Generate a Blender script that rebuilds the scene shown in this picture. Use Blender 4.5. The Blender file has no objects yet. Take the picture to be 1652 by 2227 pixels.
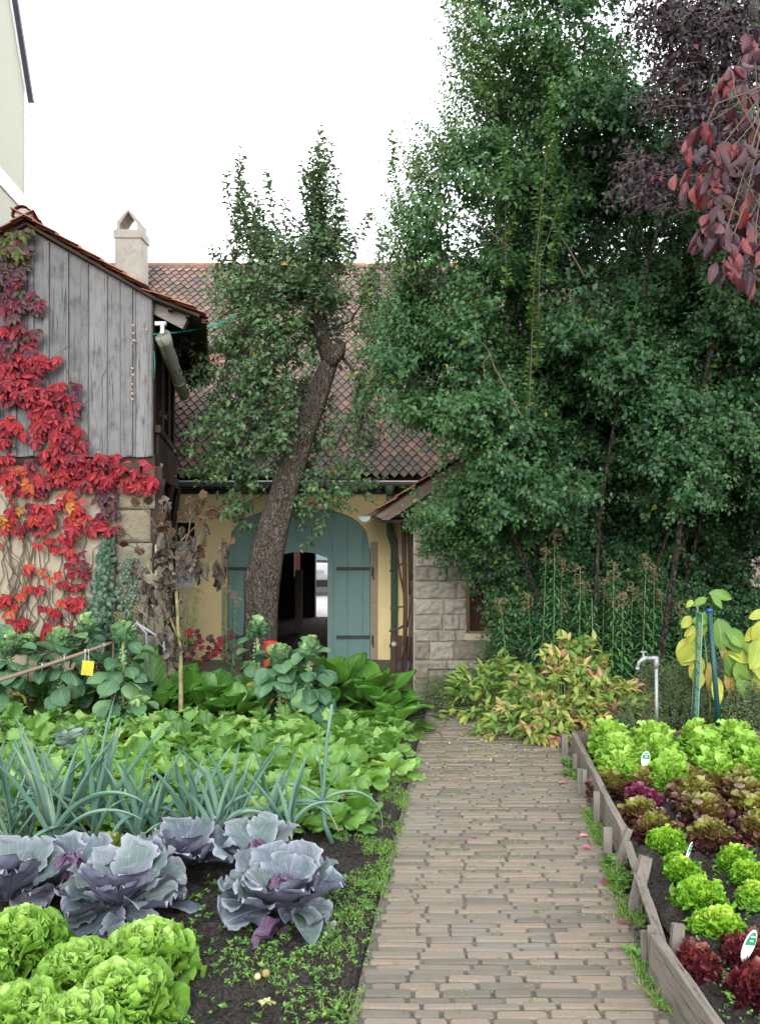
import bpy, math, random
import numpy as np
from mathutils import Vector
random.seed(7); R = np.random.default_rng(7)
SC = bpy.context.scene; COL = SC.collection
F_, CX, CY, EYE = 1793.0, 826.0, 1113.5, 2.25
# ---------------- camera, sky, sun, exposure ----------------
cam_d = bpy.data.cameras.new("camera"); cam = bpy.data.objects.new("camera", cam_d); COL.objects.link(cam)
cam.location = (0, 0, EYE); cam.rotation_euler = (math.radians(90), 0, 0)
cam_d.sensor_fit = 'VERTICAL'; cam_d.sensor_height = 36.0; cam_d.lens = 36.0 * F_ / 2227.0
cam_d.clip_start = 0.05; cam_d.clip_end = 500
SC.camera = cam
W = bpy.data.worlds.new("World"); SC.world = W; W.use_nodes = True
nt = W.node_tree; nt.nodes.clear()
out = nt.nodes.new("ShaderNodeOutputWorld"); bg = nt.nodes.new("ShaderNodeBackground")
sky = nt.nodes.new("ShaderNodeTexSky"); sky.sky_type = 'NISHITA'; sky.sun_disc = False
SUN_EL, SUN_AZ = math.radians(24), math.radians(187)
sky.sun_elevation = SUN_EL; sky.sun_rotation = SUN_AZ
mul = nt.nodes.new("ShaderNodeVectorMath"); mul.operation = 'SCALE'; mul.inputs['Scale'].default_value = 0.10
tc = nt.nodes.new("ShaderNodeTexCoord"); sep = nt.nodes.new("ShaderNodeSeparateXYZ")
rmp = nt.nodes.new("ShaderNodeValToRGB"); e = rmp.color_ramp.elements
e[0].position = 0.0; e[0].color = (1.70, 1.74, 1.78, 1); e[1].position = 1.0; e[1].color = (1.30, 1.38, 1.46, 1)
cl = nt.nodes.new("ShaderNodeTexNoise"); cl.inputs['Scale'].default_value = 2.2; cl.inputs['Detail'].default_value = 3
mixc = nt.nodes.new("ShaderNodeMix"); mixc.data_type = 'RGBA'; mixc.inputs[0].default_value = 0.86
L_ = nt.links.new
L_(sky.outputs[0], mul.inputs[0]); L_(tc.outputs['Generated'], sep.inputs[0]); L_(sep.outputs['Z'], rmp.inputs[0])
L_(mul.outputs[0], mixc.inputs[6]); L_(rmp.outputs[0], mixc.inputs[7])
L_(mixc.outputs[2], bg.inputs[0]); bg.inputs[1].default_value = 1.12
L_(bg.outputs[0], out.inputs[0])
sl = bpy.data.lights.new("sun", 'SUN'); sun = bpy.data.objects.new("sun", sl); COL.objects.link(sun)
sl.energy = 1.5; sl.angle = math.radians(35); sl.color = (1.0, 0.96, 0.9)
sun.rotation_euler = Vector((math.sin(SUN_AZ)*math.cos(SUN_EL), math.cos(SUN_AZ)*math.cos(SUN_EL), math.sin(SUN_EL))).to_track_quat('Z', 'Y').to_euler()
SC.view_settings.view_transform = 'Standard'; SC.view_settings.look = 'None'
SC.view_settings.exposure = 0.98; SC.view_settings.gamma = 1.0
SC.cycles.max_bounces = 8; SC.cycles.transparent_max_bounces = 4
SC.render.film_transparent = False

def P(dx, dy, Y): return np.array([(dx-CX)/F_*Y, Y, EYE-(dy-CY)/F_*Y])
def G(dx, dy, z=0.0):
    Y = (EYE-z)*F_/(dy-CY); return np.array([(dx-CX)/F_*Y, Y, z])
# ---------------- numpy helpers ----------------
def nrm(a):
    a = np.asarray(a, float); return a/np.maximum(np.linalg.norm(a, axis=-1, keepdims=True), 1e-9)
def vnoise(x, y, seed=0):
    xi = np.floor(x).astype(np.int64); yi = np.floor(y).astype(np.int64); xf = x-xi; yf = y-yi
    def h(a, b):
        n = (a*374761393 + b*668265263 + seed*974711) & 0x7fffffff
        n = ((n ^ (n >> 13))*1274126177) & 0x7fffffff
        return ((n ^ (n >> 16)) & 0xffff)/65535.0
    u = xf*xf*(3-2*xf); v = yf*yf*(3-2*yf)
    return (h(xi, yi)*(1-u)+h(xi+1, yi)*u)*(1-v)+(h(xi, yi+1)*(1-u)+h(xi+1, yi+1)*u)*v
def fbm(x, y, o=4, seed=0):
    s = 0; a = 0.5
    for i in range(o): s = s+a*vnoise(x*2**i, y*2**i, seed+i); a *= 0.5
    return s
ORG = {}
class Acc:
    """collects faces and builds ONE mesh; attribute luv = (across, along, random)"""
    def __init__(s): s.V = []; s.A = []; s.Fs = []; s.n = 0
    def add(s, V, Fc, A=None):
        V = np.asarray(V, float).reshape(-1, 3)
        if A is None: A = np.tile([0, 0, random.random()], (len(V), 1))
        elif np.ndim(A) == 0: A = np.tile([0, 0, float(A)], (len(V), 1))
        s.V.append(V); s.A.append(np.asarray(A, float).reshape(-1, 3))
        if isinstance(Fc, np.ndarray): s.Fs.append(Fc+s.n)
        else:
            by = {}
            for f in Fc: by.setdefault(len(f), []).append(f)
            for k in by: s.Fs.append(np.array(by[k])+s.n)
        s.n += len(V); return s
    def box(s, c, size, rz=0.0, rnd=None, M=None, taper=None):
        c = np.asarray(c, float); h = np.asarray(size, float)/2
        v = np.array([[x, y, z] for z in (-1, 1) for y in (-1, 1) for x in (-1, 1)], float)*h
        if M is not None: v = v @ np.asarray(M).T
        if rz:
            ca, sa = math.cos(rz), math.sin(rz); v = v @ np.array([[ca, -sa, 0], [sa, ca, 0], [0, 0, 1]]).T
        f = np.array([[0, 2, 3, 1], [4, 5, 7, 6], [0, 1, 5, 4], [2, 6, 7, 3], [0, 4, 6, 2], [1, 3, 7, 5]])
        return s.add(v+c, f, random.random() if rnd is None else rnd)
    def bar(s, a, b, w, t, up=(0, 0, 1), rnd=None):
        a = np.asarray(a, float); b = np.asarray(b, float); d = b-a; l = np.linalg.norm(d); d = d/l
        u = np.asarray(up, float)
        if abs(d @ u) > 0.95: u = np.array([0, 1., 0])
        x = nrm(np.cross(d, u)); z = np.cross(x, d)
        return s.box((a+b)/2, (w, l, t), M=np.stack([x, d, z], 1), rnd=rnd)
    def tube(s, pts, rad, seg=10, rnd=None, wob=0.0, cap=True):
        pts = np.asarray(pts, float); n = len(pts); rad = np.broadcast_to(np.asarray(rad, float), (n,))
        T = nrm(np.gradient(pts, axis=0)); u = np.array([0.3, 0.2, 1.0]) if abs(T[0][2]) < .9 else np.array([1., 0.1, 0])
        X = nrm(np.cross(T[0], u)); V = []; A = []
        r_ = random.random() if rnd is None else rnd
        ph = random.random()*9
        for i in range(n):
            X = nrm(X-T[i]*(X @ T[i])); Yv = np.cross(T[i], X)
            a = np.arange(seg)/seg*2*math.pi
            rr = rad[i]*(1+wob*(np.sin(a*3+ph+i*.35)*.6+np.sin(a*5+i*.7)*.4))
            V.append(pts[i]+(np.cos(a)*rr)[:, None]*X+(np.sin(a)*rr)[:, None]*Yv)
            A.append(np.stack([a, np.full(seg, i/max(n-1, 1)), np.full(seg, r_)], 1))
        q = []
        for i in range(n-1):
            for j in range(seg):
                k = (j+1) % seg; q.append([i*seg+j, i*seg+k, (i+1)*seg+k, (i+1)*seg+j])
        if cap: q.append(list(range(seg))[::-1]); q.append([(n-1)*seg+j for j in range(seg)])
        return s.add(np.concatenate(V), q, np.concatenate(A))
    def prism(s, poly, d, rnd=None):
        """poly (k,3) extruded by vector d"""
        p = np.asarray(poly, float); k = len(p); d = np.asarray(d, float)
        f = [list(range(k))[::-1], [k+i for i in range(k)]]+[[i, (i+1) % k, k+(i+1) % k, k+i] for i in range(k)]
        return s.add(np.concatenate([p, p+d]), f, random.random() if rnd is None else rnd)
    def lathe(s, prof, seg=16, c=(0, 0, 0), rnd=None, M=None):
        a = np.arange(seg)/seg*2*math.pi; V = []
        for r, z in prof: V.append(np.stack([np.cos(a)*r, np.sin(a)*r, np.full(seg, z)], 1))
        V = np.concatenate(V)
        if M is not None: V = V @ np.asarray(M).T
        q = [[i*seg+j, i*seg+(j+1) % seg, (i+1)*seg+(j+1) % seg, (i+1)*seg+j] for i in range(len(prof)-1) for j in range(seg)]
        return s.add(V+np.asarray(c, float), q, random.random() if rnd is None else rnd)
    def build(s, name, mat, parent=None, smooth=False, org=None):
        V = np.concatenate(s.V); A = np.concatenate(s.A)
        if parent is not None and org is None: org = ORG.get(parent.name, (0, 0, 0))
        o_ = np.zeros(3) if org is None else np.asarray(org, float)
        V = V-o_
        me = bpy.data.meshes.new(name)
        me.vertices.add(len(V)); me.vertices.foreach_set("co", V.astype(np.float32).ravel())
        li = np.concatenate([f.ravel() for f in s.Fs]); tot = np.concatenate([np.full(len(f), f.shape[1]) for f in s.Fs])
        st = np.concatenate([[0], np.cumsum(tot)[:-1]])
        me.loops.add(len(li)); me.loops.foreach_set("vertex_index", li.astype(np.int32))
        me.polygons.add(len(tot)); me.polygons.foreach_set("loop_start", st.astype(np.int32))
        try: me.polygons.foreach_set("loop_total", tot.astype(np.int32))
        except Exception: pass
        me.update(calc_edges=True)
        at = me.attributes.new("luv", 'FLOAT_VECTOR', 'POINT'); at.data.foreach_set("vector", A.astype(np.float32).ravel())
        me.polygons.foreach_set("use_smooth", np.full(len(tot), bool(smooth)))
        me.materials.append(mat); me.update()
        ob = bpy.data.objects.new(name, me); COL.objects.link(ob)
        if parent is not None:
            ob.parent = parent; ORG[ob.name] = tuple(o_)
        else:
            ob.location = tuple(o_)
            ORG[ob.name] = tuple(o_)
        return ob
def tag(o, label, cat, group=None):
    o['label'] = label; o['category'] = cat
    if group: o['group'] = group
    return o
def thing(name, label, cat, loc=(0, 0, 0), group=None):
    o = bpy.data.objects.new(name, None); COL.objects.link(o); o.location = tuple(float(v) for v in loc)
    o.empty_display_size = 0.05; ORG[o.name] = tuple(float(v) for v in loc); return tag(o, label, cat, group)
def struct(o): o['kind'] = 'structure'; return o
def stuff(o, label, cat): o['kind'] = 'stuff'; return tag(o, label, cat)
def copy_thing(src, loc, rz=0.0, sc=1.0, label=None, group=None):
    def cp(o, par):
        c = o.copy(); COL.objects.link(c)
        if par is not None: c.parent = par
        for ch in [k for k in SC.objects if k.parent == o]: cp(ch, c)
        return c
    kids = {}
    c = cp(src, None); c.location = tuple(float(v) for v in loc); c.rotation_euler = (0, 0, rz); c.scale = (sc,)*3 if np.ndim(sc) == 0 else tuple(sc)
    if label: c['label'] = label
    if group: c['group'] = group
    return c
# leaf engine ---------------------------------------------------------
def prof(kind, t):
    if kind == 'oval': return np.sin(np.pi*t**0.85)**0.75
    if kind == 'lance': return np.sin(np.pi*t**0.8)**1.1
    if kind == 'heart': return np.clip(np.sin(np.pi*np.clip(t*.9+.08, 0, 1)**0.6), 0, 1)**0.7*np.where(t > .97, .1, 1)
    if kind == 'petiole': # thin stalk then round blade
        b = np.clip((t-.38)/.62, 0, 1); return np.where(t < .4, .05, np.maximum(.05, np.sin(np.pi*b**0.85)**0.55))
    if kind == 'lyre':
        b = np.clip((t-.25)/.75, 0, 1); return np.where(t < .25, .06, .08+np.sin(np.pi*b**1.25)**0.6*(.8+.2*np.cos(b*22)))*np.where(t > .98, .3, 1)
    if kind == 'strap': return np.clip(1.05-t**3*1.0, .04, 1)*(.85+.15*t)
    if kind == 'fan': return np.clip(.14+1.05*t**0.75, 0, 1)*np.sqrt(np.clip(1-((t-.62)/.42).clip(0)**2, 0.02, 1))
    if kind == 'big': # cabbage outer leaf
        return np.clip(.16+.95*np.sin(np.pi*(t*.62))**1.1, 0, 1)*np.sqrt(np.clip(1-((t-.7)/.315).clip(0)**2.4, 0.03, 1))
    return np.sin(np.pi*t)
def leafs(acc, Pp, D, N, L, Wd, kind='oval', nv=3, nu=3, bend=0.3, cup=0.2, ruf=0.0, rfreq=9.0, twist=0.0, rnd=None, scal=0.0, tw_ruf=None):
    Pp = np.asarray(Pp, float).reshape(-1, 3); n = len(Pp); f = lambda a: np.broadcast_to(np.asarray(a, float), (n,)).copy()
    D = nrm(np.broadcast_to(D, (n, 3))); N = np.broadcast_to(N, (n, 3)); N = nrm(N-D*np.sum(N*D, 1, keepdims=True)); X = np.cross(D, N)
    L = f(L); Wd = f(Wd); bend = f(bend); cup = f(cup); ruf = f(ruf)
    rnd = R.random(n) if rnd is None else f(rnd)
    t = np.linspace(0, 1, nv) if kind != 'tip' else np.linspace(0, 1, nv)
    if nv <= 3: t = np.array([0.02, .45, 1.0]) if nv == 3 else np.array([0, 1.])
    s_ = np.linspace(-1, 1, nu); w = prof(kind, t); w = np.maximum(w, .02)
    if nv == 3: w = np.array([.12, 1, .04])
    tm = (t[1:]+t[:-1])/2; dt = np.diff(t)
    th = bend[:, None]*tm[None]
    cy = np.concatenate([np.zeros((n, 1)), np.cumsum(np.cos(th)*dt, 1)], 1); cz = np.concatenate([np.zeros((n, 1)), np.cumsum(-np.sin(th)*dt, 1)], 1)
    ph = R.random((n, 1, 1))*20; ph2 = R.random((n, 1, 1))*20
    S = s_[None, None, :]; T_ = t[None, :, None]
    wx = w[None, :, None]*np.ones((n, 1, 1))
    sc1 = 1+scal*(np.sin(T_*rfreq*1.7+ph)*.6+np.sin(T_*rfreq*3.1+ph2)*.4)*np.abs(S)
    hx = S*wx*sc1*Wd[:, None, None]/2
    r1 = ruf[:, None, None]*L[:, None, None]*(np.abs(S)**1.8*np.sign(S+1e-6)*np.sin(T_*rfreq+ph)+np.abs(S)**1.5*np.sin(T_*rfreq*.7+ph2*1.3))
    r1 = r1+.32*ruf[:, None, None]*L[:, None, None]*np.abs(S)**4*np.sin(T_*rfreq*3.7+ph2)*(1 if nv > 9 else 0)
    edge = ruf[:, None, None]*L[:, None, None]*T_**4*np.sin(S*rfreq*.55+ph)  # ruffled tip edge
    hz = cup[:, None, None]*Wd[:, None, None]*(S**2)*wx*.5+r1*wx+edge
    hy = (cy*L[:, None])[:, :, None]+0*S; bz = (cz*L[:, None])[:, :, None]+0*S
    # direction normal to the bent centreline
    tha = bend[:, None]*t[None]
    hy2 = hy+hz*np.sin(tha)[:, :, None]; hz2 = bz+hz*np.cos(tha)[:, :, None]
    if twist is not None and np.any(np.asarray(twist) != 0):
        tw = f(twist)[:, None, None]*T_; hx, hz2 = hx*np.cos(tw)-(hz2-bz)*np.sin(tw), bz+hx*np.sin(tw)+(hz2-bz)*np.cos(tw)
    V = Pp[:, None, None, :]+hx[..., None]*X[:, None, None, :]+hy2[..., None]*D[:, None, None, :]+hz2[..., None]*N[:, None, None, :]
    A = np.stack([np.broadcast_to(S, hx.shape), np.broadcast_to(T_, hx.shape), np.broadcast_to(rnd[:, None, None], hx.shape)], -1)
    i = np.arange(nv-1)[:, None]*nu+np.arange(nu-1)[None]
    q = np.stack([i, i+1, i+nu+1, i+nu], -1).reshape(-1, 4)
    Q = (q[None]+(np.arange(n)*nv*nu)[:, None, None]).reshape(-1, 4)
    acc.add(V.reshape(-1, 3), Q, A.reshape(-1, 3)); return acc
def sph(th, ph): return np.stack([np.cos(ph)*np.cos(th), np.cos(ph)*np.sin(th), np.sin(ph)*np.ones_like(th)], -1)
def rosette(acc, c, n, L, Wd, inc=(15, 85), r0=0.0, kind='fan', nv=7, nu=7, bend=.5, cup=.3, ruf=.08, rfreq=10, scal=.05, Lin=1.0, jit=.15, ph0=None, z0=0.0, rn=None):
    """leaves i = outer .. inner"""
    i = np.arange(n)+.5; k = i/n; th = i*2.39996+(R.random()*6.28 if ph0 is None else ph0)+R.normal(0, jit, n)
    ph = np.radians(inc[0]+(inc[1]-inc[0])*k**0.9+R.normal(0, 6, n))
    d = sph(th, ph); nn = sph(th+math.pi, np.pi/2-ph)
    nn = nn+R.normal(0, .12, (n, 3))
    base = np.asarray(c)+d*(r0*(1-k*.3))[:, None]*[1, 1, .6]+np.array([0, 0, 1])*(z0*k)[:, None]
    LL = (L*(1+(Lin-1)*k))*R.uniform(.82, 1.15, n)
    leafs(acc, base, d, nn, LL, Wd/L*LL*R.uniform(.85, 1.15, n), kind, nv, nu, bend*R.uniform(.5, 1.4, n), cup*R.uniform(.5, 1.3, n), ruf*R.uniform(.6, 1.3, n), rfreq, 0, k if rn is None else rn, scal)
    return acc
# ---------------- materials ----------------
def mat_new(name):
    m = bpy.data.materials.new(name); m.use_nodes = True; n = m.node_tree.nodes; n.clear()
    o = n.new("ShaderNodeOutputMaterial"); b = n.new("ShaderNodeBsdfPrincipled"); m.node_tree.links.new(b.outputs[0], o.inputs[0])
    return m, m.node_tree, b, o
def ND(t, ty, **kw):
    n = t.nodes.new(ty)
    for k, v in kw.items():
        if k in n.inputs: n.inputs[k].default_value = v
        else: setattr(n, k, v)
    return n
def ramp(t, fac, cols, pos=None, interp='LINEAR'):
    r = t.nodes.new("ShaderNodeValToRGB"); el = r.color_ramp.elements; r.color_ramp.interpolation = interp
    pos = pos or [i/(len(cols)-1) for i in range(len(cols))]
    while len(el) < len(cols): el.new(.5)
    for i, (p, c) in enumerate(zip(pos, cols)): el[i].position = p; el[i].color = (*c[:3], 1)
    t.links.new(fac, r.inputs[0]); return r.outputs[0]
def mixn(t, fac, a, b, mode='MIX'):
    m = t.nodes.new("ShaderNodeMix"); m.data_type = 'RGBA'; m.blend_type = mode
    for s_, v in ((0, fac), (6, a), (7, b)):
        if hasattr(v, 'links'): t.links.new(v, m.inputs[s_])
        elif s_ == 0: m.inputs[0].default_value = v
        else: m.inputs[s_].default_value = (*v[:3], 1)
    return m.outputs[2]
def mth(t, op, a, b=None, c=None, clamp=False):
    m = t.nodes.new("ShaderNodeMath"); m.operation = op; m.use_clamp = clamp
    for i, v in enumerate((a, b, c)):
        if v is None: continue
        if hasattr(v, 'links'): t.links.new(v, m.inputs[i])
        else: m.inputs[i].default_value = v
    return m.outputs[0]
def coords(t, scale=(1, 1, 1), rot=(0, 0, 0), world=False):
    if world:
        g = t.nodes.new("ShaderNodeNewGeometry"); o = g.outputs['Position']
    else: o = t.nodes.new("ShaderNodeTexCoord").outputs['Object']
    m = t.nodes.new("ShaderNodeMapping"); m.inputs['Scale'].default_value = scale; m.inputs['Rotation'].default_value = rot
    t.links.new(o, m.inputs[0]); return m.outputs[0]
def noise(t, vec, scale, detail=4, rough=.6, dist=0.0):
    n = ND(t, "ShaderNodeTexNoise", Scale=scale, Detail=detail, Roughness=rough, Distortion=dist); t.links.new(vec, n.inputs['Vector']); return n.outputs['Fac']
def bump(t, b, h, strength=.3, dist=.01, prev=None):
    n = ND(t, "ShaderNodeBump", Strength=strength, Distance=dist); t.links.new(h, n.inputs['Height']); t.links.new(n.outputs[0], b.inputs['Normal']); return n
def luv(t):
    a = t.nodes.new("ShaderNodeAttribute"); a.attribute_name = 'luv'; s = t.nodes.new("ShaderNodeSeparateXYZ"); t.links.new(a.outputs['Vector'], s.inputs[0]); return s.outputs
def leafmat(name, cols, pos=None, vein=None, vs=.5, freq=30, slope=.55, rough=.45, tr=.3, back=None, edge=None, spots=None, bumpk=.25, crinkle=0.0, nsc=9, spec=.35, objr=0.0, midw=.07, trc=(1.0, 1.0, .5)):
    m, t, b, o = mat_new(name); u, v, r = luv(t)[:3]
    vec = coords(t)
    n1 = noise(t, vec, nsc, 3)
    f = mth(t, 'ADD', r, mth(t, 'MULTIPLY', mth(t, 'SUBTRACT', n1, .5), .5))
    if objr:
        oi = t.nodes.new("ShaderNodeObjectInfo"); f = mth(t, 'ADD', f, mth(t, 'MULTIPLY', mth(t, 'SUBTRACT', oi.outputs['Random'], .5), objr))
    c = ramp(t, mth(t, 'MULTIPLY', f, 1.0, clamp=True), cols, pos)
    au = mth(t, 'ABSOLUTE', u)
    h = None
    if vein is not None:
        mid = mth(t, 'SUBTRACT', 1.0, mth(t, 'DIVIDE', au, midw), clamp=True)
        ph = mth(t, 'MULTIPLY', mth(t, 'SUBTRACT', v, mth(t, 'MULTIPLY', au, slope)), freq)
        sv = mth(t, 'POWER', mth(t, 'ABSOLUTE', mth(t, 'COSINE', ph)), 22.0)
        vv = mth(t, 'MAXIMUM', mid, mth(t, 'MULTIPLY', sv, .38))
        c = mixn(t, mth(t, 'MULTIPLY', vv, vs), c, vein); h = mth(t, 'MULTIPLY', vv, -1.0)
    if edge is not None:
        ed = mth(t, 'MAXIMUM', mth(t, 'POWER', au, 6.0), mth(t, 'POWER', v, 14.0))
        c = mixn(t, mth(t, 'MULTIPLY', ed, .75), c, edge)
    if spots is not None:
        s2 = noise(t, vec, nsc*5, 3, .7); c = mixn(t, mth(t, 'MULTIPLY', mth(t, 'SUBTRACT', s2, .58), 7.0, clamp=True), c, spots)
    if back is not None:
        g = t.nodes.new("ShaderNodeNewGeometry"); c = mixn(t, g.outputs['Backfacing'], c, back)
    t.links.new(c, b.inputs['Base Color']); b.inputs['Roughness'].default_value = rough; b.inputs['Specular IOR Level'].default_value = spec
    nb = noise(t, vec, 60 if not crinkle else crinkle, 3)
    hh = nb if h is None else mth(t, 'ADD', nb, h)
    if bumpk: bump(t, b, hh, bumpk, .004 if not crinkle else .012)
    if tr > 0:
        tn = t.nodes.new("ShaderNodeBsdfTranslucent"); ms = t.nodes.new("ShaderNodeMixShader"); ms.inputs[0].default_value = tr
        tcx = mixn(t, 1.0, c, trc, 'MULTIPLY'); t.links.new(tcx, tn.inputs[0])
        t.links.new(b.outputs[0], ms.inputs[1]); t.links.new(tn.outputs[0], ms.inputs[2]); t.links.new(ms.outputs[0], o.inputs[0])
    return m
def plain(name, col, rough=.6, var=.15, sc=8, bumpk=.1, metal=0, spec=.4, sc3=(1, 1, 1), stain=None, bd=.01, rvar=0.0, detail=5):
    m, t, b, o = mat_new(name); vec = coords(t, sc3); n1 = noise(t, vec, sc, detail); lo = tuple(c*(1-var) for c in col); hi = tuple(min(1, c*(1+var)) for c in col)
    c = ramp(t, n1, [lo, hi], [.3, .7])
    if rvar: c = mixn(t, mth(t, 'MULTIPLY', luv(t)[2], rvar), c, tuple(x*.3 for x in col))
    if stain is not None: c = mixn(t, mth(t, 'MULTIPLY', mth(t, 'SUBTRACT', noise(t, coords(t), sc*.35, 6, .75), .52), 4.0, clamp=True), c, stain)
    t.links.new(c, b.inputs['Base Color']); b.inputs['Roughness'].default_value = rough; b.inputs['Metallic'].default_value = metal; b.inputs['Specular IOR Level'].default_value = spec
    if bumpk: bump(t, b, noise(t, vec, sc*6, 5), bumpk, bd)
    return m
def wood(name, c1, c2, c3=None, axis='Z', sc=1.0, rough=.85, bumpk=.5, rvar=.25, knots=True):
    m, t, b, o = mat_new(name); s = {'Z': (26, 26, 1.3), 'X': (1.3, 26, 26), 'Y': (26, 1.3, 26)}[axis]
    r = luv(t)[2]
    base = t.nodes.new("ShaderNodeTexCoord").outputs['Object']; ad = t.nodes.new("ShaderNodeVectorMath"); ad.operation = 'ADD'
    cb = t.nodes.new("ShaderNodeCombineXYZ"); rr = mth(t, 'MULTIPLY', r, 37.0)
    for i in range(3): t.links.new(rr, cb.inputs[i])
    t.links.new(base, ad.inputs[0]); t.links.new(cb.outputs[0], ad.inputs[1])
    mp = t.nodes.new("ShaderNodeMapping"); mp.inputs['Scale'].default_value = tuple(x*sc for x in s); t.links.new(ad.outputs[0], mp.inputs[0])
    g = noise(t, mp.outputs[0], 1.0, 6, .65, 1.2)
    mp2 = t.nodes.new("ShaderNodeMapping"); mp2.inputs['Scale'].default_value = (3, 3, 3); t.links.new(ad.outputs[0], mp2.inputs[0])
    g2 = noise(t, mp2.outputs[0], 1.5, 4, .6)
    mp4 = t.nodes.new('ShaderNodeMapping'); mp4.inputs['Scale'].default_value = tuple(x*sc*(3.5 if x > 2 else 1.6) for x in s); t.links.new(ad.outputs[0], mp4.inputs[0]); g3 = noise(t, mp4.outputs[0], 1.0, 4, .7, .4)
    c = ramp(t, mth(t, 'ADD', mth(t, 'MULTIPLY', g, .6), mth(t, 'MULTIPLY', g3, .4)), [c2, c1, c1, c2], [.38, .47, .56, .68])
    c = mixn(t, mth(t, 'MULTIPLY', mth(t, 'SUBTRACT', mth(t, 'ADD', mth(t, 'MULTIPLY', g2, .6), mth(t, 'MULTIPLY', g3, .4)), .50), 5.0, clamp=True), c, c3 or tuple(x*.6 for x in c1))
    c = mixn(t, mth(t, 'MULTIPLY', r, rvar), c, tuple(x*.35 for x in c1))
    if knots:
        vo = ND(t, "ShaderNodeTexVoronoi", Scale=1.0); mp3 = t.nodes.new("ShaderNodeMapping"); mp3.inputs['Scale'].default_value = {'Z': (5, 5, 1.9), 'X': (1.9, 5, 5), 'Y': (5, 1.9, 5)}[axis]
        t.links.new(ad.outputs[0], mp3.inputs[0]); t.links.new(mp3.outputs[0], vo.inputs['Vector'])
        k = mth(t, 'SUBTRACT', 1.0, mth(t, 'MULTIPLY', vo.outputs['Distance'], 7.0), clamp=True)
        c = mixn(t, mth(t, 'MULTIPLY', k, .85), c, tuple(x*.22 for x in c1))
    t.links.new(c, b.inputs['Base Color']); b.inputs['Roughness'].default_value = rough; b.inputs['Specular IOR Level'].default_value = .25
    bump(t, b, g, bumpk, .008); return m
M = {}
M['boards'] = wood('boards', (.195, .193, .195), (.035, .034, .034), (.06, .058, .056), rvar=.35, bumpk=1.0)
M['darkwood'] = wood('darkwood', (.055, .035, .028), (.02, .014, .012), rvar=.3)
M['beam'] = wood('beam', (.26, .24, .22), (.12, .1, .09), axis='X')
M['bargewood'] = wood('bargewood', (.20, .135, .12), (.09, .055, .05), (.26, .21, .2), axis='X', knots=False)
M['edging'] = wood('edging', (.20, .17, .145), (.035, .028, .023), (.085, .095, .06), axis='Y', rvar=.3)
M['edgingx'] = wood('edgingx', (.12, .095, .075), (.05, .04, .03), (.09, .095, .06), axis='X', rvar=.3)
M['peg'] = wood('peg', (.19, .17, .145), (.05, .042, .034), (.10, .105, .07), rvar=.3)
M['toolwood'] = wood('toolwood', (.1, .065, .05), (.045, .03, .025), rvar=.4, knots=False)
M['iron'] = plain('iron', (.05, .055, .06), .6, .3, 30)
M['rust'] = plain('rust', (.06, .04, .032), .8, .4, 30)
M['yellow'] = plain('yellow', (.95, .79, .43), .9, .04, 3, .25, stain=(.85, .68, .37), bd=.004)
M['teal'] = plain('teal', (.175, .31, .295), .55, .07, 5, .05, sc3=(6, 6, 1))
M['tealgutter'] = plain('tealgutter', (.09, .17, .12), .5, .15, 12, .05, stain=(.1, .14, .1))
M['gutter'] = plain('gutter', (.20, .26, .24), .35, .1, 12, .03, metal=.3)
M['plaster'] = plain('plaster', (.34, .295, .225), .95, .14, 5, .8, stain=(.25, .21, .16), bd=.012)
M['plaster2'] = plain('plaster2', (.55, .47, .36), .95, .1, 5, .4, stain=(.45, .38, .3))
M['cream'] = plain('cream', (.43, .43, .35), .9, .03, 3, .1, bd=.003)
M['whitep'] = plain('whitep', (.92, .92, .92), .8, .02, 3, .02)
M['slate'] = plain('slate', (.06, .065, .085), .5, .2, 10)
M['conc'] = plain('conc', (.42, .39, .34), .95, .15, 4, .4, stain=(.2, .19, .17))
M['dark'] = plain('dark', (.02, .018, .017), .9, .2, 5)
M['shutter'] = wood('shutter', (.045, .02, .017), (.02, .011, .01))
M['galv'] = plain('galv', (.30, .31, .32), .55, .25, 40, .12, metal=.35)
M['signgreen'] = plain('signgreen', (.035, .27, .14), .35, .04, 3, 0)
M['polegreen'] = plain('polegreen', (.010, .055, .052), .4, .1, 6, .02)
M['bluecap'] = plain('bluecap', (.02, .07, .3), .35, .05, 6, 0)
M['white'] = plain('white', (.85, .86, .85), .35, .02, 3, 0)
M['labelgreen'] = plain('labelgreen', (.03, .28, .14), .4, .03, 3, 0)
M['black'] = plain('black', (.02, .02, .022), .5, .2, 10, .02)
M['carpaint'] = plain('carpaint', (.7, .7, .72), .2, .01, 3, 0)
M['glass'] = plain('glass', (.16, .2, .21), .1, .1, 3, 0)
M['redp'] = plain('redp', (.75, .08, .04), .4, .08, 6, .02)
M['ycard'] = plain('ycard', (.50, .42, .03), .6, .1, 30, .02, stain=(.2, .16, .03))
M['rope'] = plain('rope', (.03, .38, .30), .5, .1, 30, .1)
M['curtain'] = plain('curtain', (.62, .68, .74), .9, .1, 8, .1, sc3=(6, 1, .5))
M['mats'] = plain('mats', (.42, .40, .34), .8, .2, 4, .5, sc3=(1, 1, 5))
M['stem'] = plain('stem', (.2, .26, .1), .7, .3, 12)
M['twig'] = plain('twig', (.11, .08, .06), .9, .3, 12)
M['paver'] = plain('paver', (.42, .41, .39), .9, .2, 2.5, .3, stain=(.25, .24, .22))
M['redhouse'] = plain('redhouse', (.35, .12, .09), .9, .1, 3, .1)
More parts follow.
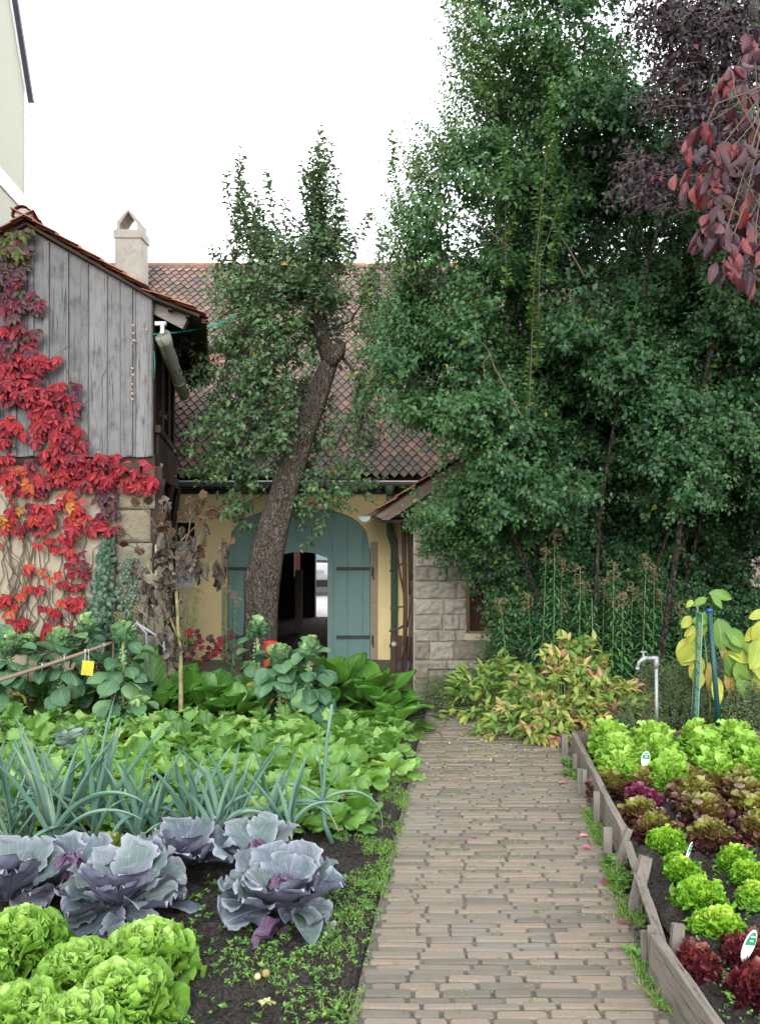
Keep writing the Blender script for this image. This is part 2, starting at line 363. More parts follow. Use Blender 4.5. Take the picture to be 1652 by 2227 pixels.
def stone_mat(name, c1, c2, c3):
    m, t, b, o = mat_new(name); v = coords(t); r = luv(t)[2]; n1 = noise(t, v, 5, 6, .7); n2 = noise(t, coords(t, (1, 1, 3), (0, .5, 0)), 22, 4, .7)
    c = ramp(t, mth(t, 'ADD', mth(t, 'MULTIPLY', n1, .6), mth(t, 'MULTIPLY', r, .5)), [c2, c1, c3, c1], [.2, .45, .62, .85])
    c = mixn(t, mth(t, 'MULTIPLY', mth(t, 'SUBTRACT', n2, .5), 2.5, clamp=True), c, c2)
    t.links.new(c, b.inputs['Base Color']); b.inputs['Roughness'].default_value = .95; b.inputs['Specular IOR Level'].default_value = .15
    bump(t, b, mth(t, 'ADD', n1, n2), .9, .03); return m
M['sand'] = stone_mat('sand', (.31, .285, .24), (.15, .13, .09), (.40, .37, .32))
M['sandy'] = stone_mat('sandy', (.27, .25, .205), (.16, .14, .11), (.25, .21, .145))
M['jamb'] = plain('jamb', (.42, .35, .26), .9, .12, 4, .3, rvar=.15)
# diamond tiles
def tile_mat(name, c1, c2, c3, lich, lichf=.5):
    m, t, b, o = mat_new(name); v = coords(t); r = luv(t)[2]; n1 = noise(t, v, 1.1, 4, .6); n2 = noise(t, v, 28, 5, .75); n3 = noise(t, v, 45, 3, .7)
    f = mth(t, 'ADD', mth(t, 'MULTIPLY', r, .75), mth(t, 'MULTIPLY', mth(t, 'SUBTRACT', n1, .38), 1.2))
    c = ramp(t, f, [c2, c1, c3], [.25, .55, .95])
    c = mixn(t, mth(t, 'MULTIPLY', mth(t, 'SUBTRACT', n2, .52), 3.0, clamp=True), c, c2)
    c = mixn(t, mth(t, 'MULTIPLY', mth(t, 'SUBTRACT', n3, .60), 6.0*lichf, clamp=True), c, lich)
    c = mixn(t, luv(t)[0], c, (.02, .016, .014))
    t.links.new(c, b.inputs['Base Color']); b.inputs['Roughness'].default_value = .9; b.inputs['Specular IOR Level'].default_value = .2
    bump(t, b, n2, .4, .01); return m
M['oldtile'] = tile_mat('oldtile', (.20, .14, .118), (.135, .122, .105), (.31, .19, .15), (.48, .44, .40))
M['redtile'] = tile_mat('redtile', (.30, .115, .08), (.15, .085, .065), (.38, .17, .11), (.4, .36, .3), .3)
def brick_mat():
    m, t, b, o = mat_new('brick'); v = coords(t); r = luv(t)[2]; n1 = noise(t, v, 3, 5, .7); n2 = noise(t, v, 60, 5, .8); n3 = noise(t, v, 1.3, 3)
    c = ramp(t, mth(t, 'ADD', mth(t, 'MULTIPLY', r, .7), mth(t, 'MULTIPLY', n1, .35)), [(.10, .09, .074), (.155, .132, .105), (.205, .168, .132), (.22, .168, .124), (.128, .115, .096)], [.1, .35, .6, .8, 1])
    c = mixn(t, mth(t, 'MULTIPLY', mth(t, 'SUBTRACT', n2, .45), 2.2, clamp=True), c, (.13, .12, .105))
    c = mixn(t, mth(t, 'MULTIPLY', mth(t, 'SUBTRACT', n3, .52), 3.5, clamp=True), c, (.17, .165, .14))
    t.links.new(c, b.inputs['Base Color']); b.inputs['Roughness'].default_value = .8; b.inputs['Specular IOR Level'].default_value = .25
    bump(t, b, n2, .5, .006); return m
M['brick'] = brick_mat()
def soil_mat():
    m, t, b, o = mat_new('soil'); v = coords(t); n1 = noise(t, v, 2, 6, .7); n2 = noise(t, v, 55, 6, .8)
    c = ramp(t, n2, [(.016, .013, .011), (.055, .047, .041), (.13, .112, .095)], [.38, .5, .64])
    c = mixn(t, mth(t, 'MULTIPLY', mth(t, 'SUBTRACT', n1, .5), 2.0, clamp=True), c, (.075, .065, .05))
    t.links.new(c, b.inputs['Base Color']); b.inputs['Roughness'].default_value = .95; b.inputs['Specular IOR Level'].default_value = .2
    sp = t.nodes.new('ShaderNodeSeparateXYZ'); g_ = t.nodes.new('ShaderNodeNewGeometry'); t.links.new(g_.outputs['Position'], sp.inputs[0]); fy = mth(t, 'MULTIPLY', mth(t, 'SUBTRACT', mth(t, 'ADD', sp.outputs[1], n1), 10.3), 1.5, clamp=True); c = mixn(t, fy, c, (.28, .245, .19)); t.links.new(c, b.inputs['Base Color'])
    bump(t, b, n2, 1.0, .05); return m
M['soil'] = soil_mat()
def bark_mat(name, c1, c2, c3, sc=14):
    m, t, b, o = mat_new(name); v = coords(t, (1, 1, .3), (0, .18, 0)); n1 = noise(t, v, sc*1.6, 8, .75, .8); vo = ND(t, "ShaderNodeTexVoronoi", Scale=sc*1.3, feature='DISTANCE_TO_EDGE'); 
    wn = t.nodes.new("ShaderNodeTexNoise"); wn.inputs['Scale'].default_value = 8; t.links.new(v, wn.inputs['Vector'])
    ad = t.nodes.new("ShaderNodeVectorMath"); ad.operation = 'MULTIPLY_ADD'; ad.inputs[1].default_value = (.4, .4, .4); t.links.new(wn.outputs['Color'], ad.inputs[0]); t.links.new(v, ad.inputs[2]); t.links.new(ad.outputs[0], vo.inputs['Vector'])
    cr = mth(t, 'MULTIPLY', vo.outputs['Distance'], 7.0, clamp=True)
    c = ramp(t, n1, [c2, c1, c3], [.3, .5, .75]); c = mixn(t, mth(t, 'SUBTRACT', 1.0, cr), c, tuple(x*.55 for x in c2))
    t.links.new(c, b.inputs['Base Color']); b.inputs['Roughness'].default_value = .95; b.inputs['Specular IOR Level'].default_value = .15
    bump(t, b, mth(t, 'ADD', cr, n1), 1.0, .03); return m
M['bark'] = bark_mat('bark', (.155, .132, .11), (.09, .076, .063), (.235, .20, .16), 26)
M['darkbark'] = bark_mat('darkbark', (.07, .06, .05), (.035, .03, .026), (.11, .1, .08))
# foliage
M['shrub'] = leafmat('shrub', [(.024, .078, .032), (.042, .115, .042), (.072, .165, .048), (.14, .25, .05), (.3, .3, .04)], [0, .4, .68, .95, 1.0], vein=(.1, .19, .1), vs=.35, rough=.42, tr=.3, spec=.36, bumpk=0, nsc=.8)
M['backtree'] = leafmat('backtree', [(.012, .042, .022), (.022, .065, .03), (.04, .10, .035), (.08, .15, .04), (.3, .28, .04)], [0, .45, .75, .96, 1.0], rough=.5, tr=.2, spec=.25, bumpk=0, nsc=.9)  # darker copy of the shrub greens, shade for depth put into the leaf colour
M['appleleaf'] = leafmat('appleleaf', [(.04, .10, .05), (.065, .14, .065), (.105, .19, .07), (.17, .26, .065), (.36, .3, .05)], [0, .4, .7, .94, 1.0], vein=(.14, .2, .12), vs=.35, rough=.45, tr=.28, back=(.12, .17, .11), bumpk=0, nsc=1.2)
M['purple'] = leafmat('purple', [(.018, .009, .016), (.03, .016, .024), (.045, .026, .036), (.13, .02, .025)], [0, .5, .9, 1], rough=.45, tr=.15, bumpk=0, nsc=3)
M['dogwood'] = leafmat('dogwood', [(.028, .012, .020), (.045, .016, .026), (.09, .016, .024), (.17, .022, .018), (.10, .05, .05)], [0, .4, .68, .9, 1], vein=(.35, .16, .17), vs=.35, freq=18, slope=.9, rough=.45, tr=.10, nsc=9, back=(.09, .06, .065), bumpk=.35)
# ======================= SETTING =======================
def gz(x, y):
    x = np.asarray(x, float); y = np.asarray(y, float)
    t = np.clip((y-9.7)/2.6, 0, 1); t = t*t*(3-2*t); t2 = np.clip((y-18)/2, 0, 1)
    return -.38*t-.25*t2
def path_l(y): return -.10+.115*(np.asarray(y)-3.62)
def path_r(y): return 1.26+.127*(np.asarray(y)-3.62)
def board_x(y): return np.interp(y, [2.2, 3.3, 4.0, 5.3, 7.63], [1.34, 1.36, 1.47, 1.56, 1.77])
def ground():
    xs = np.concatenate([[-400, -150, -60, -30, -15, -8, -6], np.arange(-4.4, 4.4, .024), [6, 8, 15, 30, 60, 150, 400]])
    ys = np.concatenate([[-100, -20, 0], np.arange(2.3, 10.4, .024), np.arange(10.5, 14.6, .25), [16, 18, 20, 22, 30, 60, 150, 400]])
    X, Yy = np.meshgrid(xs, ys); Z = gz(X, Yy)
    near = np.exp(-np.clip(np.abs(X)-4, 0, 9)*2)*np.clip((11-Yy)/1.5, 0, 1)*(Yy > 1)
    cl = (fbm(X*2.2, Yy*2.2, 2, 3)-.4)*.05+(fbm(X*11, Yy*11, 4, 5)-.5)*.085+np.clip(vnoise(X*22, Yy*22, 8)-.55, 0, 1)*.08
    inp = (X > path_l(Yy)-.06) & (X < path_r(Yy)+.05) & (Yy < 9.9) & (Yy > 2)
    edge = np.clip(np.minimum(np.abs(X-path_l(Yy)), np.abs(X-path_r(Yy)))/.25, 0.12, 1)
    Z = Z+np.where(inp, -.035, cl*near*edge-.004)
    V = np.stack([X, Yy, Z], -1).reshape(-1, 3); nx = len(xs)
    i = (np.arange(len(ys)-1)[:, None]*nx+np.arange(nx-1)[None]).ravel()
    a = Acc(); a.add(V, np.stack([i, i+1, i+nx+1, i+nx], 1), 0.5)
    struct(a.build('ground', M['soil'], smooth=True))
ground()
def path():
    a = Acc(); y = 2.35; row = 0
    while y < 9.75:
        d = random.choice([.066, .062, .046, .048, .050]); xl = path_l(y)+random.uniform(-.035, .025); xr = path_r(y)+random.uniform(-.03, .03)
        if y > 8.3: xr = min(xr, 1.9)
        x = xl; zt0 = random.uniform(-.004, .004); sk = random.uniform(-.003, .003)
        while x < xr-.05:
            l = random.choice([.24, .25, .285, .22, .24, .13, .19]) if d > .06 else random.choice([.24, .27, .21, .24, .17, .29])
            l = min(l, xr-x); 
            if l < .05: break
            g = random.uniform(.010, .020); gr = random.uniform(.003, .005); c = .010 if d > .06 else .006
            x0, x1 = x+g/2, x+l-g/2; y0, y1 = y+gr, y+d-gr
            zt = zt0+random.uniform(-.003, .003); tl = random.uniform(-.003, .003)
            o = [(x0+c, y0), (x1-c, y0), (x1, y0+c), (x1, y1-c), (x1-c, y1), (x0+c, y1), (x0, y1-c), (x0, y0+c)]
            o = [(px+random.uniform(-.0025, .0025), py+random.uniform(-.0014, .0014)+sk*(px-.6)) for px, py in o]
            cx, cy = sum(p[0] for p in o)/8, sum(p[1] for p in o)/8; ins = .0045
            top = [(px+(cx-px)/abs(cx-px+1e-6)*ins, py+(cy-py)/abs(cy-py+1e-6)*ins, zt+tl*(px-cx)/.12) for px, py in o]
            mid = [(px, py, zt-.008+tl*(px-cx)/.12) for px, py in o]; bot = [(px, py, -.05) for px, py in o]
            f = [list(range(8))]+[[i, i+8, (i+1) % 8+8, (i+1) % 8] for i in range(8)]+[[i+8, i+16, (i+1) % 8+16, (i+1) % 8+8] for i in range(8)]
            a.add(np.array(top+mid+bot), f, random.random()); x += l
        y += d; row += 1
    p = struct(a.build('path', M['brick']))
    # mortar / dirt bed
    s = Acc(); ys = np.arange(2.3, 9.85, .03); xs = np.linspace(0, 1, 60); Yy = np.repeat(ys, 60); X = path_l(Yy)-.04+np.tile(xs, len(ys))*(path_r(Yy)-path_l(Yy)+.08)
    Z = -.011+(fbm(X*30, Yy*30, 3, 2)-.5)*.02
    i = (np.arange(len(ys)-1)[:, None]*60+np.arange(59)[None]).ravel(); s.add(np.stack([X, Yy, Z], 1), np.stack([i, i+1, i+61, i+60], 1), .5)
    struct(s.build('path_joint_sand', plain('jointsand', (.11, .098, .08), .95, .35, 40, .5, stain=(.06, .075, .035)), smooth=True))
path()
# ---- tiles ----
def tileroof(acc, o, u, v, nu, nv, w, pitch, ln, th=.014, end='point', skip=None, lift=1.6, side=0.0):
    """o lower corner, u along the eave, v up the slope"""
    o = np.asarray(o, float); u = nrm(u); v = nrm(v); n = np.cross(u, v)
    if n[2] < 0: n = -n
    if end == 'point': out_ = [(-.5, ln), (.5, ln), (.5, pitch), (0, 0), (-.5, pitch)]
    elif end == 'round': out_ = [(-.5, ln), (.5, ln), (.5, .05), (.3, .012), (0, 0), (-.3, .012), (-.5, .05)]
    else: out_ = [(-.5, ln), (.5, ln), (.5, 0), (-.5, 0)]
    k = len(out_); f = [list(range(k)), [k+i for i in range(k)][::-1]]+[[i, (i+1) % k, k+(i+1) % k, k+i] for i in range(k)]
    bx = np.array([p[0] for p in out_]); by = np.array([p[1] for p in out_])
    for j in range(nv):
        for i in range(nu+(j % 2)):
            cx = (i+(.5 if j % 2 == 0 else 0))*w; cy = j*pitch
            if skip and skip(cx, cy): continue
            jx, jy, jz = random.gauss(0, .003), random.gauss(0, .006)-(.03 if random.random() < .006 else 0), random.gauss(0, .002)+float(fbm(np.array(cx*.6), np.array(cy*.6), 2, 8))*.05*(nv > 40)
            hgt = th*lift*(1-by/ln)+jz
            V = o+np.outer(bx*w*.985+cx+jx, u)+np.outer(by+cy+jy, v)
            T = V+np.outer(hgt+th, n); B = V+np.outer(hgt, n)
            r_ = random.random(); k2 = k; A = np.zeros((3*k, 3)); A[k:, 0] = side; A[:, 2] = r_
            f2 = [list(range(k))]+[[k+i, k+(i+1) % k, 2*k+(i+1) % k, 2*k+i] for i in range(k)]
            acc.add(np.concatenate([T, T, B]), f2, A)
# ---- block masonry ----
def blocks(acc, x0, x1, courses, Y, lens=(.3, .75), hole=None, rough=.02, depth=.06, mort=.012, axis='x', prand=None):
    for a_, b_ in zip(courses[:-1], courses[1:]):
        z0, z1 = min(a_, b_), max(a_, b_); x = x0-random.uniform(0, .2)
        while x < x1:
            l = random.uniform(*lens); xa, xb = max(x, x0), min(x+l, x1); x += l
            if xb-xa < .06: continue
            segs = [(xa, xb)]
            if hole and z0 < hole[3]-.02 and z1 > hole[2]+.02:
                segs = []
                if xa < hole[0]: segs.append((xa, min(xb, hole[0])))
                if xb > hole[1]: segs.append((max(xa, hole[1]), xb))
            for p, q in segs:
                if q-p < .05: continue
                n1, n2 = 22, 13; s = np.linspace(0, 1, n1); t = np.linspace(0, 1, n2); S, T = np.meshgrid(s, t)
                m = random.uniform(.2, .8)*mort
                X = p+m+S*(q-p-2*m); Z = z0+m+T*(z1-z0-2*m); sd = random.randint(0, 999)
                e_ = np.minimum(np.minimum(S, 1-S)*(q-p), np.minimum(T, 1-T)*(z1-z0)); prot = random.uniform(0, .012)
                D = np.where(e_ < .001, min(depth, .03), 0)-prot*.7-(fbm(X*14+sd, Z*14, 4, sd)-.4)*rough*2*np.clip(e_/.04, 0, 1)+np.clip(.010-e_, 0, .010)*.3*(vnoise(X*30, Z*30, sd)>.4)
                Yv = Y+D; V = np.stack([X+(vnoise(X*9, Z*9, sd)-.5)*.012, Yv, Z+(vnoise(X*9+5, Z*9, sd)-.5)*.012], -1)
                i = (np.arange(n2-1)[:, None]*n1+np.arange(n1-1)[None]).ravel()
                acc.add(V.reshape(-1, 3), np.stack([i, i+1, i+n1+1, i+n1], 1), random.random() if prand is None else prand(z0))
# ======================= BARN =======================
BY = 14.7
def barn():
    T = thing('barn', 'long yellow rendered barn with arched green gate and brown diamond tiled roof', 'barn', (-1.4, BY, -.38))
    xc, a_, sp, ri, zb = -1.44, 1.27, 1.55, .77, -.38
    arc = lambda x: sp+ri*(max(0, 1-abs((x-xc)/a_)**2.5))**(1/2.5)
    w = Acc(); d = (0, .4, 0); zt = 2.78
    def pp(l): return [(x, BY, z) for x, z in l]
    # small window hole on the left: X -3.66..-3.30, z .95..2.02
    wx0, wx1, wz0, wz1 = -3.66, -3.30, .93, 2.06
    w.prism(pp([(-7.2, -.7), (wx0, -.7), (wx0, zt), (-7.2, zt)]), d); w.prism(pp([(wx0, -.7), (wx1, -.7), (wx1, wz0), (wx0, wz0)]), d)
    w.prism(pp([(wx0, wz1), (wx1, wz1), (wx1, zt), (wx0, zt)]), d); w.prism(pp([(wx1, -.7), (xc-a_, -.7), (xc-a_, zt), (wx1, zt)]), d)
    xs = np.linspace(xc-a_, xc+a_, 41)
    for p, q in zip(xs[:-1], xs[1:]): w.prism(pp([(p, arc(p)), (q, arc(q)), (q, zt), (p, zt)]), d)
    w.prism(pp([(xc+a_, -.7), (6.5, -.7), (6.5, zt), (xc+a_, zt)]), d)
    w.build('wall', M['yellow'], T)
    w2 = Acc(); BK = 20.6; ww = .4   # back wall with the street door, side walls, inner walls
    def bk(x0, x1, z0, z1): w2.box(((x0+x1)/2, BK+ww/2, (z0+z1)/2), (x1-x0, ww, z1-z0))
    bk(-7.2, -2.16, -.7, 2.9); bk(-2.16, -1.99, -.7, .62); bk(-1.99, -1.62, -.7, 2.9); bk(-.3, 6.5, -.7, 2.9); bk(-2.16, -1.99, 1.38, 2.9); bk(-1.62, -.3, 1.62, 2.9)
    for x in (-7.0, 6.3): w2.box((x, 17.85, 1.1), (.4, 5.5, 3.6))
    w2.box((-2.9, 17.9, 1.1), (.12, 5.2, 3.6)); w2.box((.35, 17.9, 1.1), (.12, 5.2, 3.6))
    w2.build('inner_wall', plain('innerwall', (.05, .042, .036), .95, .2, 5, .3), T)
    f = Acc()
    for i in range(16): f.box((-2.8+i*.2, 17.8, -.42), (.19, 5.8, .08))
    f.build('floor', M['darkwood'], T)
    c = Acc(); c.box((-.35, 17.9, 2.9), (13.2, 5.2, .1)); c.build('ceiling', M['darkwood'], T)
    # roof: tiles over a dark deck
    ex, ey, ez = -5.75, 14.32, 2.80; sl_ = math.radians(55); v = np.array([0, math.cos(sl_), math.sin(sl_)]); ln = 5.70
    dk = Acc(); L0 = np.array([ex, ey, ez]); L1 = np.array([6.6, ey, ez]); up = v*ln; nn = np.array([0, -math.sin(sl_), math.cos(sl_)])*.03
    dk.prism([L0-nn*2, L1-nn*2, L1-nn*2+up, L0-nn*2+up], -nn*2)
    rdg = L0+up; yb = 2*rdg[1]-ey
    dk.prism([(ex, yb, ez), (6.6, yb, ez), (6.6, rdg[1]+.05, rdg[2]-.1), (ex, rdg[1]+.05, rdg[2]-.1)], (0, .05, .07))
    dk.prism([(ex, ey+.45, 2.78), (ex, yb-.45, 2.78), (ex, rdg[1], rdg[2]-.4)], (.2, 0, 0)); dk.prism([(6.2, ey+.45, 2.78), (6.2, yb-.45, 2.78), (6.2, rdg[1], rdg[2]-.4)], (.2, 0, 0))
    rf = dk.build('roof', M['darkwood'], T)
    t = Acc(); hw = lambda px, py: P(px, py, 15.9)
    # two low roof vents leave gaps in the tiling
    sk = lambda cx, cy: (any(x0 < cx+ex < x1 for x0, x1 in ((-3.35, -2.55), (.27, .78))) and 2.9 < cy < 3.13)
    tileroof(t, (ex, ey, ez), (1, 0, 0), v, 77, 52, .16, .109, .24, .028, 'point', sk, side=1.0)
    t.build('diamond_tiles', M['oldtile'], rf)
    rd = Acc(); x = ex
    while x < 6.5:
        l = .34; n = 9; a = np.linspace(-.2, math.pi+.2, n); r0, r1 = .085, .1
        for rr, dz in ((0, 0),):
            V = []
            for xx, r in ((x-.02, r0), (x+l, r1)): V.append(np.stack([np.full(n, xx), rdg[1]+np.cos(a)*r, rdg[2]+.0+np.sin(a)*r], 1))
            rd.add(np.concatenate(V), [[i, i+1, n+i+1, n+i] for i in range(n-1)]+[[n+i for i in range(n)]], random.random())
        x += l
    rd.build('ridge_tile_row', tile_mat('ridgetile', (.26, .135, .10), (.15, .12, .10), (.33, .19, .14), (.42, .38, .34)), rf)
    for (x0, x1) in ((-3.35, -2.55), (.27, .78)):
        vt = Acc(); b0 = np.array([0, ey, ez])+v*2.87; n_ = np.array([0, -math.sin(sl_), math.cos(sl_)])
        vt.prism([(x0, *(b0+n_*.05)[1:]), (x1, *(b0+n_*.05)[1:]), (x1, *(b0+n_*.05+v*.1)[1:]), (x0, *(b0+n_*.05+v*.1)[1:])], n_*.02)
        vv = vt.build('roof_vent', M['redtile'], T)
        k = Acc(); c0 = b0+v*.16; k.box(((x0+x1)/2, c0[1]+.03, c0[2]+.10), (x1-x0-.03, .05, .17)); k.build('vent_board', M['darkwood'], vv)
        k = Acc(); c0 = b0+v*.34; k.prism([(x0-.02, c0[1]-.22, c0[2]+.02), (x1+.02, c0[1]-.22, c0[2]+.02), (x1+.02, c0[1]+.2, c0[2]+.32), (x0-.02, c0[1]+.2, c0[2]+.32)], (0, -.01, .03)); k.build('vent_hood', M['oldtile'], vv)
    # gutter
    g = Acc(); n = 9; a = np.linspace(math.pi, 2*math.pi, n); V = []
    for xx in (-5.7, 6.4): V.append(np.stack([np.full(n, xx), ey-.02+np.cos(a)*.075, ez-.03+np.sin(a)*.075], 1))
    g.add(np.concatenate(V), [[i, i+1, n+i+1, n+i] for i in range(n-1)]); gt = g.build('gutter', M['gutter'], T, smooth=True); g = Acc(); g.tube([(-5.7, ey-.095, ez-.022), (6.4, ey-.095, ez-.022)], .013, 6); g.build('gutter_rim', plain('rimhighlight', (.75, .8, .82), .4, .05, 10, 0), gt)  # near-white rim: the highlight line along the gutter lip is painted into its colour
    k = Acc(); k.box((-.3+.7, BY-.17, 2.7), (12.2, .3, .05)); k.box((.4, BY-.03, 2.62), (12.2, .05, .1)); k.build('fascia', plain('fascia', (.045, .05, .055), .7, .2, 6), T)
    p = Acc(); p.tube([(.17, ey, 2.72), (.17, ey+.02, 2.55)], [.1, .062], 12); p.tube([(.17, 14.36, 2.6), (.17, 14.38, 2.0), (.18, 14.42, 1.88), (.235, 14.56, 1.72), (.25, 14.6, 1.6), (.25, 14.6, -.34)], [.06, .06, .07, .07, .06, .06], 14)
    for z in (1.36, .55, -.1): p.tube([(.25, 14.6, z-.02), (.25, 14.6, z+.02)], .07, 14)
    p.build('downpipe', M['tealgutter'], T, smooth=True)
    # stone jambs
    for x0, x1 in ((xc-a_-.10, xc-a_+.0), (xc+a_, xc+a_+.13)):
        j = Acc(); z = -.38
        while z < 1.7:
            h = random.uniform(.35, .55); h = min(h, 1.72-z); 
            if h < .08: break
            j.box(((x0+x1)/2, BY-.012, z+h/2), (x1-x0, .03, h-.006)); z += h
        j.build('stone_jamb', M['jamb'], T)
    # gate
    gy = BY+.06; gx0, gx1, wx0g, wx1g = xc-a_+.01, xc+a_-.01, -1.90, -.93
    wz = lambda x: 1.42+.12*(1-((x-(wx0g+wx1g)/2)/((wx1g-wx0g)/2))**2)
    for nm, p0, p1, low in (('gate_leaf', gx0, wx0g, None), ('gate_leaf', wx1g, gx1, None), ('gate_top_panel', wx0g, wx1g, wz)):
        g = Acc(); xs = np.linspace(p0, p1, 15)
        for p, q in zip(xs[:-1], xs[1:]):
            g.prism([(p, gy, low(p) if low else zb), (q, gy, low(q) if low else zb), (q, gy, arc(q)-.01), (p, gy, arc(p)-.01)], (0, .05, 0), .3)
        for bx in (-2.6, -2.31, -2.05, -1.72, -1.45, -1.18, -.88, -.607, -.335):
            if p0+.02 < bx < p1-.02:
                z0 = (low(bx)+.1 if low else zb)
                if abs(bx+.88) < .01: z0 = 1.5
                g.box((bx, gy-.024, (z0+arc(bx)-.03)/2), (.04, .05, arc(bx)-.03-z0), rnd=.3)
        lf = g.build(nm, M['teal'], T)
        if low is None:
            right = p0 > -1; xa, xb = ((-.78, -.13) if right else (-2.75, -2.15))
            for z in (1.24, .02):
                h = Acc(); h.box(((xa+xb)/2, gy-.057, z), (xb-xa, .014, .055)); s = 1 if right else -1; xe = xb if right else xa
                h.box((xe, gy-.075, z-.05), (.045, .03, .17)); h.tube([(xe, gy-.09, z-.1), (xe+s*.02, gy-.09, z-.2)], .012, 6)
                for q in np.linspace(xa+.05, xb-.08, 4): h.box((q, gy-.067, z), (.02, .01, .02))
                h.build('strap_hinge', M['iron'], lf)
    fr = Acc(); fr.box((wx1g+.045, gy-.02, .53), (.10, .035, 1.82), rnd=.25); fr.box((wx0g-.045, gy-.02, .53), (.10, .035, 1.82), rnd=.25)
    xs = np.linspace(wx0g-.095, wx1g+.095, 15); wz2 = lambda x: wz(np.clip(x, wx0g, wx1g))
    for p, q in zip(xs[:-1], xs[1:]): fr.prism([(p, gy-.045, wz2(p)), (q, gy-.045, wz2(q)), (q, gy-.045, wz2(q)+.1), (p, gy-.045, wz2(p)+.1)], (0, .042, 0), .25)
    fr.build('wicket_frame', M['teal'], T)
    # small window
    k = Acc(); X0, X1, Z0, Z1 = wx0, wx1, wz0, 1.72
    for x in (X0+.02, X1-.02): k.box((x, BY+.03, (Z0+Z1)/2), (.04, .05, Z1-Z0))
    for z in (Z0+.03, Z1-.02, 1.28): k.box(((X0+X1)/2, BY+.028, z), (X1-X0-.08, .04, .045 if z != 1.28 else .02))
    k.box(((X0+X1)/2, BY-.02, Z0-.02), (X1-X0+.06, .08, .035)); wn = k.build('window', M['white'], T)
    k = Acc(); 
    xs = np.linspace(X0+.04, X1-.04, 40); 
    V = np.concatenate([[(x, BY+.09+.012*math.sin(i*1.9), z) for i, x in enumerate(xs)] for z in (Z0+.04, Z1-.03)]); k.add(V, [[i, i+1, 41+i, 40+i] for i in range(39)], .5)
    k.build('curtain', M['curtain'], wn, smooth=True)
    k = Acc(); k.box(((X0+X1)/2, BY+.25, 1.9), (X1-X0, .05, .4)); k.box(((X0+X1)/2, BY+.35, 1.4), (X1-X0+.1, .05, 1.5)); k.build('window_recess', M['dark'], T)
    # things inside: post and half-height cupboard panel by the passage
    return T
BARN = barn()
t_ = Acc(); q = P(646, 1300, 18.2)
t_.box((P(650, 0, 18)[0], 18, .3), (.14, .25, 1.36)); tag(t_.build('counter', wood('counter', (.12, .1, .09), (.05, .045, .04)), org=(P(650, 0, 18)[0], 18, -.38)), 'dark waist high wooden counter standing inside the barn passage', 'counter')
# street beyond
def street():
    a = Acc()
    a.box((0, 32, -.56), (40, 22, .12)); struct(a.build('street', M['paver']))
    h = thing('town_house', 'red brick house across the street seen through the barn', 'house', (-2, 42, -.5))
    a = Acc(); a.box((-6, 45, 3.5), (5.2, 6, 8)); a.build('wall', M['redhouse'], h)
    for x in (-7.2, -5): a = Acc(); a.box((x, 41.95, 2.2), (.9, .12, 1.4)); a.build('window', M['glass'], h)
    a = Acc(); a.prism([(-8.9, 41.6, 7.5), (-8.9, 48.4, 7.5), (-8.9, 45, 10.5)], (5.8, 0, 0)); a.build('roof', M['redtile'], h)
    h = thing('town_house', 'pale rendered house across the street behind the white car', 'house', (3, 42, -.5))
    a = Acc(); a.box((2.5, 45, 3.5), (11.5, 6, 8)); a.build('wall', M['plaster2'], h)
    a = Acc(); a.prism([(-3.3, 41.6, 7.5), (-3.3, 48.4, 7.5), (-3.3, 45, 10.5)], (11.6, 0, 0)); a.build('roof', M['redtile'], h)
street()
a = Acc(); a.box((-2.25, 22.2, .6), (.55, .5, 2.3)); a.box((-2.25, 22.2, 1.8), (.65, .6, .12)); tag(a.build('gate_pier', M['redhouse'], org=(-2.25, 22.2, -.5)), 'red brick pier glimpsed through the narrow slit inside the barn', 'pier')
